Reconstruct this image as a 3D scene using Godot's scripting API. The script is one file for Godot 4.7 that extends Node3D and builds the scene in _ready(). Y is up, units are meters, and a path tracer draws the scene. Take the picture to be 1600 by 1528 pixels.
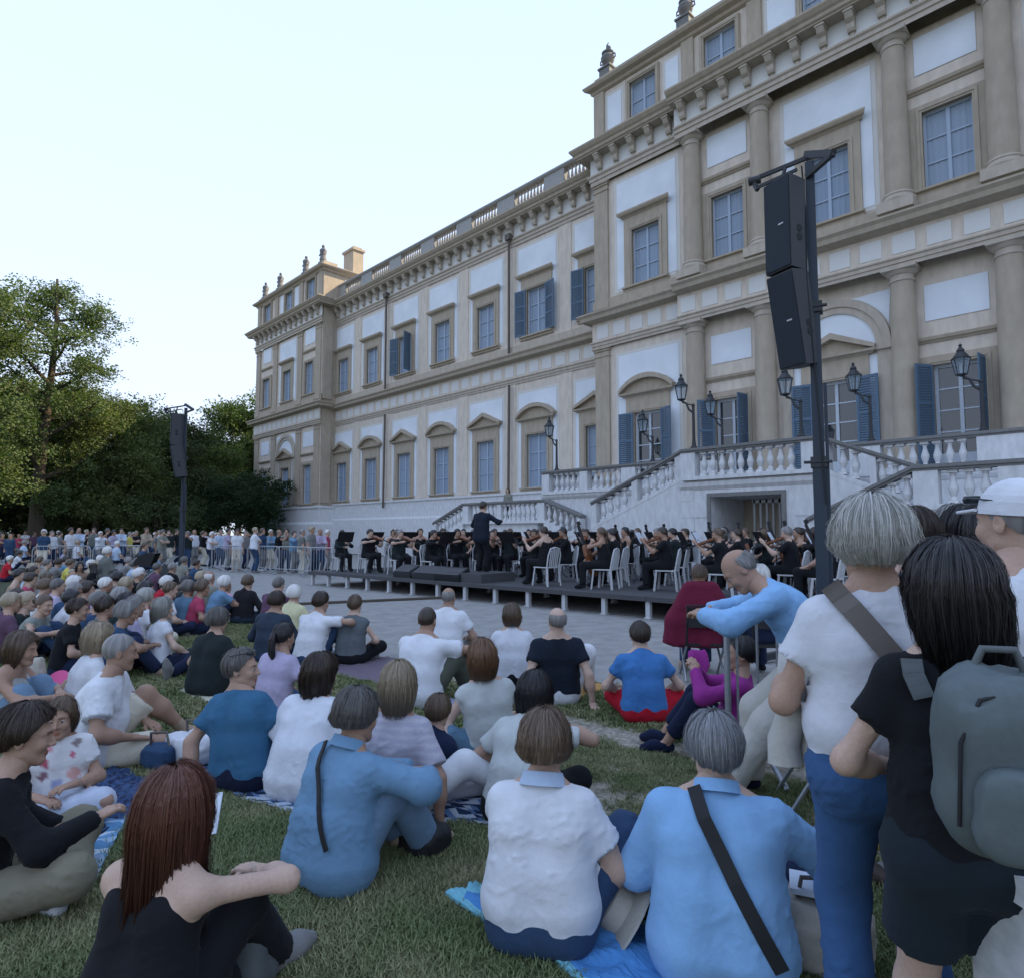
extends Node3D
# An open air concert in front of a palace, late afternoon: the court lies in the palace's own shade.
# x runs along the facade, +z points from the facade to the lawn, y is up; metres.

class MB:
	var v := PackedVector3Array()
	var n := PackedVector3Array()
	var c := PackedColorArray()
	var uv := PackedVector2Array()
	var use_c := false
	var use_uv := false
	var col := Color.WHITE
	func tri(a: Vector3, b: Vector3, d: Vector3) -> void:
		var m := (b - a).cross(d - a).normalized()
		v.append(a); v.append(d); v.append(b)
		n.append(m); n.append(m); n.append(m)
		if use_c:
			c.append(col); c.append(col); c.append(col)
	func quad(a: Vector3, b: Vector3, d: Vector3, e: Vector3) -> void:
		tri(a, b, d); tri(a, d, e)
	func sm(a: Vector3, b: Vector3, d: Vector3, na: Vector3, nb: Vector3, nd: Vector3) -> void:
		v.append(a); v.append(d); v.append(b)
		n.append(na); n.append(nd); n.append(nb)
		if use_c:
			c.append(col); c.append(col); c.append(col)
	func box(x0: float, y0: float, z0: float, x1: float, y1: float, z1: float) -> void:
		hexa([Vector3(x0, y0, z1), Vector3(x1, y0, z1), Vector3(x1, y1, z1), Vector3(x0, y1, z1), Vector3(x0, y0, z0), Vector3(x1, y0, z0), Vector3(x1, y1, z0), Vector3(x0, y1, z0)])
	func hexa(p: Array) -> void:   # 0-3 front counter-clockwise, 4-7 the same corners behind
		quad(p[0], p[1], p[2], p[3]); quad(p[5], p[4], p[7], p[6])
		quad(p[4], p[0], p[3], p[7]); quad(p[1], p[5], p[6], p[2])
		quad(p[3], p[2], p[6], p[7]); quad(p[4], p[5], p[1], p[0])
	func bar(a: Vector3, b: Vector3, w: float, h: float, up := Vector3.UP) -> void:   # a box from a to b
		var d := (b - a).normalized()
		var s := d.cross(up)
		if s.length() < 0.01:
			s = d.cross(Vector3.RIGHT)
		s = s.normalized() * w * 0.5
		var u := s.normalized().cross(d) * h * 0.5
		hexa([a - s - u, a + s - u, a + s + u, a - s + u, b - s - u, b + s - u, b + s + u, b - s + u])
	func lathe(o: Vector3, prof: Array, segs: int, a0 := 0.0, a1 := TAU) -> void:   # prof: Vector2(radius, height) from below
		for i in prof.size() - 1:
			var p: Vector2 = prof[i]
			var q: Vector2 = prof[i + 1]
			var t := q - p
			var nr := Vector2(t.y, -t.x).normalized()
			for k in segs:
				var a := lerpf(a0, a1, float(k) / segs)
				var b := lerpf(a0, a1, float(k + 1) / segs)
				var ca := Vector3(cos(a), 0, sin(a))
				var cb := Vector3(cos(b), 0, sin(b))
				var up := Vector3.UP
				var na := (ca * nr.x + up * nr.y)
				var nb := (cb * nr.x + up * nr.y)
				var A := o + ca * p.x + up * p.y
				var B := o + cb * p.x + up * p.y
				var C := o + cb * q.x + up * q.y
				var D := o + ca * q.x + up * q.y
				if p.x > 0.0001:
					sm(A, C, B, na, nb, nb)
				if q.x > 0.0001:
					sm(A, D, C, na, na, nb)
	func tube(pts: Array, rad: Array, segs := 8, caps := true) -> void:
		var nn := pts.size()
		var ref := Vector3.UP
		var d0: Vector3 = (pts[1] - pts[0]).normalized()
		if absf(d0.dot(ref)) > 0.9:
			ref = Vector3.RIGHT
		var s := d0.cross(ref).normalized()
		var rings := []
		var nor := []
		for i in nn:
			var d: Vector3 = (pts[mini(i + 1, nn - 1)] - pts[maxi(i - 1, 0)]).normalized()
			s = (s - d * s.dot(d)).normalized()
			var t := d.cross(s)
			var ring := []
			var rn := []
			for k in segs:
				var a := TAU * k / segs
				var e := s * cos(a) + t * sin(a)
				ring.append(pts[i] + e * float(rad[i] if rad.size() > 1 else rad[0]))
				rn.append(e)
			rings.append(ring); nor.append(rn)
		for i in nn - 1:
			for k in segs:
				var j := (k + 1) % segs
				sm(rings[i][k], rings[i][j], rings[i + 1][j], nor[i][k], nor[i][j], nor[i + 1][j])
				sm(rings[i][k], rings[i + 1][j], rings[i + 1][k], nor[i][k], nor[i + 1][j], nor[i + 1][k])
		if caps:
			for k in segs - 2:
				tri(rings[0][0], rings[0][k + 2], rings[0][k + 1])
				tri(rings[nn - 1][0], rings[nn - 1][k + 1], rings[nn - 1][k + 2])
	func mold(p0: Vector3, p1: Vector3, out: Vector3, prof: Array, m0 := 0.0, m1 := 0.0, caps := true) -> void:
		# prof: Vector2(out, height) from below to the top; m0, m1: mitre of the ends
		var d := (p1 - p0).normalized()
		var A := []
		var B := []
		for p: Vector2 in prof:
			A.append(p0 - d * p.x * m0 + out * p.x + Vector3.UP * p.y)
			B.append(p1 + d * p.x * m1 + out * p.x + Vector3.UP * p.y)
		var flip := d.cross(Vector3.UP).dot(out) < 0.0
		for i in prof.size() - 1:
			if flip:
				quad(B[i], A[i], A[i + 1], B[i + 1])
			else:
				quad(A[i], B[i], B[i + 1], A[i + 1])
		if caps:
			var poly := PackedVector2Array()
			poly.append(Vector2(-0.02, (prof[0] as Vector2).y))
			for p: Vector2 in prof:
				poly.append(p)
			poly.append(Vector2(-0.02, (prof[-1] as Vector2).y))
			var ix := Geometry2D.triangulate_polygon(poly)
			for e in 2:
				var o := p0 if e == 0 else p1
				var mm := -m0 if e == 0 else m1
				for i in range(0, ix.size(), 3):
					var q := []
					for k in 3:
						var w := poly[ix[i + k]]
						q.append(o + d * w.x * mm + out * w.x + Vector3.UP * w.y)
					tri(q[0], q[1], q[2])
	func prism(poly: PackedVector2Array, z0: float, z1: float) -> void:   # polygon in x, y drawn out along z
		var ix := Geometry2D.triangulate_polygon(poly)
		for i in range(0, ix.size(), 3):
			var a := poly[ix[i]]
			var b := poly[ix[i + 1]]
			var d := poly[ix[i + 2]]
			if (b - a).cross(d - a) < 0:
				var t := b
				b = d
				d = t
			tri(Vector3(a.x, a.y, z1), Vector3(b.x, b.y, z1), Vector3(d.x, d.y, z1))
			tri(Vector3(a.x, a.y, z0), Vector3(d.x, d.y, z0), Vector3(b.x, b.y, z0))
		var cw := Geometry2D.is_polygon_clockwise(poly)
		for i in poly.size():
			var a := poly[i]
			var b := poly[(i + 1) % poly.size()]
			if cw:
				var t := a
				a = b
				b = t
			quad(Vector3(a.x, a.y, z0), Vector3(b.x, b.y, z0), Vector3(b.x, b.y, z1), Vector3(a.x, a.y, z1))
	func mesh() -> ArrayMesh:
		var m := ArrayMesh.new()
		var arr := []
		arr.resize(Mesh.ARRAY_MAX)
		arr[Mesh.ARRAY_VERTEX] = v
		arr[Mesh.ARRAY_NORMAL] = n
		if use_c:
			arr[Mesh.ARRAY_COLOR] = c
		if use_uv:
			arr[Mesh.ARRAY_TEX_UV] = uv
		m.add_surface_from_arrays(Mesh.PRIMITIVE_TRIANGLES, arr)
		return m

var M := {}
var rng := RandomNumberGenerator.new()
var taken := {}

func L(r: float, g: float, b: float) -> Color:   # a linear base colour as the sRGB value that albedo_color wants
	return Color(r, g, b).linear_to_srgb()

func noise_tex(freq: float, lo: float, hi: float, seed_ := 1, size := 512, oct := 5, normal := 0.0, kind := FastNoiseLite.TYPE_SIMPLEX_SMOOTH) -> NoiseTexture2D:
	var f := FastNoiseLite.new()
	f.noise_type = kind
	f.seed = seed_
	f.frequency = freq
	f.fractal_octaves = oct
	var t := NoiseTexture2D.new()
	t.width = size; t.height = size
	t.seamless = true
	t.noise = f
	if normal > 0.0:
		t.as_normal_map = true
		t.bump_strength = normal
	else:
		var g := Gradient.new()
		g.set_color(0, Color(lo, lo, lo)); g.set_color(1, Color(hi, hi, hi))
		t.color_ramp = g
	return t

func mat(c: Color, rough := 0.85, tex: Texture2D = null, scale := 0.3, nor: Texture2D = null, nstr := 0.5, world := true) -> StandardMaterial3D:
	var m := StandardMaterial3D.new()
	m.albedo_color = c
	m.roughness = rough
	m.metallic_specular = 0.4
	if tex or nor:
		m.uv1_triplanar = true
		m.uv1_world_triplanar = world
		m.uv1_scale = Vector3.ONE * scale
	if tex:
		m.albedo_texture = tex
	if nor:
		m.normal_enabled = true
		m.normal_texture = nor
		m.normal_scale = nstr
	return m

func numbered(called: String) -> String:
	var k: int = taken.get(called, 0)
	taken[called] = k + 1
	return called if k == 0 else "%s_%03d" % [called, k]

func thing(called: String, label: String, category: String, group := "", at := Vector3.ZERO, turn := 0.0) -> Node3D:
	var o := Node3D.new()
	o.name = numbered(called)
	add_child(o)
	o.position = at
	o.rotation.y = turn
	tag(o, label, category, group)
	return o

func tag(o: Node, label: String, category: String, group := "", kind := "") -> Node:
	if label: o.set_meta("label", label)
	if category: o.set_meta("category", category)
	if group: o.set_meta("group", group)
	if kind: o.set_meta("kind", kind)
	return o

func part(parent: Node, called: String, mesh: Mesh, m: Material, at := Vector3.ZERO, turn := 0.0) -> MeshInstance3D:
	var o := MeshInstance3D.new()
	o.name = called
	o.mesh = mesh
	o.material_override = m
	parent.add_child(o, true)
	o.position = at
	o.rotation.y = turn
	return o

func solo(called: String, mesh: Mesh, m: Material, label: String, category: String, group := "", at := Vector3.ZERO, turn := 0.0) -> MeshInstance3D:
	var o := part(self, numbered(called), mesh, m, at, turn)
	tag(o, label, category, group)
	return o

func structure(called: String, mesh: Mesh, m: Material) -> MeshInstance3D:
	var o := part(self, called, mesh, m)
	o.set_meta("kind", "structure")
	return o

func _ready() -> void:
	rng.seed = 7
	setup_camera_and_light()
	make_materials()
	build_ground()
	build_palace()
	build_terrace()
	build_trees()
	build_stage()
	build_lamps_and_speakers()
	M.lens = mat(L(0.02, 0.025, 0.03), 0.1)
	build_people()
	build_props()
	build_grass()

func setup_camera_and_light() -> void:
	var cam := Camera3D.new()
	cam.name = "camera"
	cam.fov = 74.76
	cam.near = 0.1
	cam.far = 600.0
	add_child(cam)
	cam.position = Vector3(0, 1.62, 0)
	cam.rotation = Vector3(atan(0.068), deg_to_rad(45.6), 0)
	cam.current = true
	var sm := ProceduralSkyMaterial.new()
	sm.sky_top_color = L(0.245, 0.325, 0.495)
	sm.sky_horizon_color = L(0.325, 0.365, 0.438)
	sm.sky_curve = 0.34
	sm.sky_energy_multiplier = 1.0
	sm.ground_bottom_color = L(0.10, 0.11, 0.10)
	sm.ground_horizon_color = L(0.35, 0.38, 0.40)
	sm.sun_angle_max = 36.0
	sm.sun_curve = 0.11
	var sky := Sky.new()
	sky.sky_material = sm
	var env := Environment.new()
	env.background_mode = Environment.BG_SKY
	env.sky = sky
	env.background_energy_multiplier = 1.0
	env.tonemap_mode = Environment.TONE_MAPPER_LINEAR
	env.tonemap_exposure = 3.15
	env.sdfgi_enabled = true
	env.ssao_enabled = true
	env.ssil_enabled = true
	var we := WorldEnvironment.new()
	we.name = "world_environment"
	we.environment = env
	add_child(we)
	var sun := DirectionalLight3D.new()
	sun.name = "sun"
	sun.light_color = Color(1.0, 0.91, 0.76)
	sun.light_energy = 0.9
	sun.light_angular_distance = 0.5
	sun.shadow_enabled = true
	add_child(sun)
	# behind the palace, to the right: the court lies in shade, the tops of the trees catch the light
	var toward := Vector3(0.50, 0.0, -0.86).normalized() * cos(deg_to_rad(39.0)) + Vector3.UP * sin(deg_to_rad(39.0))
	sun.look_at_from_position(Vector3.ZERO, -toward, Vector3.UP)

func make_materials() -> void:
	var stain := noise_tex(0.02, 0.90, 1.0, 3)
	var fine := noise_tex(0.05, 0.82, 1.0, 5)
	var bump := noise_tex(0.06, 0, 1, 9, 512, 5, 3.0)
	M.stain = stain; M.fine = fine; M.bump = bump
	M.plaster = mat(L(0.68, 0.60, 0.505), 0.9, stain, 0.11, bump, 0.10)
	M.stone = mat(L(0.44, 0.375, 0.29), 0.88, stain, 0.23, bump, 0.14)
	M.stone_light = mat(L(0.50, 0.44, 0.36), 0.88, stain, 0.19, bump, 0.12)
	M.panel = mat(L(0.74, 0.79, 0.84), 0.85, noise_tex(0.012, 0.93, 1.0, 8), 0.09, bump, 0.06)
	M.panel_edge = mat(L(0.62, 0.60, 0.56), 0.88)
	M.frieze_white = mat(L(0.64, 0.64, 0.62), 0.85)
	for k in ["plaster", "stone", "stone_light"]:   # rain has washed the dirt down in streaks
		M[k].uv1_scale = Vector3(0.30, 0.10, 0.30)
		M[k].normal_enabled = false
	M.sash = mat(L(0.35, 0.425, 0.52), 0.7)
	M.sash_white = mat(L(0.52, 0.58, 0.64), 0.5, fine, 0.6)
	var cur := StandardMaterial3D.new()
	cur.albedo_color = L(0.28, 0.36, 0.46)
	cur.roughness = 0.32
	cur.metallic_specular = 0.45
	M.pane = cur
	for k in 3:
		var c2: StandardMaterial3D = cur.duplicate()
		c2.albedo_color = [L(0.25, 0.315, 0.40), L(0.22, 0.285, 0.37), L(0.27, 0.335, 0.42)][k]
		c2.roughness = [0.6, 0.5, 0.7][k]
		M["pane%d" % k] = c2
	var dk := StandardMaterial3D.new()
	dk.albedo_color = L(0.025, 0.03, 0.035)
	dk.roughness = 0.04
	dk.metallic_specular = 0.9
	M.door_glass = dk
	M.shutter = mat(L(0.10, 0.165, 0.24), 0.55, fine, 0.7)
	M.roof = mat(L(0.16, 0.15, 0.15), 0.8, stain, 0.4)
	M.lead = mat(L(0.17, 0.18, 0.19), 0.6, fine, 0.5)
	M.pipe = mat(L(0.14, 0.115, 0.10), 0.6, fine, 1.0)
	M.marble = mat(L(0.68, 0.69, 0.70), 0.75, noise_tex(0.02, 0.88, 1.0, 12), 0.3)
	M.marble.uv1_scale = Vector3(0.5, 0.18, 0.5)
	M.marble_dark = mat(L(0.20, 0.20, 0.195), 0.8, stain, 0.6)
	M.parapet = mat(L(0.36, 0.36, 0.35), 0.85, stain, 0.4)
	M.dark = mat(L(0.03, 0.03, 0.032), 0.7)
	M.iron = mat(L(0.035, 0.038, 0.042), 0.55)
	M.steel = mat(L(0.36, 0.39, 0.42), 0.4)
	M.steel.metallic = 0.6

func wall_grid(mb: MB, x0: float, x1: float, y0: float, y1: float, z: float, holes: Array, depth: float) -> void:
	var xs := [x0, x1]
	var ys := [y0, y1]
	for h: Rect2 in holes:
		for q in [h.position.x, h.end.x]:
			if q > x0 and q < x1: xs.append(q)
		for q in [h.position.y, h.end.y]:
			if q > y0 and q < y1: ys.append(q)
	xs.sort(); ys.sort()
	for i in xs.size() - 1:
		if xs[i + 1] - xs[i] < 0.001: continue
		for j in ys.size() - 1:
			if ys[j + 1] - ys[j] < 0.001: continue
			var mid := Vector2((xs[i] + xs[i + 1]) / 2, (ys[j] + ys[j + 1]) / 2)
			var inside := false
			for h: Rect2 in holes:
				if h.has_point(mid): inside = true
			if not inside:
				mb.quad(Vector3(xs[i], ys[j], z), Vector3(xs[i + 1], ys[j], z), Vector3(xs[i + 1], ys[j + 1], z), Vector3(xs[i], ys[j + 1], z))
	for h: Rect2 in holes:
		var a := h.position
		var b := h.end
		var zb := z - depth
		mb.quad(Vector3(a.x, a.y, z), Vector3(a.x, b.y, z), Vector3(a.x, b.y, zb), Vector3(a.x, a.y, zb))
		mb.quad(Vector3(b.x, a.y, zb), Vector3(b.x, b.y, zb), Vector3(b.x, b.y, z), Vector3(b.x, a.y, z))
		mb.quad(Vector3(a.x, b.y, z), Vector3(b.x, b.y, z), Vector3(b.x, b.y, zb), Vector3(a.x, b.y, zb))
		mb.quad(Vector3(a.x, a.y, zb), Vector3(b.x, a.y, zb), Vector3(b.x, a.y, z), Vector3(a.x, a.y, z))

var shared := {}
func pane_mesh(w: float, h: float) -> Mesh:   # curtained pane: drawn folds of cloth behind old glass
	var key := "p%.2f_%.2f" % [w, h]
	if shared.has(key): return shared[key]
	var mb := MB.new()
	var nx := 10
	for i in nx:
		var za := 0.012 * sin(i * 2.1)
		var zb := 0.012 * sin((i + 1) * 2.1)
		mb.quad(Vector3(-w / 2 + w * i / nx, -h / 2, za), Vector3(-w / 2 + w * (i + 1) / nx, -h / 2, zb), Vector3(-w / 2 + w * (i + 1) / nx, h / 2, zb), Vector3(-w / 2 + w * i / nx, h / 2, za))
	shared[key] = mb.mesh()
	return shared[key]

# a window with its stone surround; opts: hood "flat" / "tri" / "seg" / "", shutters, door, rows
func add_window(P: Node, cx: float, y0: float, y1: float, w: float, z: float, opts := {}) -> void:
	var hw := w / 2
	var sw: float = opts.get("sw", 0.42)
	var hood: String = opts.get("hood", "")
	var top: float = opts.get("top", y1 + 0.75)
	var mb := MB.new()
	var pr := 0.11
	mb.box(cx - hw - sw, y0, z - 0.05, cx - hw, y1, z + pr)
	mb.box(cx + hw, y0, z - 0.05, cx + hw + sw, y1, z + pr)
	mb.box(cx - hw - sw, y1, z - 0.05, cx + hw + sw, top, z + pr)
	# raised inner moulding of the surround
	mb.box(cx - hw - 0.16, y0 + 0.003, z + pr, cx - hw - 0.07, y1 + 0.16, z + pr + 0.035)
	mb.box(cx + hw + 0.07, y0 + 0.003, z + pr, cx + hw + 0.16, y1 + 0.16, z + pr + 0.035)
	mb.box(cx - hw - 0.07, y1 + 0.07, z + pr, cx + hw + 0.07, y1 + 0.16, z + pr + 0.03)
	var win := part(P, "window", mb.mesh(), M.stone)
	if not opts.get("door", false):
		var sb := MB.new()
		sb.mold(Vector3(cx - hw - sw - 0.06, y0 - 0.22, z), Vector3(cx + hw + sw + 0.06, y0 - 0.22, z), Vector3(0, 0, 1), [Vector2(0.10, 0), Vector2(0.10, 0.10), Vector2(0.22, 0.14), Vector2(0.22, 0.215), Vector2(0, 0.217)])
		part(win, "sill", sb.mesh(), M.stone)
	if hood:
		var hb := MB.new()
		var ew := hw + sw + 0.30
		var cor := [Vector2(0.12, 0), Vector2(0.18, 0.06), Vector2(0.30, 0.10), Vector2(0.36, 0.20), Vector2(0.36, 0.27), Vector2(0.0, 0.33)]
		if hood == "flat":
			hb.mold(Vector3(cx - ew + 0.3, top, z), Vector3(cx + ew - 0.3, top, z), Vector3(0, 0, 1), cor, 0.75, 0.75)
		else:
			var rise := 0.68
			var base := [Vector2(0.12, 0), Vector2(0.18, 0.05), Vector2(0.32, 0.09), Vector2(0.34, 0.17), Vector2(0, 0.19)]
			hb.mold(Vector3(cx - ew + 0.25, top, z), Vector3(cx + ew - 0.25, top, z), Vector3(0, 0, 1), base, 0.7, 0.7)
			var steps := 2 if hood == "tri" else 12
			var outer := PackedVector2Array()
			var inner := PackedVector2Array()
			for i in steps + 1:
				var t := -1.0 + 2.0 * i / steps
				var hh := rise * (1.0 - absf(t)) if hood == "tri" else rise * (sqrt(maxf(0.0, 1.6 - t * t)) - sqrt(0.6)) / (sqrt(1.6) - sqrt(0.6))
				outer.append(Vector2(cx + t * ew, top + 0.30 + hh))
				inner.append(Vector2(cx + t * (ew - 0.05), top + 0.17 + hh * 0.86))
			for i in steps:
				var zf := z + 0.36
				hb.hexa([Vector3(inner[i].x, inner[i].y, zf), Vector3(inner[i + 1].x, inner[i + 1].y, zf), Vector3(outer[i + 1].x, outer[i + 1].y, zf), Vector3(outer[i].x, outer[i].y, zf), Vector3(inner[i].x, inner[i].y, z - 0.02), Vector3(inner[i + 1].x, inner[i + 1].y, z - 0.02), Vector3(outer[i + 1].x, outer[i + 1].y, z - 0.02), Vector3(outer[i].x, outer[i].y, z - 0.02)])
			var fill := PackedVector2Array()
			fill.append(Vector2(cx - ew + 0.1, top + 0.16))
			for p in inner: fill.append(p + Vector2(0, 0.02))
			fill.append(Vector2(cx + ew - 0.1, top + 0.16))
			hb.prism(fill, z - 0.02, z + 0.10)
		part(win, "hood", hb.mesh(), M.stone)
	# frames, bars and panes
	var zs := z - 0.17
	var fb := MB.new()
	var door: bool = opts.get("door", false)
	var rows: int = opts.get("rows", 3)
	var f := 0.07 if not door else 0.10
	fb.box(cx - hw, y0, zs - 0.03, cx - hw + f, y1, zs + 0.05)
	fb.box(cx + hw - f, y0, zs - 0.03, cx + hw, y1, zs + 0.05)
	fb.box(cx - hw + f, y1 - f, zs - 0.03, cx + hw - f, y1, zs + 0.05)
	var yb := y0 + (f if not door else 0.9)
	fb.box(cx - hw + f, y0, zs - 0.03, cx + hw - f, yb, zs + 0.05)
	fb.box(cx - 0.055, yb, zs - 0.03, cx + 0.055, y1 - f, zs + 0.06)
	for r in range(1, rows):
		var yy := lerpf(yb, y1 - f, float(r) / rows)
		fb.box(cx - hw + f, yy - 0.025, zs - 0.02, cx - 0.055, yy + 0.025, zs + 0.04)
		fb.box(cx + 0.055, yy - 0.025, zs - 0.02, cx + hw - f, yy + 0.025, zs + 0.04)
	part(win, "sash_frame", fb.mesh(), M.sash_white if door else M.sash)
	var pw := hw - f - 0.055
	var tone := int(absf(cx * 7.3 + y0 * 3.1)) % 3
	var ph := (y1 - f - yb) / rows
	for r in rows:
		for s in [-1, 1]:
			part(win, "pane", pane_mesh(pw, ph - 0.02) if not door else flat_pane(pw, ph - 0.02), M.door_glass if door else M["pane%d" % tone], Vector3(cx + s * (0.055 + pw / 2), yb + ph * (r + 0.5), zs - 0.005))
	for s in opts.get("shutters", []):   # [side, degrees open]
		var sh := part(win, "shutter", shutter_mesh(hw, y1 - y0), M.shutter, Vector3(cx + s[0] * hw, y0, z + pr + 0.06))
		sh.rotation.y = -deg_to_rad(s[1]) if s[0] > 0 else PI + deg_to_rad(s[1])

func flat_pane(w: float, h: float) -> Mesh:
	var key := "f%.2f_%.2f" % [w, h]
	if not shared.has(key):
		var mb := MB.new()
		mb.box(-w / 2, -h / 2, -0.004, w / 2, h / 2, 0.004)
		shared[key] = mb.mesh()
	return shared[key]

func shutter_mesh(w: float, h: float) -> Mesh:   # a leaf of slatted panels, hinge at the origin, reaching along +x
	var key := "s%.2f_%.2f" % [w, h]
	if shared.has(key): return shared[key]
	var mb := MB.new()
	mb.box(0, 0, -0.02, 0.09, h, 0.02); mb.box(w - 0.09, 0, -0.02, w, h, 0.02)
	for k in 4:
		var y := (h - 0.1) * k / 3.0
		mb.box(0.09, y, -0.02, w - 0.09, y + 0.1, 0.02)
	var ns := int(h / 0.09)
	for k in ns:
		var y := 0.05 + (h - 0.1) * k / ns
		mb.hexa([Vector3(0.09, y, 0.014), Vector3(w - 0.09, y, 0.014), Vector3(w - 0.09, y + 0.012, 0.014), Vector3(0.09, y + 0.012, 0.014), Vector3(0.09, y + 0.06, -0.014), Vector3(w - 0.09, y + 0.06, -0.014), Vector3(w - 0.09, y + 0.072, -0.014), Vector3(0.09, y + 0.072, -0.014)])
	shared[key] = mb.mesh()
	return shared[key]

func add_panel(P: Node, x0: float, x1: float, y0: float, y1: float, z: float, hole: Array, b := 0.16) -> void:
	var mb := MB.new()
	wall_grid(mb, x0, x1, y0, y1, z + 0.012, hole, 0.012)
	mb.box(x0 - 0.004, y0, z - 0.01, x0, y1, z + 0.012); mb.box(x1, y0, z - 0.01, x1 + 0.004, y1, z + 0.012)
	var fr := part(P, "panel_border", mb.mesh(), M.panel_edge)
	var ib := MB.new()
	wall_grid(ib, x0 + b, x1 - b, y0 + b, y1 - b, z + 0.026, hole, 0.014)
	part(fr, "plaster_panel", ib.mesh(), M.panel)

func column(P: Node, x: float, z: float, y0: float, y1: float, r: float) -> void:
	# y0: underside of the plinth, y1: top of the abacus
	var mb := MB.new()
	var prof := []
	for i in 9:
		var t := i / 8.0
		prof.append(Vector2(r * (1.0 - 0.15 * t * t), lerpf(y0 + 0.70, y1 - 0.46, t)))
	mb.lathe(Vector3(x, 0, z), prof, 28)
	var c := part(P, "column", mb.mesh(), M.stone)
	var b := MB.new()
	b.box(x - r * 1.38, y0, z - r * 1.38, x + r * 1.38, y0 + 0.36, z + r * 1.38)
	b.lathe(Vector3(x, 0, z), [Vector2(r * 1.32, y0 + 0.36), Vector2(r * 1.38, y0 + 0.42), Vector2(r * 1.36, y0 + 0.49), Vector2(r * 1.18, y0 + 0.54), Vector2(r * 1.15, y0 + 0.58), Vector2(r * 1.22, y0 + 0.62), Vector2(r * 1.16, y0 + 0.68), Vector2(r, y0 + 0.71)], 28)
	part(c, "column_base", b.mesh(), M.stone_light)
	var k := MB.new()
	var rt := r * 0.85
	k.lathe(Vector3(x, 0, z), [Vector2(rt, y1 - 0.50), Vector2(rt + 0.04, y1 - 0.48), Vector2(rt + 0.04, y1 - 0.44), Vector2(rt, y1 - 0.42), Vector2(rt, y1 - 0.28), Vector2(rt + 0.05, y1 - 0.25), Vector2(rt + 0.14, y1 - 0.14), Vector2(rt + 0.14, y1 - 0.13)], 28)
	k.box(x - rt - 0.17, y1 - 0.13, z - rt - 0.17, x + rt + 0.17, y1, z + rt + 0.17)
	part(c, "capital", k.mesh(), M.stone_light)

func pilaster(P: Node, x0: float, x1: float, z: float, y0: float, y1: float, m: Material, cap := true) -> void:
	var mb := MB.new()
	mb.box(x0, y0, z - 0.1, x1, y1, z + 0.12)
	if cap:
		mb.box(x0 - 0.06, y0, z - 0.1, x1 + 0.06, y0 + 0.42, z + 0.18)
		mb.box(x0 - 0.04, y1 - 0.45, z - 0.1, x1 + 0.04, y1 - 0.40, z + 0.16)
		mb.box(x0 - 0.05, y1 - 0.18, z - 0.1, x1 + 0.05, y1 - 0.08, z + 0.18)
		mb.box(x0 - 0.11, y1 - 0.08, z - 0.1, x1 + 0.11, y1, z + 0.24)
	part(P, "pilaster", mb.mesh(), m)

func bracket_mesh() -> Mesh:
	if shared.has("br"): return shared.br
	var mb := MB.new()
	var pr := PackedVector2Array([Vector2(0, 0), Vector2(0.14, 0.02), Vector2(0.20, 0.12), Vector2(0.22, 0.30), Vector2(0.36, 0.40), Vector2(0.46, 0.56), Vector2(0.46, 0.72), Vector2(0, 0.72)])
	mb.prism(pr, -0.13, 0.13)
	mb.box(-0.01, 0.60, -0.17, 0.50, 0.66, 0.17)
	mb.box(0, -0.30, -0.07, 0.06, 0.0, 0.07)
	shared.br = mb.mesh()
	return shared.br

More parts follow.
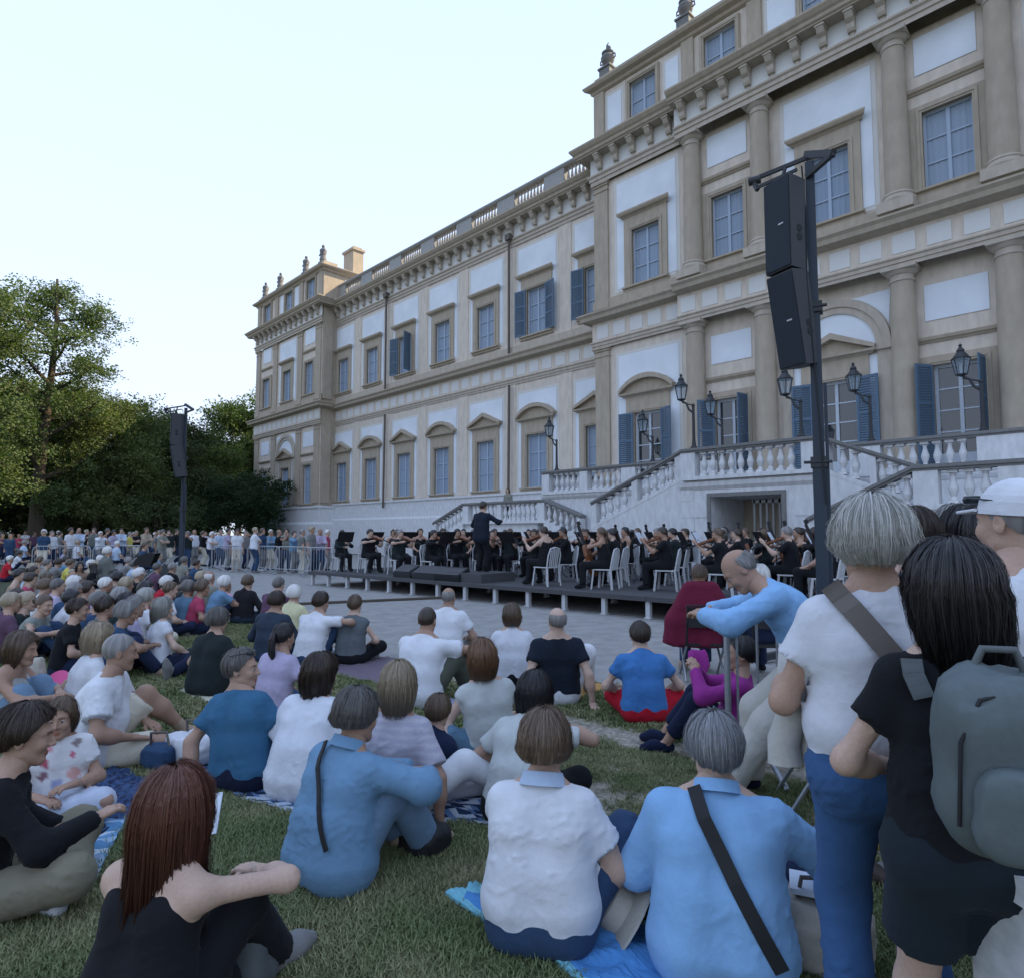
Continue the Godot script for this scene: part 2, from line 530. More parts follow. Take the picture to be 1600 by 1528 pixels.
# an entablature between x0 and x1: architrave at ya, frieze, brackets or panels, cornice; pr = how far it stands off the wall
func entablature(P: Node, x0: float, x1: float, z: float, ya: float, kind: String, pr: float, m0 := 0.0, m1 := 0.0) -> void:
	var a := MB.new()
	var o := Vector3(0, 0, 1)
	if kind == "top":
		a.mold(Vector3(x0, ya, z), Vector3(x1, ya, z), o, [Vector2(pr, 0), Vector2(pr, 0.20), Vector2(pr + 0.05, 0.21), Vector2(pr + 0.05, 0.36), Vector2(pr + 0.12, 0.42), Vector2(pr + 0.12, 0.50), Vector2(pr, 0.52)], m0, m1)
		part(P, "architrave", a.mesh(), M.stone_light)
		var f := MB.new()
		f.mold(Vector3(x0, ya + 0.52, z), Vector3(x1, ya + 0.52, z), o, [Vector2(pr, 0), Vector2(pr, 0.86)], m0, m1, false)
		part(P, "frieze", f.mesh(), M.frieze_white)
		var c := MB.new()
		c.mold(Vector3(x0, ya + 1.38, z), Vector3(x1, ya + 1.38, z), o, [Vector2(pr, -0.02), Vector2(pr + 0.50, 0), Vector2(pr + 0.50, 0.05), Vector2(pr + 0.58, 0.10), Vector2(pr + 0.60, 0.22), Vector2(pr + 0.68, 0.28), Vector2(pr + 0.78, 0.42), Vector2(pr + 0.78, 0.50), Vector2(0, 0.58)], m0, m1)
		part(P, "cornice", c.mesh(), M.stone)
		var n := int(round((x1 - x0) / 0.98))
		for i in n:
			part(P, "bracket", bracket_mesh(), M.stone_light, Vector3(lerpf(x0, x1, (i + 0.5) / n), ya + 0.66, z + pr), -PI / 2)
	else:
		a.mold(Vector3(x0, ya, z), Vector3(x1, ya, z), o, [Vector2(pr, 0), Vector2(pr, 0.13), Vector2(pr + 0.04, 0.14), Vector2(pr + 0.04, 0.26), Vector2(pr + 0.09, 0.30), Vector2(pr + 0.09, 0.35), Vector2(pr, 0.36)], m0, m1)
		part(P, "architrave", a.mesh(), M.stone_light)
		var f := MB.new()
		f.mold(Vector3(x0, ya + 0.36, z), Vector3(x1, ya + 0.36, z), o, [Vector2(pr, 0), Vector2(pr, 0.90)], m0, m1, false)
		part(P, "frieze", f.mesh(), M.plaster)
		var n := int(round((x1 - x0) / 1.02))
		var fm := MB.new()
		fm.box(-0.34, 0, 0.0, 0.34, 0.66, 0.02)
		var fmesh := fm.mesh()
		for i in n:
			part(P, "frieze_panel", fmesh, M.frieze_white, Vector3(lerpf(x0, x1, (i + 0.5) / n), ya + 0.47, z + pr))
		var c := MB.new()
		c.mold(Vector3(x0, ya + 1.26, z), Vector3(x1, ya + 1.26, z), o, [Vector2(pr, 0), Vector2(pr + 0.10, 0.05), Vector2(pr + 0.42, 0.10), Vector2(pr + 0.46, 0.26), Vector2(pr + 0.56, 0.36), Vector2(pr + 0.56, 0.43), Vector2(0, 0.50)], m0, m1)
		part(P, "cornice", c.mesh(), M.stone)

# the bays of one facade piece: [kind, centre, half width]; A = big plaster panel, B = narrow bay with a small panel, C = arched bay
func bays(P: Node, list: Array, z: float, x0: float, x1: float, ybase: float, ytop: float, ground: float, door: bool) -> void:
	var holes := []
	for b in list:
		var w: float = b[3]
		holes.append(Rect2(b[1] - w / 2, 13.2 - b[4], w, 2.7))
		holes.append(Rect2(b[1] - w / 2, ground, w, 7.15 - ground))
	var mb := MB.new()
	wall_grid(mb, x0, x1, ybase, ytop, z, holes, 0.34)
	part(P, "wall", mb.mesh(), M.plaster)
	for b in list:
		var cx: float = b[1]
		var hw: float = b[2]
		var w: float = b[3]
		var yu: float = 13.2 - b[4]
		var hu := [Rect2(cx - w / 2 - 0.1, yu - 0.3, w + 0.2, 3.2)]
		var hl := [Rect2(cx - w / 2 - 0.1, ground - 0.3, w + 0.2, 7.15 - ground + 0.5)]
		var ou: Dictionary = {"hood": "flat", "top": yu + 3.35}
		var ol: Dictionary = {"hood": b[5], "top": 7.9}
		if b.size() > 6: ou["shutters"] = b[6]
		if b.size() > 7: ol["shutters"] = b[7]
		if door:
			ol["door"] = true
			ol["rows"] = 4
		if b[0] == "A":
			add_panel(P, cx - hw, cx + hw, yu - 0.1, 18.65 - b[4], z, hu)
			add_panel(P, cx - hw, cx + hw, maxf(ground - 0.15, 3.4), 10.15 - b[4] * 1.3, z, hl)
		elif b[0] == "C":
			add_panel(P, cx - hw, cx + hw, yu - 0.1, 18.65 - b[4], z, hu)
			arch(P, cx, z)
		else:
			ou["hood"] = ""; ol["hood"] = ""
			ou["top"] = yu + 2.95; ol["top"] = 7.45
			for yy in [[17.3, 18.65, 16.62], [8.68, 9.9, 7.92]]:
				add_panel(P, cx - 0.88, cx + 0.88, yy[0], yy[1], z, [], 0.0)
				var s := MB.new()
				s.mold(Vector3(cx - hw, yy[2], z), Vector3(cx + hw, yy[2], z), Vector3(0, 0, 1), [Vector2(0.04, 0), Vector2(0.07, 0.05), Vector2(0.14, 0.09), Vector2(0.17, 0.19), Vector2(0, 0.22)])
				part(P, "string_course", s.mesh(), M.stone)
		add_window(P, cx, yu, yu + 2.7, w, z, ou)
		add_window(P, cx, ground, 7.15, w, z, ol)

func arch(P: Node, cx: float, z: float) -> void:
	var ys := 8.2
	var st := 20
	var mb := MB.new()
	for i in st:
		var a := PI * i / st
		var b := PI * (i + 1) / st
		for lay in [[1.42, 1.66, 0.10], [1.66, 1.92, 0.16]]:
			var r0: float = lay[0]
			var r1: float = lay[1]
			var zf: float = z + lay[2]
			var p := [Vector2(cos(b) * r0, sin(b) * r0), Vector2(cos(a) * r0, sin(a) * r0), Vector2(cos(a) * r1, sin(a) * r1), Vector2(cos(b) * r1, sin(b) * r1)]
			var f := []
			for q: Vector2 in p: f.append(Vector3(cx + q.x, ys + q.y, zf))
			for q: Vector2 in p: f.append(Vector3(cx + q.x, ys + q.y, z - 0.02))
			mb.hexa(f)
	for s in [-1, 1]:
		mb.box(cx + s * 1.68 - 0.26, 8.0, z - 0.02, cx + s * 1.68 + 0.26, 8.198, z + 0.20)
		mb.box(cx + s * 1.68 - 0.22, 3.5, z - 0.02, cx + s * 1.68 + 0.22, 8.0, z + 0.10)
	var ar := part(P, "arch", mb.mesh(), M.stone_light)
	var poly := PackedVector2Array()
	for i in st + 1:
		var a := PI * i / st
		poly.append(Vector2(cx + cos(a) * 1.41, ys + 0.02 + sin(a) * 1.40))
	var pb := MB.new()
	pb.prism(poly, z - 0.01, z + 0.03)
	part(ar, "tympanum", pb.mesh(), M.panel)
	for s in [-1, 1]:
		var sp := PackedVector2Array()
		sp.append(Vector2(cx + s * 1.92, 10.1))
		for i in 9:
			var a := lerpf(1.25, 0.35, i / 8.0)
			sp.append(Vector2(cx + s * cos(a) * 1.95, ys + sin(a) * 1.95))
		var sb := MB.new()
		sb.prism(sp, z - 0.01, z + 0.02)
		part(ar, "spandrel", sb.mesh(), M.panel)
	for s in [-1, 1]:
		var jb := MB.new()
		jb.box(cx + s * 1.30 - 0.16, 3.5, z - 0.01, cx + s * 1.30 + 0.16, 7.9, z + 0.025)
		part(ar, "plaster_panel", jb.mesh(), M.panel)

func attic(P: Node, x0: float, x1: float, z: float, y0: float, y1: float, wins: Array, pils: Array, pans: Array) -> void:
	var holes := []
	for w in wins: holes.append(Rect2(w - 0.73, y0 + 0.35, 1.46, 1.9))
	var mb := MB.new()
	wall_grid(mb, x0, x1, y0 - 0.2, y1, z, holes, 0.3)
	part(P, "attic_wall", mb.mesh(), M.plaster)
	for w in wins: add_window(P, w, y0 + 0.35, y0 + 2.25, 1.46, z, {"sw": 0.2, "rows": 2, "top": y0 + 2.45})
	for p in pils: pilaster(P, p - 0.3, p + 0.3, z, y0, y1, M.stone, false)
	for q in pans: add_panel(P, q[0], q[1], y0 + 0.3, y0 + 2.4, z, [], 0.14)
	var c := MB.new()
	c.mold(Vector3(x0, y1, z), Vector3(x1, y1, z), Vector3(0, 0, 1), [Vector2(0.02, -0.02), Vector2(0.14, 0.04), Vector2(0.18, 0.16), Vector2(0.38, 0.24), Vector2(0.46, 0.36), Vector2(0.46, 0.42), Vector2(0, 0.48)], 1, 1)
	part(P, "attic_cornice", c.mesh(), M.stone)
	var b := MB.new()
	b.box(x0, y1 + 0.44, z - 1.2, x1, y1 + 0.86, z + 0.05)
	part(P, "blocking_course", b.mesh(), M.stone)

func urn_mesh(kind: int) -> Mesh:
	var key := "urn%d" % kind
	if shared.has(key): return shared[key]
	var mb := MB.new()
	mb.box(-0.32, 0, -0.32, 0.32, 0.45, 0.32)
	mb.box(-0.38, 0.45, -0.38, 0.38, 0.53, 0.38)
	mb.lathe(Vector3.ZERO, [Vector2(0.20, 0.53), Vector2(0.22, 0.58), Vector2(0.10, 0.66), Vector2(0.14, 0.72), Vector2(0.30, 0.92), Vector2(0.36, 1.10), Vector2(0.30, 1.22), Vector2(0.22, 1.27), Vector2(0.30, 1.33), Vector2(0.32, 1.38), Vector2(0.16, 1.44), Vector2(0.0, 1.47)], 14)
	# carved flame and handles
	mb.tube([Vector3(0, 1.4, 0), Vector3(0.06, 1.6, 0.02), Vector3(-0.03, 1.78, 0), Vector3(0.05, 1.95, 0)], [0.16, 0.13, 0.07, 0.01], 7)
	mb.tube([Vector3(0.1, 1.4, 0.05), Vector3(0.17, 1.56, 0.05), Vector3(0.13, 1.72, 0.04)], [0.09, 0.07, 0.01], 6)
	mb.tube([Vector3(-0.1, 1.4, -0.03), Vector3(-0.2, 1.54, 0), Vector3(-0.17, 1.68, 0)], [0.09, 0.06, 0.01], 6)
	for s in [-1, 1]:
		mb.tube([Vector3(s * 0.30, 1.2, 0), Vector3(s * 0.45, 1.15, 0), Vector3(s * 0.46, 0.98, 0), Vector3(s * 0.33, 0.95, 0)], [0.04], 6)
	shared[key] = mb.mesh()
	return shared[key]

func statue_mesh() -> Mesh:   # a weathered trophy figure, seen only as an outline on the roof
	if shared.has("statue"): return shared.statue
	var mb := MB.new()
	mb.box(-0.3, 0, -0.3, 0.3, 0.4, 0.3)
	mb.lathe(Vector3.ZERO, [Vector2(0.26, 0.4), Vector2(0.30, 0.6), Vector2(0.22, 0.95), Vector2(0.27, 1.2), Vector2(0.30, 1.4), Vector2(0.20, 1.55), Vector2(0.09, 1.62)], 10)
	mb.lathe(Vector3(0, 1.74, 0), [Vector2(0.0, -0.15), Vector2(0.11, -0.08), Vector2(0.13, 0.02), Vector2(0.10, 0.12), Vector2(0.0, 0.17)], 10)
	mb.tube([Vector3(0.22, 1.45, 0), Vector3(0.42, 1.25, 0.06), Vector3(0.36, 0.98, 0.18)], [0.10, 0.08, 0.06], 7)
	mb.tube([Vector3(-0.22, 1.45, 0), Vector3(-0.40, 1.2, 0.02), Vector3(-0.25, 1.0, 0.2)], [0.10, 0.08, 0.06], 7)
	shared.statue = mb.mesh()
	return shared.statue

func build_palace() -> void:
	var P := thing("palace", "long three storey palace with beige stone, pale blue panels and blue windows", "building")
	var ZW := -26.0
	var ZB := -24.7
	# --- wing of seven bays
	var list := []
	for i in 7:
		var cx := -46.0 + 4.3 * i
		var b := ["A", cx, 1.62, 1.55, 0.30, "tri" if i % 2 == 0 else "seg"]
		if i == 2: b.append([[-1, 12.0], [1, 70.0]])
		if i == 5: b.append([[-1, 8.0], [1, 10.0]])
		if i == 6: b.append([[-1, 8.0]])
		list.append(b)
	bays(P, list, ZW, -47.35, -19.1, 0.0, 18.7, 4.15, false)
	for i in 8:
		if i < 7:
			var x := -46.0 + 4.3 * i - 2.15
			if i > 0:
				pilaster(P, x - 0.42, x + 0.42, ZW - 0.09, 4.0, 10.25, M.plaster, false)
				pilaster(P, x - 0.42, x + 0.42, ZW - 0.09, 12.0, 18.6, M.plaster, false)
	entablature(P, -47.3, -19.2, ZW, 18.55, "top", 0.06)
	entablature(P, -47.3, -19.2, ZW, 10.25, "mid", 0.05)
	var pl := MB.new()
	pl.mold(Vector3(-47.3, 0, ZW), Vector3(-19.2, 0, ZW), Vector3(0, 0, 1), [Vector2(0.30, 0), Vector2(0.30, 2.6), Vector2(0.24, 2.7), Vector2(0.14, 2.72), Vector2(0.14, 3.75), Vector2(0.22, 3.80), Vector2(0.22, 3.92), Vector2(0, 3.95)])
	part(P, "plinth", pl.mesh(), M.marble)
	var at := MB.new()
	at.mold(Vector3(-47.3, 12.0, ZW), Vector3(-19.2, 12.0, ZW), Vector3(0, 0, 1), [Vector2(0.10, 0), Vector2(0.10, 0.50), Vector2(0.0, 0.52)])
	part(P, "sill_band", at.mesh(), M.stone_light)
	# roof parapet of the wing: piers, rail and balusters
	var zp := -26.35
	var cb := MB.new()
	cb.box(-47.3, 20.3, zp - 0.25, -19.2, 21.05, zp + 0.25)
	part(P, "parapet_base", cb.mesh(), M.parapet)
	var rl := MB.new()
	rl.mold(Vector3(-47.3, 21.95, zp - 0.25), Vector3(-19.2, 21.95, zp - 0.25), Vector3(0, 0, 1), [Vector2(0, 0), Vector2(0.5, 0), Vector2(0.58, 0.08), Vector2(0.58, 0.17), Vector2(0.3, 0.22), Vector2(0, 0.22)])
	part(P, "parapet_rail", rl.mesh(), M.parapet)
	var bal := MB.new()
	for i in 8:
		var x := -47.0 + 3.95 * i
		var pm := MB.new()
		pm.box(x - 0.75, 21.05, zp - 0.22, x + 0.75, 21.95, zp + 0.22)
		part(P, "parapet_pier", pm.mesh(), M.parapet)
		if i < 7:
			for k in 9:
				bal.lathe(Vector3(x + 0.92 + k * 0.265, 21.05, zp), [Vector2(0.07, 0), Vector2(0.05, 0.1), Vector2(0.10, 0.33), Vector2(0.045, 0.7), Vector2(0.07, 0.90)], 7)
	var bs := part(P, "parapet_balusters", bal.mesh(), M.parapet)
	bs.set_meta("kind", "stuff")
	for x in [-39.6, -26.55]:
		var dp := MB.new()
		dp.tube([Vector3(x, 3.4, ZW + 0.30), Vector3(x, 10.2, ZW + 0.24), Vector3(x, 10.21, ZW + 0.24)], [0.075], 8)
		dp.tube([Vector3(x, 12.1, ZW + 0.26), Vector3(x, 19.0, ZW + 0.26)], [0.075], 8)
		dp.box(x - 0.2, 18.95, ZW + 0.1, x + 0.2, 19.3, ZW + 0.42)
		part(P, "downpipe", dp.mesh(), M.pipe)
	# --- projecting central block
	list = [
		["A", -16.3, 1.78, 1.5, 0.0, "seg", [], [[-1, 6.0], [1, 25.0]]],
		["B", -12.25, 1.2, 1.42, 0.0, "", [], [[-1, 40.0], [1, 95.0]]],
		["C", -8.25, 1.72, 1.5, 0.0, "tri", [], [[-1, 8.0], [1, 8.0]]],
		["B", -4.45, 1.2, 1.42, 0.0, "", [], [[-1, 60.0], [1, 95.0]]],
		["A", -0.6, 1.78, 1.5, 0.0, "seg"], ["B", 3.4, 1.2, 1.42, 0.0, ""], ["A", 7.4, 1.78, 1.5, 0.0, "seg"]]
	bays(P, list, ZB, -19.25, 10.0, 0.0, 18.9, 3.3, true)
	pilaster(P, -19.25, -18.42, ZB, 3.3, 10.58, M.stone)
	pilaster(P, -19.25, -18.42, ZB, 12.5, 18.88, M.stone)
	for x in [-13.72, -10.7, -5.9, -2.98, 1.8, 5.0]:
		column(P, x, ZB + 0.28, 3.3, 10.58, 0.42)
		column(P, x, ZB + 0.28, 12.5, 18.88, 0.40)
		var pd := MB.new()
		pd.box(x - 0.62, 11.9, ZB - 0.1, x + 0.62, 12.49, ZB + 0.98)
	entablature(P, -19.25, -14.35, ZB, 18.88, "top", 0.16, 1.0, 0.0)
	entablature(P, -14.35, 10.0, ZB, 18.885, "top", 0.62)
	entablature(P, -19.25, -14.35, ZB, 10.56, "mid", 0.14, 1.0, 0.0)
	entablature(P, -14.35, 10.0, ZB, 10.565, "mid", 0.60)
	var b1 := MB.new()
	b1.mold(Vector3(-18.42, 12.0, ZB), Vector3(-14.3, 12.0, ZB), Vector3(0, 0, 1), [Vector2(0.14, 0), Vector2(0.14, 0.95), Vector2(0.0, 0.98)])
	b1.box(-14.3, 12.0, ZB - 0.1, 10.0, 12.96, ZB + 0.16)
	part(P, "sill_band", b1.mesh(), M.stone)
	# returns of the block towards the wing
	var rt := MB.new()
	rt.quad(Vector3(-19.25, 0, -26.2), Vector3(-19.25, 0, ZB), Vector3(-19.25, 24, ZB), Vector3(-19.25, 24, -26.2))
	rt.mold(Vector3(-19.25, 20.26, -34), Vector3(-19.25, 20.26, ZB), Vector3(-1, 0, 0), [Vector2(0.1, 0), Vector2(0.66, 0), Vector2(0.70, 0.1), Vector2(0.94, 0.42), Vector2(0.94, 0.50), Vector2(0, 0.58)], 0.0, 1.0, false)
	rt.mold(Vector3(-19.25, 11.82, -26.2), Vector3(-19.25, 11.82, ZB), Vector3(-1, 0, 0), [Vector2(0.1, 0), Vector2(0.56, 0.10), Vector2(0.60, 0.26), Vector2(0.70, 0.36), Vector2(0.70, 0.43), Vector2(0, 0.50)], 0.0, 1.0, false)
	part(P, "block_return", rt.mesh(), M.stone)
	attic(P, -19.2, 10.0, ZB, 20.95, 23.6, [-16.35, -12.43, -8.25, -4.4, -0.6], [-18.9, -13.95, -10.88, -5.9, -3.0], [[-18.55, -17.45], [-15.25, -14.3], [-10.5, -9.1], [-7.4, -6.3]])
	for x in [-18.6, -14.2]:
		part(P, "roof_urn", urn_mesh(0), M.marble_dark, Vector3(x, 24.4, ZB - 0.3))
	# --- end pavilion
	list = [["B", -57.7, 1.15, 1.4, 0.15, ""], ["C", -53.4, 1.72, 1.5, 0.15, "tri"], ["B", -49.3, 1.15, 1.4, 0.15, ""]]
	bays(P, list, ZB, -60.0, -47.2, 0.0, 18.75, 4.0, false)
	for x in [-59.5, -55.85, -51.0, -47.75]:
		pilaster(P, x - 0.42, x + 0.42, ZB, 4.0, 10.4, M.stone)
		pilaster(P, x - 0.42, x + 0.42, ZB, 12.4, 18.7, M.stone)
	entablature(P, -60.0, -47.2, ZB, 18.68, "top", 0.16, 1.0, 1.0)
	entablature(P, -60.0, -47.2, ZB, 10.38, "mid", 0.14, 1.0, 1.0)
	var b2 := MB.new()
	b2.box(-60.0, 11.9, ZB - 0.1, -47.2, 12.8, ZB + 0.13)
	part(P, "sill_band", b2.mesh(), M.stone)
	var p2 := MB.new()
	p2.mold(Vector3(-60, 0, ZB), Vector3(-47.2, 0, ZB), Vector3(0, 0, 1), [Vector2(0.40, 0), Vector2(0.40, 2.3), Vector2(0.28, 2.5), Vector2(0.28, 3.5), Vector2(0.36, 3.6), Vector2(0.36, 3.72), Vector2(0, 3.8)], 1, 1)
	p2.mold(Vector3(-47.2, 0, ZB), Vector3(-47.2, 0, -26.2), Vector3(1, 0, 0), [Vector2(0.40, 0), Vector2(0.40, 2.3), Vector2(0.28, 2.5), Vector2(0.28, 3.5), Vector2(0.36, 3.6), Vector2(0.36, 3.72), Vector2(0, 3.8)], 1, 0)
	part(P, "plinth", p2.mesh(), M.marble)
	var tr := MB.new()
	tr.quad(Vector3(-47.2, 0, ZB), Vector3(-47.2, 0, -34), Vector3(-47.2, 23.3, -34), Vector3(-47.2, 23.3, ZB))
	tr.mold(Vector3(-47.2, 20.06, ZB), Vector3(-47.2, 20.06, -34), Vector3(1, 0, 0), [Vector2(0.1, 0), Vector2(0.66, 0), Vector2(0.70, 0.1), Vector2(0.94, 0.42), Vector2(0.94, 0.50), Vector2(0, 0.58)], 1.0, 0.0, false)
	tr.mold(Vector3(-47.2, 11.64, ZB), Vector3(-47.2, 11.64, -26.2), Vector3(1, 0, 0), [Vector2(0.1, 0), Vector2(0.56, 0.10), Vector2(0.60, 0.26), Vector2(0.70, 0.36), Vector2(0.70, 0.43), Vector2(0, 0.50)], 1.0, 0.0, false)
	tr.mold(Vector3(-47.2, 23.0, ZB), Vector3(-47.2, 23.0, -34), Vector3(1, 0, 0), [Vector2(0.02, -0.02), Vector2(0.14, 0.04), Vector2(0.18, 0.16), Vector2(0.38, 0.24), Vector2(0.46, 0.36), Vector2(0.46, 0.42), Vector2(0, 0.48)], 1, 0, false)
	tr.box(-47.195, 12.4, -25.5, -47.06, 18.6, -24.75); tr.box(-47.195, 4.0, -25.5, -47.06, 10.3, -24.75)
	part(P, "pavilion_return", tr.mesh(), M.stone)
	var pp := MB.new()
	pp.box(-47.19, 21.0, -31.0, -47.17, 22.7, -26.6)
	part(P, "plaster_panel", pp.mesh(), M.panel)
	attic(P, -60.0, -47.2, ZB, 20.6, 23.0, [-57.8, -53.4, -49.3], [-59.6, -55.85, -51.0, -47.6], [[-55.3, -54.3], [-52.5, -51.5]])
	for x in [-59.0, -55.8, -50.8, -47.8]:
		part(P, "roof_statue", statue_mesh(), M.marble_dark, Vector3(x, 23.5, ZB - 0.2))
	# roofs, chimneys and the body that closes the house behind the facades
	var body := MB.new()
	body.box(-47.3, 0, -40, -19.2, 20.35, -26.42)
	body.box(-19.2, 0, -40, 10.0, 24.0, -25.2)
	body.box(10.0, 0, -40, 46.0, 24.8, -24.8)  # unseen stretch right of the view, added and raised to shade the court
	body.box(-60.0, 0, -40, -47.25, 23.3, -25.2)
	part(P, "house_body", body.mesh(), M.plaster)
	var rf := MB.new()
	rf.hexa([Vector3(-47.2, 20.36, -27.2), Vector3(-19.3, 20.36, -27.2), Vector3(-19.3, 22.0, -33), Vector3(-47.2, 22.0, -33), Vector3(-47.2, 20.36, -39.5), Vector3(-19.3, 20.36, -39.5), Vector3(-19.3, 22.0, -34), Vector3(-47.2, 22.0, -34)])
	part(P, "roof", rf.mesh(), M.roof)
	for c in [[-48.6, -28.2, 26.3, 0.8], [-43.4, -30.0, 23.6, 0.7]]:
		var ch := MB.new()
		ch.box(c[0] - c[3], 20.3, c[1] - 0.5, c[0] + c[3], c[2] - 0.4, c[1] + 0.5)
		ch.box(c[0] - c[3] - 0.12, c[2] - 0.4, c[1] - 0.62, c[0] + c[3] + 0.12, c[2] - 0.2, c[1] + 0.62)
		ch.box(c[0] - c[3] + 0.1, c[2] - 0.2, c[1] - 0.4, c[0] + c[3] - 0.1, c[2], c[1] + 0.4)
		part(P, "chimney", ch.mesh(), M.stone)

func baluster_mesh() -> Mesh:
	if shared.has("bal"): return shared.bal
	var mb := MB.new()
	mb.box(-0.10, 0, -0.10, 0.10, 0.07, 0.10)
	mb.lathe(Vector3.ZERO, [Vector2(0.085, 0.07), Vector2(0.09, 0.10), Vector2(0.06, 0.13), Vector2(0.055, 0.16), Vector2(0.085, 0.24), Vector2(0.105, 0.32), Vector2(0.10, 0.38), Vector2(0.07, 0.48), Vector2(0.05, 0.58), Vector2(0.05, 0.62), Vector2(0.075, 0.65), Vector2(0.05, 0.68)], 10)
	mb.box(-0.10, 0.68, -0.10, 0.10, 0.75, 0.10)
	shared.bal = mb.mesh()
	return shared.bal

# a balustrade from a to b (points of the floor or stair line); blocks: solid stretches as fractions
func balustrade(T: Node, a: Vector3, b: Vector3, blocks: Array, out: Vector3) -> void:
	var d := b - a
	var len := Vector2(d.x, d.z).length()
	var h := 0.98
	var rail := MB.new()
	var u := Vector3.UP
	var w := out * 0.17
	for lay in [[0.85, 0.91, 1.0], [0.91, 0.99, 1.25]]:
		var o: Vector3 = w * lay[2]
		var lo: Vector3 = u * lay[0]
		var hi: Vector3 = u * lay[1]
		rail.hexa([a + o + lo, b + o + lo, b + o + hi, a + o + hi, a - o + lo, b - o + lo, b - o + hi, a - o + hi])
	part(T, "hand_rail", rail.mesh(), M.marble_dark)
	var foot := MB.new()
	foot.hexa([a + w - u * 0.02, b + w - u * 0.02, b + w + u * 0.10, a + w + u * 0.10, a - w - u * 0.02, b - w - u * 0.02, b - w + u * 0.10, a - w + u * 0.10])
	part(T, "rail_foot", foot.mesh(), M.marble)
	for k in blocks:
		var p: Vector3 = a.lerp(b, k[0])
		var q: Vector3 = a.lerp(b, k[1])
		var bm := MB.new()
		var ww := w * 0.95
		bm.hexa([p + ww + u * 0.10, q + ww + u * 0.10, q + ww + u * 0.85, p + ww + u * 0.85, p - ww + u * 0.10, q - ww + u * 0.10, q - ww + u * 0.85, p - ww + u * 0.85])
		part(T, "pedestal", bm.mesh(), M.marble)
	var n := int(len / 0.29)
	for i in n:
		var t := (i + 0.5) / n
		var solid := false
		for k in blocks:
			if t > k[0] - 0.3 * 0.29 / len and t < k[1] + 0.3 * 0.29 / len: solid = true
		if not solid:
			part(T, "baluster", baluster_mesh(), M.marble, a.lerp(b, t) + u * 0.10)

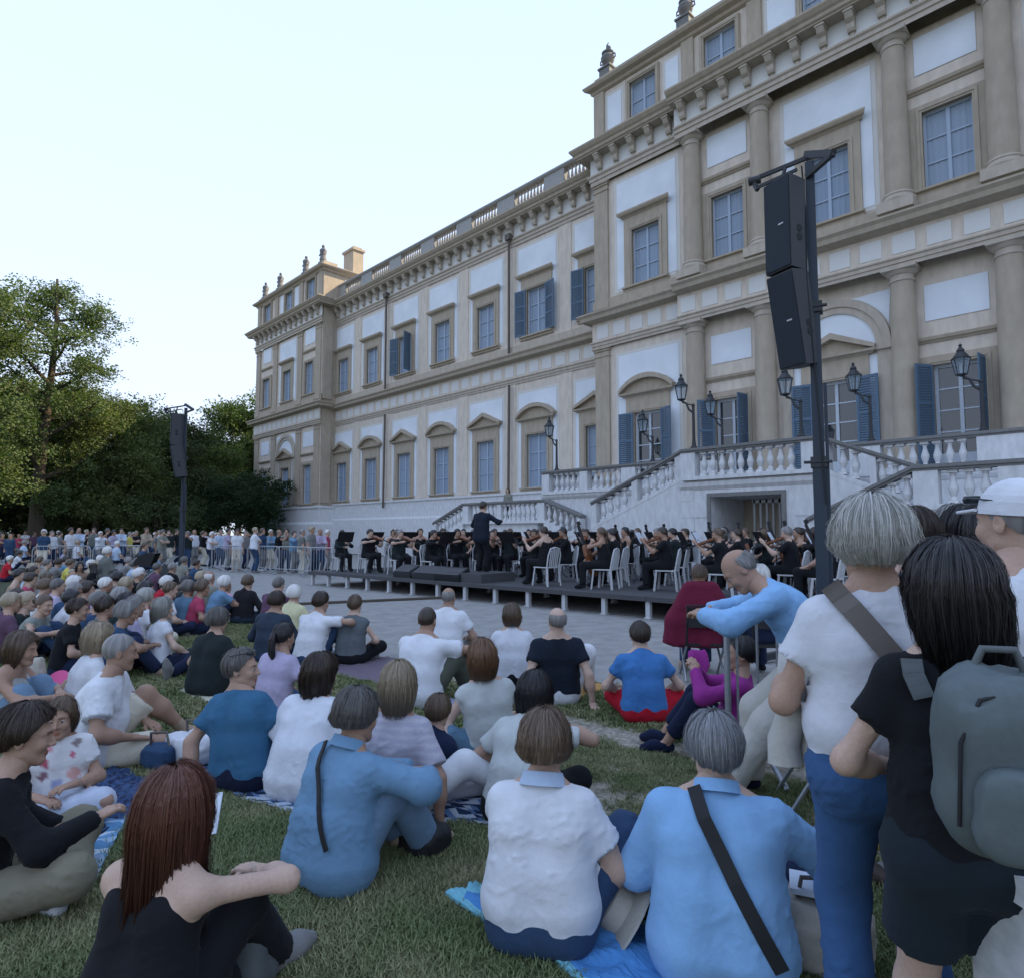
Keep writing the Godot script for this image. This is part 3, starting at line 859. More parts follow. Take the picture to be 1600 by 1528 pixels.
func build_terrace() -> void:
	var T := thing("terrace_staircase", "white stone terrace and double staircase with balustrades before the palace", "staircase")
	var O := Vector3(0, 0, 1)
	var zb := -20.6     # front of the long terrace
	var zc := -18.3     # front of the middle landing
	var fl := 3.28
	# long terrace
	var w1 := MB.new()
	w1.box(-19.1, 0, -24.6, 10.0, fl - 0.12, zb)
	part(T, "terrace_wall", w1.mesh(), M.marble)
	var s1 := MB.new()
	s1.mold(Vector3(-19.1, fl - 0.12, zb), Vector3(10.0, fl - 0.12, zb), O, [Vector2(0.02, -0.1), Vector2(0.10, 0), Vector2(0.12, 0.12), Vector2(-4.0, 0.12)], 0, 0, false)
	part(T, "terrace_floor", s1.mesh(), M.marble)
	balustrade(T, Vector3(-19.0, fl, zb), Vector3(-10.9, fl, zb), [[0, 0.05], [0.26, 0.31], [0.52, 0.60], [0.94, 1.0]], O)
	balustrade(T, Vector3(-6.5, fl, zb), Vector3(9.9, fl, zb), [[0.0, 0.05], [0.19, 0.29], [0.42, 0.50], [0.7, 0.76]], O)
	balustrade(T, Vector3(-19.0, fl, -24.4), Vector3(-19.0, fl, zb), [[0, 0.1], [0.9, 1.0]], Vector3(-1, 0, 0))
	# middle landing with the cellar door
	var w2 := MB.new()
	wall_grid(w2, -10.9, -6.5, 0, fl - 0.1, zc, [Rect2(-9.85, 0, 2.2, 2.72)], 2.2)
	w2.quad(Vector3(-10.9, 0, -20.6), Vector3(-10.9, 0, zc), Vector3(-10.9, fl, zc), Vector3(-10.9, fl, -20.6))
	w2.quad(Vector3(-6.5, 0, zc), Vector3(-6.5, 0, -20.6), Vector3(-6.5, fl, -20.6), Vector3(-6.5, fl, zc))
	w2.box(-10.9, fl - 0.1, -20.6, -6.5, fl, zc - 0.002)
	part(T, "landing_wall", w2.mesh(), M.marble)
	# courses of the masonry
	for r in 6:
		for k in 5:
			var x0 := -10.88 + k * 0.9 - (0.45 if r % 2 else 0.0)
			var x1 := x0 + 0.885
			x0 = maxf(x0, -10.88); x1 = minf(x1, -6.52)
			var y0 := 0.02 + r * 0.52
			if x1 - x0 < 0.1 or (y0 < 2.7 and x1 > -9.85 and x0 < -7.65): continue
			var bl := MB.new()
			bl.box(x0, y0, zc, x1, y0 + 0.505, zc + 0.018)
			part(T, "stone_block", bl.mesh(), M.marble)
	var dm := MB.new()
	dm.box(-9.85, 0, zc - 2.29, -7.65, 2.72, zc - 2.2)
	part(T, "cellar_wall", dm.mesh(), M.stone)
	var dr := MB.new()
	for k in 5:
		dr.box(-8.62 + k * 0.19, 0, zc - 0.30, -8.62 + k * 0.19 + 0.06, 2.6, zc - 0.25)
	dr.box(-8.66, 2.5, zc - 0.3, -7.66, 2.6, zc - 0.25); dr.box(-8.66, 1.2, zc - 0.3, -7.66, 1.3, zc - 0.25)
	part(T, "cellar_gate", dr.mesh(), M.marble_dark)
	var fr := MB.new()
	fr.box(-9.97, 0, zc, -9.85, 2.84, zc + 0.05); fr.box(-7.65, 0, zc, -7.53, 2.84, zc + 0.05); fr.box(-9.85, 2.72, zc, -7.65, 2.84, zc + 0.05)
	part(T, "cellar_door_frame", fr.mesh(), M.marble_dark)
	var s2 := MB.new()
	s2.mold(Vector3(-10.9, fl - 0.22, zc), Vector3(-6.5, fl - 0.22, zc), O, [Vector2(0.0, -0.12), Vector2(0.08, 0), Vector2(0.10, 0.14), Vector2(0, 0.16)])
	part(T, "string_course", s2.mesh(), M.marble)
	balustrade(T, Vector3(-10.8, fl, zc), Vector3(-6.6, fl, zc), [[0, 0.12], [0.9, 1.0]], O)
	# main flights running down on both sides along the front
	for f in [[-10.9, -14.6, 1.75], [-6.5, -4.0, 2.2]]:
		var xa: float = f[0]
		var xb: float = f[1]
		var yb: float = f[2]
		var poly := PackedVector2Array([Vector2(xa, 0), Vector2(xa, fl), Vector2(xb, yb), Vector2(xb, 0)])
		var wm := MB.new()
		wm.prism(poly, zc - 0.35, zc - 0.02)
		part(T, "flight_wall", wm.mesh(), M.marble)
		var n := 9
		for i in n:
			var x0 := lerpf(xa, xb, float(i) / n)
			var x1 := lerpf(xa, xb, float(i + 1) / n)
			var yy := lerpf(fl, yb, float(i + 1) / n) - 0.06
			var st := MB.new()
			st.box(minf(x0, x1), yy - 0.4, -20.55, maxf(x0, x1), yy, zc - 0.36)
			part(T, "step", st.mesh(), M.marble)
		balustrade(T, Vector3(xa, fl, zc - 0.18), Vector3(xb, yb, zc - 0.18), [[0.0, 0.06], [0.46, 0.52], [0.94, 1.0]], O)
	# lower landings outside, with the last flights down to the court
	var w3 := MB.new()
	w3.box(-24.0, 0, -25.6, -19.15, 2.06, -20.3)
	part(T, "landing_wall", w3.mesh(), M.marble)
	balustrade(T, Vector3(-24.0, 2.06, -20.3), Vector3(-18.6, 2.06, -20.3), [[0, 0.07], [0.45, 0.5], [0.92, 1.0]], O)
	for f in [[-24.0, -26.4, 1.15], [-18.6, -16.6, 1.35]]:
		var wm := MB.new()
		wm.prism(PackedVector2Array([Vector2(f[0], 0), Vector2(f[0], 2.06), Vector2(f[1], f[2]), Vector2(f[1], 0)]), -20.48, -20.12)
		part(T, "flight_wall", wm.mesh(), M.marble)
		balustrade(T, Vector3(f[0], 2.06, -20.3), Vector3(f[1], f[2], -20.3), [[0.9, 1.0]], O)
	var w4 := MB.new()
	w4.box(-4.0, 0, -20.55, 6.0, 2.16, -16.8)
	part(T, "landing_wall", w4.mesh(), M.marble)
	balustrade(T, Vector3(-4.0, 2.16, -16.9), Vector3(5.8, 2.16, -16.9), [[0, 0.05], [0.16, 0.3], [0.5, 0.6]], O)
	var w5 := MB.new()
	w5.prism(PackedVector2Array([Vector2(-4.0, 0), Vector2(-4.0, 2.16), Vector2(-6.4, 1.0), Vector2(-6.4, 0)]), -17.1, -16.7)
	part(T, "flight_wall", w5.mesh(), M.marble)
	balustrade(T, Vector3(-4.0, 2.16, -16.9), Vector3(-6.4, 1.0, -16.9), [[0.9, 1.0]], O)

var LAWN_EDGE := PackedVector2Array([Vector2(-60, -3.0), Vector2(-30, -5.2), Vector2(-16, -5.3), Vector2(-10.6, -4.7), Vector2(-8.4, -4.65), Vector2(-6.4, -4.6), Vector2(-5.2, -4.9), Vector2(-4.4, -5.6), Vector2(-3.2, -5.75), Vector2(-1.5, -5.9), Vector2(6, -6.3), Vector2(14, -6.4)])
var worn := FastNoiseLite.new()

func lawn_edge_z(x: float) -> float:
	for i in LAWN_EDGE.size() - 1:
		if x <= LAWN_EDGE[i + 1].x:
			return lerpf(LAWN_EDGE[i].y, LAWN_EDGE[i + 1].y, clampf((x - LAWN_EDGE[i].x) / (LAWN_EDGE[i + 1].x - LAWN_EDGE[i].x), 0, 1))
	return -6.4

func bareness(x: float, z: float) -> float:   # 1 where feet have worn the grass down to earth
	var p := Vector2(x, z)
	var b := worn.get_noise_2d(x * 9.0, z * 9.0) * 0.75 + worn.get_noise_2d(x * 40.0 + 50.0, z * 40.0) * 0.30 - 0.04
	# the trodden strip beside the barrier and the patch between the sitters
	for s in [[Vector2(-3.7, -4.15), Vector2(-1.4, -4.5), 0.22, 0.9], [Vector2(-3.6, -3.0), Vector2(-2.4, -3.35), 0.65, 0.6], [Vector2(-2.4, -2.9), Vector2(-1.3, -3.6), 0.5, 0.45], [Vector2(-5.6, -4.2), Vector2(-4.9, -3.6), 0.5, 0.4]]:
		var q := Geometry2D.get_closest_point_to_segment(p, s[0], s[1])
		b += s[3] * (1.0 - smoothstep(0.0, s[2] * 1.6, p.distance_to(q) + 0.12 * worn.get_noise_2d(x * 60.0, z * 60.0)))
	b += 0.5 * (1.0 - smoothstep(0.0, 0.5, z - lawn_edge_z(x)))
	return clampf(b, 0.0, 1.0)

func build_ground() -> void:
	worn.seed = 4
	worn.frequency = 0.05
	worn.fractal_octaves = 3
	var far := MB.new()
	far.quad(Vector3(-400, -0.012, 300), Vector3(300, -0.012, 300), Vector3(300, -0.012, -400), Vector3(-400, -0.012, -400))
	structure("ground", far.mesh(), mat(L(0.055, 0.065, 0.03), 0.95, noise_tex(0.02, 0.6, 1.0, 21), 0.08))
	# gravel court
	var gr := MB.new()
	gr.quad(Vector3(-62, -0.004, 0), Vector3(20, -0.004, 0), Vector3(20, -0.004, -24.9), Vector3(-62, -0.004, -24.9))
	var gm := mat(L(0.52, 0.51, 0.49), 0.95, noise_tex(0.35, 0.72, 1.0, 31, 1024, 4), 0.45, noise_tex(0.4, 0, 1, 32, 512, 4, 5.0), 0.7)
	gm.detail_enabled = true
	gm.detail_blend_mode = BaseMaterial3D.BLEND_MODE_MUL
	gm.detail_albedo = noise_tex(0.01, 0.85, 1.0, 33)
	gm.detail_uv_layer = BaseMaterial3D.DETAIL_UV_1
	structure("gravel_court", gr.mesh(), gm)
	# lawn, with a picture of where turf and trodden earth lie
	var x0 := -16.0
	var x1 := 4.0
	var z0 := -7.0
	var z1 := 3.0
	var iw := 1100
	var ih := 550
	var img := Image.create(iw, ih, false, Image.FORMAT_RGB8)
	var fine := FastNoiseLite.new()
	fine.seed = 8
	fine.frequency = 0.9
	fine.fractal_octaves = 3
	for j in ih:
		var z := lerpf(z0, z1, float(j) / ih)
		for i in iw:
			var x := lerpf(x0, x1, float(i) / iw)
			var b := bareness(x, z)
			var n := fine.get_noise_2d(i * 0.55, j * 0.55)
			var n2 := worn.get_noise_2d(x * 22.0, z * 22.0 + 90.0)
			var turf := Color(0.115, 0.14, 0.065).lerp(Color(0.20, 0.195, 0.11), clampf(0.5 + n2 * 0.9, 0, 1))
			var earth := Color(0.25, 0.22, 0.18).lerp(Color(0.35, 0.32, 0.27), clampf(0.5 + n, 0, 1))
			var c := turf.lerp(earth, clampf(b * 1.15 + n * 0.35 * (1.0 - absf(b - 0.5)), 0, 1)) * (1.0 + n * 0.35)
			img.set_pixel(i, j, c.linear_to_srgb())
	img.generate_mipmaps()
	var lm := StandardMaterial3D.new()
	lm.albedo_texture = ImageTexture.create_from_image(img)
	lm.roughness = 0.95
	lm.metallic_specular = 0.2
	lm.normal_enabled = true
	lm.normal_texture = noise_tex(0.12, 0, 1, 41, 512, 5, 6.0)
	lm.normal_scale = 0.8
	var near := MB.new()
	near.use_uv = true
	var nx := 100
	for i in nx:
		var xa := lerpf(x0, x1, float(i) / nx)
		var xb := lerpf(x0, x1, float(i + 1) / nx)
		var nz := 40
		for j in nz:
			var q := []
			for k in [[0, 1], [1, 1], [1, 0], [0, 0]]:
				var x := xb if k[0] else xa
				var z := lerpf(lawn_edge_z(x) + 0.06 * worn.get_noise_1d(x * 60.0), z1, float(j + k[1]) / nz)
				q.append(Vector3(x, 0.004 + 0.012 * worn.get_noise_2d(x * 30.0, z * 30.0) + 0.004, z))
			near.quad(q[0], q[1], q[2], q[3])
			for k in [0, 2, 1, 0, 3, 2]:
				near.uv.append(Vector2((q[k].x - x0) / (x1 - x0), (q[k].z - z0) / (z1 - z0)))
	structure("lawn", near.mesh(), lm)
	var fl := MB.new()
	for i in 12:
		var xa := lerpf(-58, x0, i / 12.0)
		var xb := lerpf(-58, x0, (i + 1) / 12.0)
		fl.quad(Vector3(xa, 0.003, 12), Vector3(xb, 0.003, 12), Vector3(xb, 0.003, lawn_edge_z(xb)), Vector3(xa, 0.003, lawn_edge_z(xa)))
	fl.quad(Vector3(x0, 0.0, 30), Vector3(20, 0.0, 30), Vector3(20, 0.0, z1), Vector3(x0, 0.0, z1))
	fl.quad(Vector3(x1, 0.0, z1), Vector3(20, 0.0, z1), Vector3(20, 0.0, -6.3), Vector3(x1, 0.0, -6.3))
	structure("lawn_beyond", fl.mesh(), mat(L(0.075, 0.085, 0.04), 0.95, noise_tex(0.05, 0.55, 1.0, 22), 0.2))
	# low kerb across the gravel
	var kb := MB.new()
	kb.hexa([Vector3(-13.72, 0, -6.7), Vector3(-12.5, 0, -10.0), Vector3(-12.5, 0.05, -10.0), Vector3(-13.72, 0.05, -6.7), Vector3(-13.84, 0, -6.74), Vector3(-12.62, 0, -10.04), Vector3(-12.62, 0.05, -10.04), Vector3(-13.84, 0.05, -6.74)])
	structure("kerb", kb.mesh(), mat(L(0.11, 0.09, 0.07), 0.9, M.fine, 1.0))

# ---------------------------------------------------------------- trees
func leaf_clump(seed_: int, size: float, n: int) -> Mesh:
	var r := RandomNumberGenerator.new()
	r.seed = seed_
	var mb := MB.new()
	for i in n:
		var o := Vector3(r.randfn(), r.randfn() * 0.7, r.randfn()) * size * 0.42
		var d := Vector3(r.randf_range(-1, 1), r.randf_range(-0.8, 0.4), r.randf_range(-1, 1)).normalized()
		var s := d.cross(Vector3(r.randf_range(-1, 1), r.randf_range(-1, 1), r.randf_range(-1, 1))).normalized()
		var l := size * r.randf_range(0.24, 0.40)
		var w := l * 0.32
		var nn := s.cross(d)
		var mid := o + d * l * 0.5 + nn * l * 0.06
		mb.quad(o, mid + s * w, o + d * l, mid - s * w)
	return mb.mesh()

func make_tree(called: String, label: String, at: Vector3, h: float, crown: Array, spread: float, col: Color, col2: Color, clumps: int, seed_: int, leaf := 0.55, group := "trees of the park") -> void:
	# crown: [lowest limb as a share of the height, width of the crown at the middle]
	var r := RandomNumberGenerator.new()
	r.seed = seed_
	var T := thing(called, label, "tree", group, at)
	var wood := MB.new()
	var tips := []
	var top := Vector3(r.randf_range(-0.04, 0.04) * h, h * 0.93, r.randf_range(-0.04, 0.04) * h)
	var tr := h * 0.020 + 0.06
	var pts := []
	var rad := []
	for i in 7:
		var t := i / 6.0
		pts.append(top * t + Vector3(sin(t * 5.0 + seed_) * 0.02 * h * t, 0, cos(t * 4.0) * 0.02 * h * t))
		rad.append(tr * (1.25 if i == 0 else (1.0 - 0.85 * t)))
	wood.tube(pts, rad, 9)
	var low: float = crown[0]
	var wid: float = crown[1]
	var limbs := int(9 + spread * 5)
	for i in limbs:
		var t := lerpf(low, 0.93, pow((i + r.randf()) / limbs, 0.85))
		var o: Vector3 = pts[0].lerp(pts[6], t)
		o = pts[int(t * 6)].lerp(pts[mini(int(t * 6) + 1, 6)], t * 6 - int(t * 6))
		var a := i * 2.4 + r.randf_range(-0.5, 0.5)
		var prof := sin(PI * clampf((t - low) / (1.02 - low) * 0.82 + 0.16, 0, 1))
		var l := wid * (0.55 + 0.45 * prof) * r.randf_range(0.75, 1.12) * (0.6 if t > 0.85 else 1.0)
		var dir := Vector3(cos(a), r.randf_range(0.15, 0.75), sin(a)).normalized()
		var e := o + dir * l
		var m := o.lerp(e, 0.5) + Vector3(0, -0.05 * l, 0)
		var br := tr * (1.0 - 0.8 * t) * 0.55 + 0.02
		wood.tube([o, m, e], [br, br * 0.6, br * 0.22], 6, false)
		for j in 5:
			var s := r.randf_range(0.35, 1.0)
			var so := o.lerp(m, s * 2) if s < 0.5 else m.lerp(e, s * 2 - 1)
			var sd := (dir + Vector3(r.randf_range(-1, 1), r.randf_range(-0.6, 0.8), r.randf_range(-1, 1))).normalized()
			var sl := l * r.randf_range(0.25, 0.5)
			var se := so + sd * sl
			wood.tube([so, so.lerp(se, 0.5) + Vector3(0, 0.04 * sl, 0), se], [br * 0.4, br * 0.28, br * 0.1], 5, false)
			tips.append(se)
			tips.append(so.lerp(se, 0.6))
		tips.append(e)
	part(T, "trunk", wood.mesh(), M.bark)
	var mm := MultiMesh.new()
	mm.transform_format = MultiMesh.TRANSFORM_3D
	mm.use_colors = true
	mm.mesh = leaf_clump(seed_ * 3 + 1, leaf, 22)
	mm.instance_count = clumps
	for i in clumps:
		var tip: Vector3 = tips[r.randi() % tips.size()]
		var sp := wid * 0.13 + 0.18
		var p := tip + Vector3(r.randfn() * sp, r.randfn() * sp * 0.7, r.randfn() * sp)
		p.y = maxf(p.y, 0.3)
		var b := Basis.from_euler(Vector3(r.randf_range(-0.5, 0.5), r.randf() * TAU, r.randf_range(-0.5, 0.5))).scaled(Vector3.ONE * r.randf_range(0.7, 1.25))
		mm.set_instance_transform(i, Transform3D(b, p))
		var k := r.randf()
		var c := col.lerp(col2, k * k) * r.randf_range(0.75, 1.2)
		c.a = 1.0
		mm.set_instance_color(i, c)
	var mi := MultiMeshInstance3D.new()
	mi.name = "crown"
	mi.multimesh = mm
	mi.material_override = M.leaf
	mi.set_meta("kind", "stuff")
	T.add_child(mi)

func build_trees() -> void:
	M.bark = mat(L(0.085, 0.068, 0.052), 0.95, M.stain, 0.8)
	var lf := StandardMaterial3D.new()
	lf.albedo_color = Color.WHITE
	lf.vertex_color_use_as_albedo = true
	lf.roughness = 0.6
	lf.metallic_specular = 0.25
	lf.backlight_enabled = true
	lf.backlight = Color(0.75, 0.85, 0.35)
	lf.cull_mode = BaseMaterial3D.CULL_DISABLED
	M.leaf = lf
	var g := Color(0.095, 0.135, 0.060)
	var y := Color(0.14, 0.175, 0.075)
	var d := Color(0.10, 0.135, 0.07)
	make_tree("park_tree", "tallest tree, its airy crown open to the sky, left of the palace", Vector3(-51.8, 0, -7.1), 20.0, [0.16, 3.3], 2.4, g, y, 2000, 11, 0.50)
	make_tree("park_tree", "tall dense tree cut by the left edge of the view", Vector3(-48.4, 0, -2.0), 17.6, [0.10, 3.8], 1.6, g, y, 2500, 12, 0.58)
	make_tree("park_tree", "rounded bright green tree just right of the tallest tree", Vector3(-54.4, 0, -11.0), 12.0, [0.18, 4.2], 1.2, Color(0.11, 0.14, 0.055), Color(0.16, 0.185, 0.075), 2800, 13, 0.5)
	make_tree("park_tree", "low spreading yellow-green tree behind the standing crowd", Vector3(-54.6, 0, -12.6), 7.6, [0.2, 3.0], 1.0, Color(0.12, 0.15, 0.055), Color(0.18, 0.20, 0.08), 1900, 14, 0.42)
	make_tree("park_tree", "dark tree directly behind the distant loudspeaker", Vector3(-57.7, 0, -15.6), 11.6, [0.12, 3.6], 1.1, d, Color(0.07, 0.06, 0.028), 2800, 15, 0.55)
	make_tree("park_tree", "tall tree rising beside the far corner of the palace", Vector3(-73.0, 0, -28.4), 16.6, [0.2, 5.4], 1.3, g, y, 3000, 16, 0.8)
	make_tree("park_tree", "sunlit mid-height tree between the distant loudspeaker and the palace", Vector3(-63.0, 0, -20.6), 9.4, [0.12, 4.0], 1.1, Color(0.10, 0.13, 0.05), Color(0.16, 0.18, 0.07), 2400, 17, 0.55)
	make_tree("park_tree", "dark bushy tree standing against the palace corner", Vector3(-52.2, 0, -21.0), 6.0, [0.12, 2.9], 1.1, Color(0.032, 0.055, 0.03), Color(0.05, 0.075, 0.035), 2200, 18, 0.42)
	make_tree("park_tree", "broad tree filling the gap behind the tallest tree", Vector3(-61.5, 0, -9.0), 13.5, [0.15, 4.8], 1.2, g, y, 2800, 19, 0.7)
	make_tree("park_tree", "deep green tree behind the left edge tree", Vector3(-60.7, 0, -4.6), 12.5, [0.12, 5.0], 1.2, d, g, 2600, 20, 0.7)
	make_tree("park_tree", "far dim tree seen below the distant loudspeaker", Vector3(-70.1, 0, -19.6), 10.4, [0.1, 4.6], 1.1, d, g, 2200, 21, 0.7)
	make_tree("park_tree", "far tree closing the view left of the palace corner", Vector3(-79.0, 0, -26.0), 11.5, [0.1, 5.0], 1.1, d, g, 2200, 22, 0.8)
	var where := ["at the left edge of the view", "under the left edge tree", "beside the trunk of the tallest tree", "right of the tallest trunk", "below the bright rounded tree", "left of the distant loudspeaker", "behind the distant loudspeaker", "right of the distant loudspeaker post"]
	var spot := [Vector2(-63.1, -5.6), Vector2(-65.4, -7.6), Vector2(-67.5, -9.7), Vector2(-58.6, -10.2), Vector2(-60.6, -12.5), Vector2(-62.4, -14.9), Vector2(-54.1, -14.8), Vector2(-55.8, -17.4)]
	for i in 8:
		make_tree("shrub", "dark leafy shrub " + where[i], Vector3(spot[i].x, 0, spot[i].y), 4.4 + (i % 2) * 0.9, [0.05, 2.7], 0.9, d, y, 1300, 40 + i, 0.45, "shrubs behind the crowd")

# ---------------------------------------------------------------- stage
const STAGE_TURN := 0.062
var stage_at := Vector3(-18.9, 0, -9.55)   # front left corner; local x runs along the front, -z to the back
func st(u: float, d: float, y := 0.42) -> Vector3:
	return stage_at + Vector3(cos(STAGE_TURN) * u, y, -sin(STAGE_TURN) * u) + Vector3(-sin(STAGE_TURN), 0, -cos(STAGE_TURN)) * d

func build_stage() -> void:
	M.deck = mat(L(0.085, 0.085, 0.09), 0.85, M.fine, 0.9)
	M.white_paint = mat(L(0.58, 0.60, 0.62), 0.6, M.fine, 0.9)
	M.black = mat(L(0.016, 0.017, 0.019), 0.65)
	var S := thing("concert_stage", "low dark platform on white legs carrying the seated orchestra", "stage", "", stage_at, STAGE_TURN)
	var dm := MB.new()
	dm.box(0.006, 0.33, -1.994, 1.994, 0.42, -0.006)
	var deck := dm.mesh()
	for i in 8:
		for j in 4:
			part(S, "deck_panel", deck, M.deck, Vector3(i * 2.0, 0, -j * 2.0))
	var lg := MB.new()
	lg.box(-0.045, 0.02, -0.045, 0.045, 0.33, 0.045)
	lg.box(-0.07, 0, -0.07, 0.07, 0.02, 0.07)
	var leg := lg.mesh()
	for i in 17:
		for j in [0.12, 2.0, 4.0]:
			if i % 2 == 0 or j < 0.5:
				part(S, "stage_leg", leg, M.white_paint, Vector3(clampf(i * 1.0, 0.1, 15.9), 0, -j))
	var sk := MB.new()
	sk.box(0.2, 0.0, -7.8, 15.8, 0.32, -7.7)
	part(S, "back_skirt", sk.mesh(), M.black)
	# podium of the conductor
	var pd := MB.new()
	pd.box(-0.6, 0, -0.6, 0.6, 0.22, 0.6)
	solo("conductor_podium", pd.mesh(), M.deck, "small dark podium under the standing conductor", "podium", "", st(6.9, 0.75), STAGE_TURN)
	# monitors along the front edge
	for k in [[5.5, 0.3, "wide grey floor monitor on the stage edge left of the podium", 1.0], [6.35, 0.3, "black floor monitor on the stage edge in front of the podium", 0.9], [4.5, 0.35, "low floor monitor by the knees of the left violinists", 0.7]]:
		var w: float = k[3]
		var mb := MB.new()
		mb.hexa([Vector3(-w / 2, 0, 0.2), Vector3(w / 2, 0, 0.2), Vector3(w / 2, 0.14, 0.24), Vector3(-w / 2, 0.14, 0.24), Vector3(-w / 2, 0, -0.24), Vector3(w / 2, 0, -0.24), Vector3(w / 2, 0.34, -0.12), Vector3(-w / 2, 0.34, -0.12)])
		var o := solo("floor_monitor", mb.mesh(), M.black if k[0] > 6 else M.iron, k[2], "loudspeaker", "floor monitors on the stage edge", st(k[0], k[1]), STAGE_TURN)
		var gr := MB.new()
		gr.hexa([Vector3(-w / 2 + 0.04, 0.17, 0.235), Vector3(w / 2 - 0.04, 0.17, 0.235), Vector3(w / 2 - 0.04, 0.32, -0.07), Vector3(-w / 2 + 0.04, 0.32, -0.07), Vector3(-w / 2 + 0.04, 0.16, 0.225), Vector3(w / 2 - 0.04, 0.16, 0.225), Vector3(w / 2 - 0.04, 0.31, -0.08), Vector3(-w / 2 + 0.04, 0.31, -0.08)])
		part(o, "grille", gr.mesh(), M.deck)

# ---------------------------------------------------------------- lamps, loudspeaker masts, barriers
func lantern(at: Vector3, side: float, h: float, label: String) -> void:
	var T := thing("street_lamp", label, "lamp", "iron lanterns along the terrace rail", at)
	var p := MB.new()
	p.lathe(Vector3.ZERO, [Vector2(0.11, 0), Vector2(0.11, 0.06), Vector2(0.07, 0.10), Vector2(0.05, 0.3), Vector2(0.042, h - 0.1), Vector2(0.06, h - 0.06), Vector2(0.03, h), Vector2(0, h + 0.02)], 10)
	part(T, "post", p.mesh(), M.iron)
	var a := MB.new()
	var e := Vector3(side * 0.42, h + 0.16, 0)
	a.tube([Vector3(0, h - 0.30, 0), Vector3(side * 0.16, h - 0.16, 0), Vector3(side * 0.25, h + 0.05, 0), e], [0.035, 0.035, 0.03, 0.025], 7)
	a.tube([Vector3(0, h - 0.05, 0), Vector3(side * 0.2, h + 0.02, 0), Vector3(side * 0.40, h + 0.10, 0)], [0.022], 6)
	part(T, "bracket_arm", a.mesh(), M.iron)
	var g := MB.new()
	var f := MB.new()
	for k in 6:
		var a0 := TAU * k / 6
		var a1 := TAU * (k + 1) / 6
		var b0 := e + Vector3(cos(a0) * 0.13, 0.04, sin(a0) * 0.13)
		var b1 := e + Vector3(cos(a1) * 0.13, 0.04, sin(a1) * 0.13)
		var t0 := e + Vector3(cos(a0) * 0.22, 0.48, sin(a0) * 0.22)
		var t1 := e + Vector3(cos(a1) * 0.22, 0.48, sin(a1) * 0.22)
		g.quad(b1, b0, t0, t1)
		f.tube([b0, t0], [0.016], 5)
		f.tube([t0, t1], [0.02], 5)
		f.tube([b0, b1], [0.016], 5)
		var u0 := e + Vector3(cos(a0) * 0.09, 0.66, sin(a0) * 0.09)
		var u1 := e + Vector3(cos(a1) * 0.09, 0.66, sin(a1) * 0.09)
		f.quad(t1, t0, u0, u1)
	f.lathe(e, [Vector2(0.09, 0.66), Vector2(0.10, 0.70), Vector2(0.06, 0.76), Vector2(0.03, 0.80), Vector2(0.05, 0.84), Vector2(0, 0.90)], 8)
	f.lathe(e, [Vector2(0.03, -0.02), Vector2(0.14, 0.03), Vector2(0.14, 0.045), Vector2(0, 0.05)], 8)
	part(T, "lantern_frame", f.mesh(), M.iron)
	part(T, "lantern_glass", g.mesh(), M.lamp_glass)

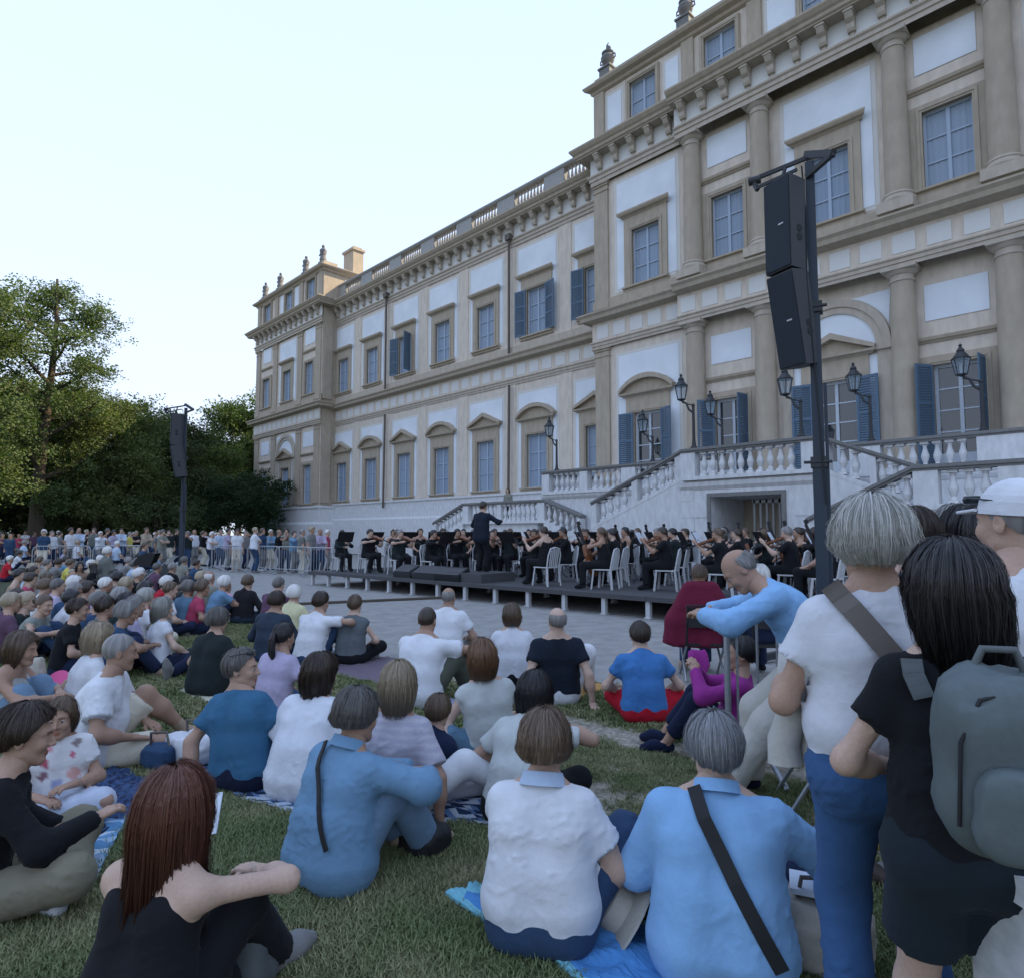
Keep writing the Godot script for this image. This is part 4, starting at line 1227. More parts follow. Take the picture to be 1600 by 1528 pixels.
func mast(at: Vector3, turn: float, label: String, slabel: String, sk: float) -> void:
	# a steel lifting tower; local +x points to the right as seen from the lawn
	var T := thing("speaker_mast", label, "mast", "loudspeaker masts", at, turn)
	var h := 6.7
	var p := MB.new()
	p.box(-0.08, 0, -0.08, 0.08, 2.6, 0.08)
	p.box(-0.068, 2.6, -0.068, 0.068, 4.7, 0.068)
	p.box(-0.056, 4.7, -0.056, 0.056, h, 0.056)
	p.box(0.08, 0.1, -0.04, 0.12, 3.6, 0.04)
	part(T, "mast_profile", p.mesh(), M.mast)
	var c := MB.new()
	for y in [2.6, 4.7]:
		c = MB.new()
		c.box(-0.10, y - 0.12, -0.10, 0.10, y + 0.02, 0.10)
		c.tube([Vector3(-0.18, y - 0.05, 0.09), Vector3(0.16, y - 0.05, 0.09)], [0.022], 6)
		part(T, "collar", c.mesh(), M.iron)
	var b := MB.new()
	b.bar(Vector3(-0.72, h - 0.10, 0.12), Vector3(0.02, h + 0.12, -0.05), 0.05, 0.05)
	b.bar(Vector3(-0.66, h - 0.26, 0.18), Vector3(-0.16, h - 0.06, 0.02), 0.04, 0.04)
	b.bar(Vector3(-0.72, h - 0.10, 0.12), Vector3(-0.66, h - 0.30, 0.18), 0.05, 0.05)
	b.bar(Vector3(-0.30, h + 0.03, 0.03), Vector3(-0.36, h - 0.28, 0.14), 0.035, 0.035)
	b.bar(Vector3(-0.04, h + 0.16, -0.06), Vector3(0.30, h - 0.10, 0.28), 0.09, 0.09)
	b.bar(Vector3(0.30, h - 0.10, 0.28), Vector3(-0.04, h - 0.22, 0.06), 0.06, 0.06)
	b.tube([Vector3(-0.78, h - 0.12, 0.12), Vector3(-0.62, h - 0.12, 0.12)], [0.06], 8)
	part(T, "top_fork", b.mesh(), M.iron)
	for a in 4:
		var ft := MB.new()
		var q := Vector3(cos(a * PI / 2 + 0.7), 0, sin(a * PI / 2 + 0.7))
		ft.bar(q * 0.1 + Vector3(0, 0.14, 0), q * 1.1 + Vector3(0, 0.06, 0), 0.08, 0.08)
		ft.lathe(q * 1.08, [Vector2(0.07, 0), Vector2(0.07, 0.03), Vector2(0.02, 0.05), Vector2(0.02, 0.12)], 8)
		part(T, "outrigger", ft.mesh(), M.iron)
	# the column loudspeaker that hangs from it
	var S := thing("column_loudspeaker", slabel, "loudspeaker", "hanging loudspeakers", at + Vector3(0, 0, 0), turn)
	var o := Vector3(-0.27, h - 0.30, 0.16)
	for k in 2:
		var B := Transform3D(Basis.from_euler(Vector3(0, sk, 0)) * Basis.from_euler(Vector3(0, 0, 0.0 if k == 0 else 0.17)), o + (Vector3.ZERO if k == 0 else Vector3(0, -1.272, 0)))
		var m := MB.new()
		var pr := PackedVector2Array([Vector2(-0.22, -0.21), Vector2(-0.22, 0.21), Vector2(0.12, 0.18), Vector2(0.22, 0.09), Vector2(0.22, -0.09), Vector2(0.12, -0.18)])
		var hh := 1.27
		for i in 6:
			var a := pr[i]
			var e := pr[(i + 1) % 6]
			var q := [B * Vector3(a.x, -hh, a.y), B * Vector3(e.x, -hh, e.y), B * Vector3(e.x, 0, e.y), B * Vector3(a.x, 0, a.y)]
			m.quad(q[0], q[1], q[2], q[3])
		for yy in [0.0, -hh]:
			for i in 4:
				m.tri(B * Vector3(pr[0].x, yy, pr[0].y), B * Vector3(pr[i + 1].x, yy, pr[i + 1].y), B * Vector3(pr[i + 2].x, yy, pr[i + 2].y))
		var cb := MB.new()
		cb.tube([o + Vector3(0.18, 0.2, 0.0), o + Vector3(0.22, -0.6, 0.02), o + Vector3(0.20, -1.4, 0.03), o + Vector3(0.26, -2.6, -0.02), Vector3(0.07, 2.0, 0.10)], [0.012], 6)
		if k == 1: part(S, "cable", cb.mesh(), M.black)
		var body := part(S, "cabinet", m.mesh(), M.speaker_side)
		var gm := MB.new()
		var gq := []
		for z in [0.02, 0.0]:
			for c2 in [[-0.20, -hh + 0.02], [0.20, -hh + 0.02], [0.20, -0.02], [-0.20, -0.02]]:
				gq.append(B * Vector3(-0.22 - z, c2[1], c2[0]))
		gm.hexa(gq)
		part(body, "grille", gm.mesh(), M.speaker_front)
		var lb := MB.new()
		lb.hexa([B * Vector3(-0.245, -0.66, 0.03), B * Vector3(-0.245, -0.66, 0.11), B * Vector3(-0.245, -0.64, 0.11), B * Vector3(-0.245, -0.64, 0.03), B * Vector3(-0.23, -0.66, 0.03), B * Vector3(-0.23, -0.66, 0.11), B * Vector3(-0.23, -0.64, 0.11), B * Vector3(-0.23, -0.64, 0.03)])
		part(body, "badge", lb.mesh(), M.white_paint)
		for yy in [-0.72, -0.84]:
			var hm := MB.new()
			var ring := []
			for i in 12:
				var a := TAU * i / 12
				ring.append(B * Vector3(-0.04 + cos(a) * 0.055, yy + sin(a) * 0.05, 0.1985 + 0.004))
			for i in 10:
				hm.tri(ring[0], ring[i + 1], ring[i + 2])
			part(body, "handle_recess", hm.mesh(), M.black)

func barrier(at: Vector3, turn: float, label: String, w := 2.2, group := "steel crowd barriers") -> void:
	var T := thing("crowd_barrier", label, "barrier", group, at, turn)
	var f := MB.new()
	var hw := w / 2
	var pts := [Vector3(-hw, 0.08, 0), Vector3(-hw, 0.92, 0), Vector3(-hw + 0.05, 1.03, 0), Vector3(-hw + 0.16, 1.08, 0), Vector3(hw - 0.16, 1.08, 0), Vector3(hw - 0.05, 1.03, 0), Vector3(hw, 0.92, 0), Vector3(hw, 0.08, 0)]
	f.tube(pts, [0.022], 8)
	f.tube([Vector3(-hw, 0.22, 0), Vector3(hw, 0.22, 0)], [0.018], 8)
	part(T, "frame", f.mesh(), M.galvanised)
	var b := MB.new()
	b.tube([Vector3(0, 0.22, 0), Vector3(0, 1.08, 0)], [0.009], 6)
	var bm := b.mesh()
	var n := int(w / 0.135)
	for i in n:
		part(T, "upright_bar", bm, M.galvanised, Vector3(-hw + w * (i + 0.5) / n, 0, 0))
	for s in [-1, 1]:
		var ft := MB.new()
		ft.tube([Vector3(0, 0.03, -0.32), Vector3(0, 0.13, -0.06), Vector3(0, 0.13, 0.06), Vector3(0, 0.03, 0.32)], [0.02], 7)
		part(T, "foot", ft.mesh(), M.galvanised, Vector3(s * (hw - 0.25), 0, 0))

func build_lamps_and_speakers() -> void:
	var lg := StandardMaterial3D.new()
	lg.albedo_color = Color(0.62, 0.70, 0.76, 0.35)
	lg.transparency = BaseMaterial3D.TRANSPARENCY_ALPHA
	lg.roughness = 0.12
	lg.cull_mode = BaseMaterial3D.CULL_DISABLED
	M.lamp_glass = lg
	M.mast = mat(L(0.030, 0.045, 0.065), 0.45, M.fine, 2.0)
	M.speaker_side = mat(L(0.062, 0.066, 0.072), 0.6, M.fine, 3.0)
	M.speaker_front = mat(L(0.020, 0.030, 0.042), 0.75, M.fine, 6.0)
	M.galvanised = mat(L(0.42, 0.45, 0.48), 0.42, M.fine, 2.0)
	M.galvanised.metallic = 0.7
	lantern(Vector3(-18.28, 4.27, -20.6), -1.0, 1.35, "lantern farthest from the mast, at the terrace's outer end")
	lantern(Vector3(-13.44, 4.27, -20.6), -1.0, 1.0, "short lantern before the arched-hood door of the first block bay")
	lantern(Vector3(-10.40, 4.27, -18.3), -1.0, 1.45, "tall lantern at the head of the near stair flight")
	lantern(Vector3(-10.62, 4.27, -20.6), -1.0, 1.3, "lantern before the open glass door next to the stair head")
	lantern(Vector3(-7.05, 4.27, -18.3), -1.0, 1.1, "lantern half hidden behind the near loudspeaker mast")
	lantern(Vector3(-5.94, 4.27, -20.6), -1.0, 1.4, "lantern just right of the near mast, before the arched bay")
	lantern(Vector3(-3.25, 4.27, -20.6), -1.0, 1.4, "rightmost lantern, beside the open blue shutters")
	mast(Vector3(-3.20, 0, -8.88), deg_to_rad(17.0), "tall dark steel mast standing right of the stage", "two-part column loudspeaker high on the near mast", 0.95)
	mast(Vector3(-27.9, 0, -8.6), deg_to_rad(66.0), "distant steel mast among the standing crowd", "column loudspeaker on the distant mast before the trees", 0.2)
	barrier(Vector3(-1.45, 0, -4.78), deg_to_rad(45.6), "near steel barrier that the man in light blue leans on", 1.9)
	var lab := ["leftmost far barrier before the white-shirted standers", "second far barrier counted from the left edge", "far barrier left of the distant mast", "far barrier right of the distant mast", "far barrier where two people lean in white", "far barrier next to the stage corner"]
	var k := 0
	for q in [[-31.5, -5.2], [-30.6, -7.1], [-27.4, -10.2], [-25.4, -10.9], [-23.4, -11.2], [-21.2, -11.3]]:
		barrier(Vector3(q[0], 0, q[1]), deg_to_rad(66.0) if k < 2 else deg_to_rad(14.0), lab[k], 2.0)
		k += 1

# ---------------------------------------------------------------- figures
# A figure is a field of tapered capsules laid along its bones, joined smoothly and meshed as surface nets.
class Field:
	var A := PackedVector3Array()
	var BA := PackedVector3Array()
	var INV := PackedFloat32Array()
	var RA := PackedFloat32Array()
	var DR := PackedFloat32Array()
	var LEN := PackedFloat32Array()
	var FL := PackedInt32Array()
	var G := PackedInt32Array()
	var k := 0.04
	var gid := 0
	var lo := Vector3.ONE * 1e6
	var hi := -Vector3.ONE * 1e6
	var everywhere := false
	func bone(g: int, a: Vector3, b: Vector3, ra: float, rb: float, flat := 0) -> void:
		var d := b - a
		if d.length() < 0.001:
			d = Vector3(0, 0.001, 0)
		A.append(a); BA.append(d); INV.append(1.0 / d.length_squared()); RA.append(ra); DR.append(rb - ra)
		LEN.append(d.length()); FL.append(flat); G.append(g)
		var r := Vector3.ONE * maxf(ra, rb)
		lo = lo.min(a - r).min(b - r)
		hi = hi.max(a + r).max(b + r)
	func at(p: Vector3, list: PackedInt32Array) -> float:
		var best := 1e9
		var acc := 1e9
		var cur := -1
		for i in list:
			if G[i] != cur:
				if acc < best:
					best = acc
					gid = cur
				acc = 1e9
				cur = G[i]
			var pa := p - A[i]
			var t := pa.dot(BA[i]) * INV[i]
			var h := clampf(t, 0.0, 1.0)
			var d := (pa - BA[i] * h).length() - RA[i] - DR[i] * h
			if FL[i] != 0 and t > 1.0:
				d = maxf(d, (t - 1.0) * LEN[i])
			if acc > 1e8:
				acc = d
			else:
				var e := maxf(k - absf(acc - d), 0.0)
				acc = minf(acc, d) - e * e * 0.25 / k
		if acc < best:
			best = acc
			gid = cur
		return best

class HeadField extends Field:
	func el(p: Vector3, c: Vector3, r: Vector3) -> float:
		var q := (p - c) / r
		var l := q.length()
		return (l - 1.0) * minf(r.x, minf(r.y, r.z)) if l > 0.3 else -0.7 * r.x
	func cap(p: Vector3, a: Vector3, b: Vector3, ra: float, rb: float) -> float:
		var pa := p - a
		var ba := b - a
		var h := clampf(pa.dot(ba) / ba.length_squared(), 0, 1)
		return (pa - ba * h).length() - lerpf(ra, rb, h)
	func sm(a: float, b: float, kk: float) -> float:
		var e := maxf(kk - absf(a - b), 0.0)
		return minf(a, b) - e * e * 0.25 / kk
	func at(p: Vector3, _list: PackedInt32Array) -> float:
		var q := Vector3(absf(p.x), p.y, p.z)
		var d := el(p, Vector3(0, 0.030, 0.012), Vector3(0.077, 0.093, 0.097))
		d = sm(d, el(p, Vector3(0, -0.035, -0.028), Vector3(0.061, 0.085, 0.062)), 0.03)
		d = sm(d, cap(q, Vector3(0.047, -0.066, -0.005), Vector3(0.016, -0.100, -0.062), 0.016, 0.018), 0.03)
		d = sm(d, el(p, Vector3(0, -0.102, -0.068), Vector3(0.024, 0.018, 0.020)), 0.02)
		d = sm(d, el(q, Vector3(0.036, -0.030, -0.062), Vector3(0.026, 0.026, 0.024)), 0.02)
		d = sm(d, cap(q, Vector3(0.012, 0.024, -0.087), Vector3(0.045, 0.024, -0.066), 0.010, 0.010), 0.018)
		# eye sockets
		var s := (q - Vector3(0.032, 0.002, -0.098)).length() - 0.017
		d = maxf(d, -s) + 0.0 if -s > d - 0.012 and false else d
		var e := maxf(0.014 - absf(d + s), 0.0)
		d = maxf(d, -s) + e * e * 0.25 / 0.014
		d = sm(d, (q - Vector3(0.0315, 0.001, -0.0745)).length() - 0.0125, 0.004)
		d = sm(d, cap(p, Vector3(0, 0.012, -0.088), Vector3(0, -0.032, -0.110), 0.007, 0.0115), 0.012)
		d = sm(d, el(q, Vector3(0.0125, -0.036, -0.096), Vector3(0.008, 0.007, 0.010)), 0.008)
		d = sm(d, cap(q, Vector3(0.0, -0.066, -0.0925), Vector3(0.021, -0.067, -0.081), 0.0055, 0.003), 0.005)
		d = sm(d, cap(q, Vector3(0.0, -0.0765, -0.0905), Vector3(0.018, -0.074, -0.081), 0.006, 0.003), 0.005)
		# ears
		var ear := el(q, Vector3(0.080, -0.008, 0.014), Vector3(0.009, 0.031, 0.019))
		ear = maxf(ear, -el(q, Vector3(0.090, -0.004, 0.012), Vector3(0.008, 0.018, 0.010)))
		d = sm(d, ear, 0.008)
		d = sm(d, cap(p, Vector3(0, -0.06, 0.018), Vector3(0, -0.19, 0.032), 0.050, 0.052), 0.03)
		return d

static func net(f: Field, cell: float) -> Dictionary:
	var B := 5
	var m := f.k + cell * 2.0
	var o := f.lo - Vector3.ONE * m
	var ext := f.hi - f.lo + Vector3.ONE * 2.0 * m
	var bs := cell * B
	var bx := int(ceil(ext.x / bs))
	var by := int(ceil(ext.y / bs))
	var bz := int(ceil(ext.z / bs))
	var nx := bx * B + 1
	var ny := by * B + 1
	var nz := bz * B + 1
	var sy := nx
	var sz := nx * ny
	var val := PackedFloat32Array()
	val.resize(nx * ny * nz)
	val.fill(1e9)
	var gg := PackedByteArray()
	gg.resize(nx * ny * nz)
	var blocks := {}
	var half := bs * 0.8661
	if f.everywhere:
		for i in bx * by * bz:
			blocks[i] = PackedInt32Array()
	else:
		for i in f.A.size():
			var a := f.A[i]
			var b := a + f.BA[i]
			var r := maxf(f.RA[i], f.RA[i] + f.DR[i])
			var e := Vector3.ONE * (r + f.k + cell)
			var p0 := (a.min(b) - e - o) / bs
			var p1 := (a.max(b) + e - o) / bs
			var lim := r + half + f.k + cell
			for z in range(maxi(0, int(p0.z)), mini(bz - 1, int(p1.z)) + 1):
				for y in range(maxi(0, int(p0.y)), mini(by - 1, int(p1.y)) + 1):
					for x in range(maxi(0, int(p0.x)), mini(bx - 1, int(p1.x)) + 1):
						var c := o + Vector3(x + 0.5, y + 0.5, z + 0.5) * bs
						var pa := c - a
						var h := clampf(pa.dot(f.BA[i]) * f.INV[i], 0.0, 1.0)
						if (pa - f.BA[i] * h).length() < lim:
							var key := x + bx * (y + by * z)
							if not blocks.has(key):
								blocks[key] = PackedInt32Array()
							blocks[key].append(i)
	var live := PackedInt32Array()
	for key: int in blocks:
		var x := key % bx
		var y := (key / bx) % by
		var z := key / (bx * by)
		var list: PackedInt32Array = blocks[key]
		var c := o + Vector3(x + 0.5, y + 0.5, z + 0.5) * bs
		if absf(f.at(c, list)) > half * 1.05 + f.k * 0.3:
			continue
		live.append(key)
		var i0 := x * B
		var j0 := y * B
		var k0 := z * B
		for kk in range(k0, k0 + B + 1):
			for j in range(j0, j0 + B + 1):
				var row := kk * sz + j * sy
				for i in range(i0, i0 + B + 1):
					if val[row + i] > 1e8:
						val[row + i] = f.at(o + Vector3(i, j, kk) * cell, list)
						gg[row + i] = f.gid
	var vi := PackedInt32Array()
	vi.resize(nx * ny * nz)
	vi.fill(-1)
	var V := PackedVector3Array()
	var GI := PackedByteArray()
	var cells := PackedInt32Array()
	var off := PackedInt32Array([0, 1, sy, sy + 1, sz, sz + 1, sz + sy, sz + sy + 1])
	var ea := PackedInt32Array([0, 2, 4, 6, 0, 1, 4, 5, 0, 1, 2, 3])
	var eb := PackedInt32Array([1, 3, 5, 7, 2, 3, 6, 7, 4, 5, 6, 7])
	var cp := PackedVector3Array([Vector3(0, 0, 0), Vector3(1, 0, 0), Vector3(0, 1, 0), Vector3(1, 1, 0), Vector3(0, 0, 1), Vector3(1, 0, 1), Vector3(0, 1, 1), Vector3(1, 1, 1)])
	for key in live:
		var i0 := (key % bx) * B
		var j0 := ((key / bx) % by) * B
		var k0 := (key / (bx * by)) * B
		for kk in range(k0, k0 + B):
			for j in range(j0, j0 + B):
				for i in range(i0, i0 + B):
					var id := i + j * sy + kk * sz
					var s := 0
					var best := 1e9
					var bg := 0
					for q in 8:
						var w := val[id + off[q]]
						if w < 0.0:
							s += 1
						if absf(w) < best:
							best = absf(w)
							bg = gg[id + off[q]]
					if s == 0 or s == 8:
						continue
					var sum := Vector3.ZERO
					var n := 0
					for q in 12:
						var a := val[id + off[ea[q]]]
						var b := val[id + off[eb[q]]]
						if (a < 0.0) != (b < 0.0):
							sum += cp[ea[q]].lerp(cp[eb[q]], a / (a - b))
							n += 1
					vi[id] = V.size()
					V.append(o + (Vector3(i, j, kk) + sum / n) * cell)
					GI.append(bg)
					cells.append(id)
	var T := PackedInt32Array()
	for id in cells:
		var a := val[id] < 0.0
		for ax in 3:
			var st: int = [1, sy, sz][ax]
			var u: int = [sy, sz, 1][ax]
			var w: int = [sz, 1, sy][ax]
			if val[id + st] > 1e8:
				continue
			if (val[id + st] < 0.0) != a:
				var q0 := vi[id]
				var q1 := vi[id - u]
				var q2 := vi[id - u - w]
				var q3 := vi[id - w]
				if q1 < 0 or q2 < 0 or q3 < 0:
					continue
				if a:
					T.append_array(PackedInt32Array([q0, q2, q1, q0, q3, q2]))
				else:
					T.append_array(PackedInt32Array([q0, q1, q2, q0, q2, q3]))
	return {"v": V, "g": GI, "t": T}

static func normals_of(V: PackedVector3Array, T: PackedInt32Array) -> PackedVector3Array:
	var N := PackedVector3Array()
	N.resize(V.size())
	for i in range(0, T.size(), 3):
		var n := (V[T[i + 2]] - V[T[i]]).cross(V[T[i + 1]] - V[T[i]])
		N[T[i]] += n
		N[T[i + 1]] += n
		N[T[i + 2]] += n
	for i in N.size():
		N[i] = N[i].normalized()
	return N

var proto := {}   # heads and hands, meshed once each at a few sizes

func head_proto(cell: float) -> Dictionary:
	var f := HeadField.new()
	f.everywhere = true
	f.k = 0.004
	f.lo = Vector3(-0.10, -0.20, -0.13)
	f.hi = Vector3(0.10, 0.13, 0.12)
	var r := Main_net(f, cell)
	var C := PackedColorArray()
	for p: Vector3 in r.v:
		var c := Color.WHITE
		var ax := absf(p.x)
		if p.z < -0.07 and p.y < -0.058 and p.y > -0.084 and ax < 0.023 - absf(p.y + 0.071) * 0.5:
			c = Color(0.80, 0.55, 0.52)
		elif p.z < -0.06 and p.y > 0.019 and p.y < 0.029 and ax > 0.012 and ax < 0.048:
			c = Color(0.42, 0.36, 0.32)
		C.append(c)
	r.c = C
	r.n = normals_of(r.v, r.t)
	return r

func Main_net(f: Field, cell: float) -> Dictionary:
	return net(f, cell)

func hand_proto(curl: float, cell: float) -> Dictionary:   # a right hand: wrist at the origin, fingers along -z, palm down, thumb to -x
	var f := Field.new()
	f.k = 0.010
	var kn := [Vector3(-0.031, 0, -0.084), Vector3(-0.0105, 0.004, -0.091), Vector3(0.0105, 0.003, -0.087), Vector3(0.030, 0, -0.077)]
	var ln := [0.070, 0.079, 0.073, 0.057]
	for i in 4:
		f.bone(0, Vector3(kn[i].x * 0.55, 0, 0.015), kn[i], 0.0165, 0.0120)
	f.bone(0, Vector3(0, 0, 0.05), Vector3(0, 0, -0.01), 0.027, 0.023)
	var fi := 1
	for i in 4:
		var p: Vector3 = kn[i]
		var a := deg_to_rad(curl * 0.7)
		var seg := [0.46, 0.30, 0.24]
		for s in 3:
			var q := p + Vector3(kn[i].x * 0.10 * (1.0 - curl / 90.0), -sin(a), -cos(a)) * float(ln[i]) * float(seg[s])
			f.bone(fi, p, q, 0.0098 - 0.0010 * s, 0.0088 - 0.0010 * s)
			p = q
			a += deg_to_rad(curl)
		fi += 1
	var c := curl / 60.0
	f.bone(5, Vector3(-0.016, -0.006, -0.016), Vector3(-0.046, -0.014 - 0.006 * c, -0.050), 0.016, 0.0125)
	f.bone(5, Vector3(-0.046, -0.014 - 0.006 * c, -0.050), Vector3(-0.058 + 0.016 * c, -0.020 - 0.016 * c, -0.080), 0.0115, 0.0100)
	f.bone(5, Vector3(-0.058 + 0.016 * c, -0.020 - 0.016 * c, -0.080), Vector3(-0.060 + 0.030 * c, -0.024 - 0.022 * c, -0.103), 0.0100, 0.0080)
	var r := net(f, cell)
	r.n = normals_of(r.v, r.t)
	var C := PackedColorArray()
	C.resize(r.v.size())
	C.fill(Color.WHITE)
	r.c = C
	return r

class Acc:   # collects one garment or the skin of a figure
	var v := PackedVector3Array()
	var n := PackedVector3Array()
	var c := PackedColorArray()
	var t := PackedInt32Array()
	func add(r: Dictionary, X: Transform3D) -> void:
		var o := v.size()
		var flip := X.basis.determinant() < 0.0
		var B := X.basis
		for p: Vector3 in r.v:
			v.append(X * p)
		for q: Vector3 in r.n:
			n.append((B * q).normalized())
		c.append_array(r.c)
		var T: PackedInt32Array = r.t
		if flip:
			for i in range(0, T.size(), 3):
				t.append(o + T[i]); t.append(o + T[i + 2]); t.append(o + T[i + 1])
		else:
			for i in T:
				t.append(o + i)
	func mesh() -> ArrayMesh:
		if t.is_empty():
			return null
		var a := []
		a.resize(Mesh.ARRAY_MAX)
		a[Mesh.ARRAY_VERTEX] = v
		a[Mesh.ARRAY_NORMAL] = n
		if c.size() == v.size():
			a[Mesh.ARRAY_COLOR] = c
		a[Mesh.ARRAY_INDEX] = t
		var m := ArrayMesh.new()
		m.add_surface_from_arrays(Mesh.PRIMITIVE_TRIANGLES, a)
		return m

func ik(a: Vector3, target: Vector3, l1: float, l2: float, hint: Vector3) -> Array:
	var d := target - a
	var L0 := clampf(d.length(), absf(l1 - l2) + 0.02, (l1 + l2) * 0.998)
	var dir := d.normalized()
	var x := (l1 * l1 - l2 * l2 + L0 * L0) / (2.0 * L0)
	var h := sqrt(maxf(l1 * l1 - x * x, 0.0))
	var side := hint - dir * hint.dot(dir)
	if side.length() < 0.001:
		side = Vector3.UP
	return [a + dir * x + side.normalized() * h, a + dir * L0]

# poses: arms are given from the pelvis, legs from the ground under it; x right, y up, -z forward
func pose(name_: String) -> Dictionary:
	match name_:
		"cross":
			return {"pel": Vector3(0, 0.11, 0), "lean": 10.0, "la": Vector3(-0.17, 0.13, -0.30), "ra": Vector3(0.17, 0.13, -0.30), "le": Vector3(-1, -0.6, 0.5), "re": Vector3(1, -0.6, 0.5), "ll": Vector3(0.13, 0.07, -0.30), "rl": Vector3(-0.13, 0.06, -0.36), "lk": Vector3(-1, 0.35, -0.5), "rk": Vector3(1, 0.35, -0.5)}
		"knees":
			return {"pel": Vector3(0, 0.11, 0), "lean": 16.0, "la": Vector3(-0.04, 0.26, -0.46), "ra": Vector3(0.04, 0.24, -0.47), "le": Vector3(-1, -0.5, -0.1), "re": Vector3(1, -0.5, -0.1), "ll": Vector3(-0.11, 0.08, -0.50), "rl": Vector3(0.12, 0.08, -0.53), "lk": Vector3(-0.15, 1, -0.2), "rk": Vector3(0.15, 1, -0.2)}
		"prop":
			return {"pel": Vector3(0, 0.11, 0), "lean": -16.0, "la": Vector3(-0.33, -0.07, 0.22), "ra": Vector3(0.33, -0.07, 0.22), "le": Vector3(-0.6, 0, 1), "re": Vector3(0.6, 0, 1), "ll": Vector3(-0.13, 0.08, -0.62), "rl": Vector3(0.14, 0.08, -0.70), "lk": Vector3(-0.1, 1, -0.2), "rk": Vector3(0.1, 1, -0.2), "flat": true}
		"ext":
			return {"pel": Vector3(0, 0.11, 0), "lean": 6.0, "la": Vector3(-0.14, 0.12, -0.30), "ra": Vector3(0.14, 0.12, -0.30), "le": Vector3(-1, -0.4, 0.6), "re": Vector3(1, -0.4, 0.6), "ll": Vector3(-0.10, 0.08, -0.86), "rl": Vector3(0.12, 0.08, -0.84), "lk": Vector3(0, 1, 0), "rk": Vector3(0, 1, 0)}
		"side":
			return {"pel": Vector3(0, 0.11, 0), "lean": 4.0, "tilt": 8.0, "la": Vector3(-0.34, -0.07, 0.06), "ra": Vector3(0.16, 0.10, -0.30), "le": Vector3(-1, 0, 0.4), "re": Vector3(1, -0.4, 0.5), "ll": Vector3(0.30, 0.07, -0.14), "rl": Vector3(0.50, 0.07, 0.02), "lk": Vector3(-0.2, 0.3, -1), "rk": Vector3(0.5, 0.3, -1), "flat": true}
		"chair":
			return {"pel": Vector3(0, 0.54, 0), "lean": 4.0, "la": Vector3(-0.15, 0.06, -0.30), "ra": Vector3(0.15, 0.06, -0.30), "le": Vector3(-0.7, -0.6, 0.5), "re": Vector3(0.7, -0.6, 0.5), "ll": Vector3(-0.13, 0.08, -0.42), "rl": Vector3(0.13, 0.08, -0.40), "lk": Vector3(0, 0.6, -1), "rk": Vector3(0, 0.6, -1)}
		"violin":
			return {"pel": Vector3(0, 0.54, 0), "lean": 5.0, "la": Vector3(-0.26, 0.44, -0.40), "ra": Vector3(0.10, 0.40, -0.34), "le": Vector3(-0.5, -1, -0.2), "re": Vector3(1, -0.2, 0.1), "ll": Vector3(-0.15, 0.08, -0.40), "rl": Vector3(0.15, 0.08, -0.32), "lk": Vector3(0, 0.6, -1), "rk": Vector3(0, 0.6, -1), "hy": 18.0, "hp": -10.0}
		"wind":
			return {"pel": Vector3(0, 0.54, 0), "lean": 2.0, "la": Vector3(-0.07, 0.33, -0.34), "ra": Vector3(0.07, 0.22, -0.36), "le": Vector3(-1, -0.7, 0), "re": Vector3(1, -0.7, 0), "ll": Vector3(-0.14, 0.08, -0.40), "rl": Vector3(0.14, 0.08, -0.36), "lk": Vector3(0, 0.6, -1), "rk": Vector3(0, 0.6, -1)}
		"cello":
			return {"pel": Vector3(0, 0.54, 0), "lean": 6.0, "la": Vector3(-0.12, 0.42, -0.26), "ra": Vector3(0.20, 0.10, -0.46), "le": Vector3(-1, -0.3, 0), "re": Vector3(1, -0.2, 0.2), "ll": Vector3(-0.30, 0.08, -0.38), "rl": Vector3(0.30, 0.08, -0.38), "lk": Vector3(-0.4, 0.6, -1), "rk": Vector3(0.4, 0.6, -1)}
		"conduct":
			return {"pel": Vector3(0, 0.90, 0), "lean": 6.0, "la": Vector3(-0.20, 0.20, -0.34), "ra": Vector3(0.30, 0.30, -0.38), "le": Vector3(-1, -0.8, 0.3), "re": Vector3(1, -0.6, 0.3), "ll": Vector3(-0.10, 0.08, 0), "rl": Vector3(0.11, 0.08, 0.02), "lk": Vector3(0, 0, -1), "rk": Vector3(0, 0, -1)}
		"fold":
			return {"pel": Vector3(0, 0.90, 0), "lean": 2.0, "la": Vector3(0.10, 0.26, -0.19), "ra": Vector3(-0.10, 0.24, -0.20), "le": Vector3(-1, -0.4, -0.2), "re": Vector3(1, -0.4, -0.2), "ll": Vector3(-0.10, 0.08, 0), "rl": Vector3(0.12, 0.08, -0.03), "lk": Vector3(0, 0, -1), "rk": Vector3(0, 0, -1)}
		"phone":
			return {"pel": Vector3(0, 0.90, 0), "lean": 0.0, "la": Vector3(-0.06, 0.52, -0.34), "ra": Vector3(0.07, 0.52, -0.34), "le": Vector3(-1, -0.8, 0), "re": Vector3(1, -0.8, 0), "ll": Vector3(-0.10, 0.08, 0), "rl": Vector3(0.12, 0.08, -0.03), "lk": Vector3(0, 0, -1), "rk": Vector3(0, 0, -1)}
		"lean":
			return {"pel": Vector3(0, 0.86, 0.12), "lean": 30.0, "la": Vector3(-0.10, 0.22, -0.52), "ra": Vector3(0.12, 0.22, -0.50), "le": Vector3(-1, -0.5, 0.2), "re": Vector3(1, -0.5, 0.2), "ll": Vector3(-0.10, 0.08, 0.14), "rl": Vector3(0.12, 0.08, 0.05), "lk": Vector3(0, 0, -1), "rk": Vector3(0, 0, -1)}
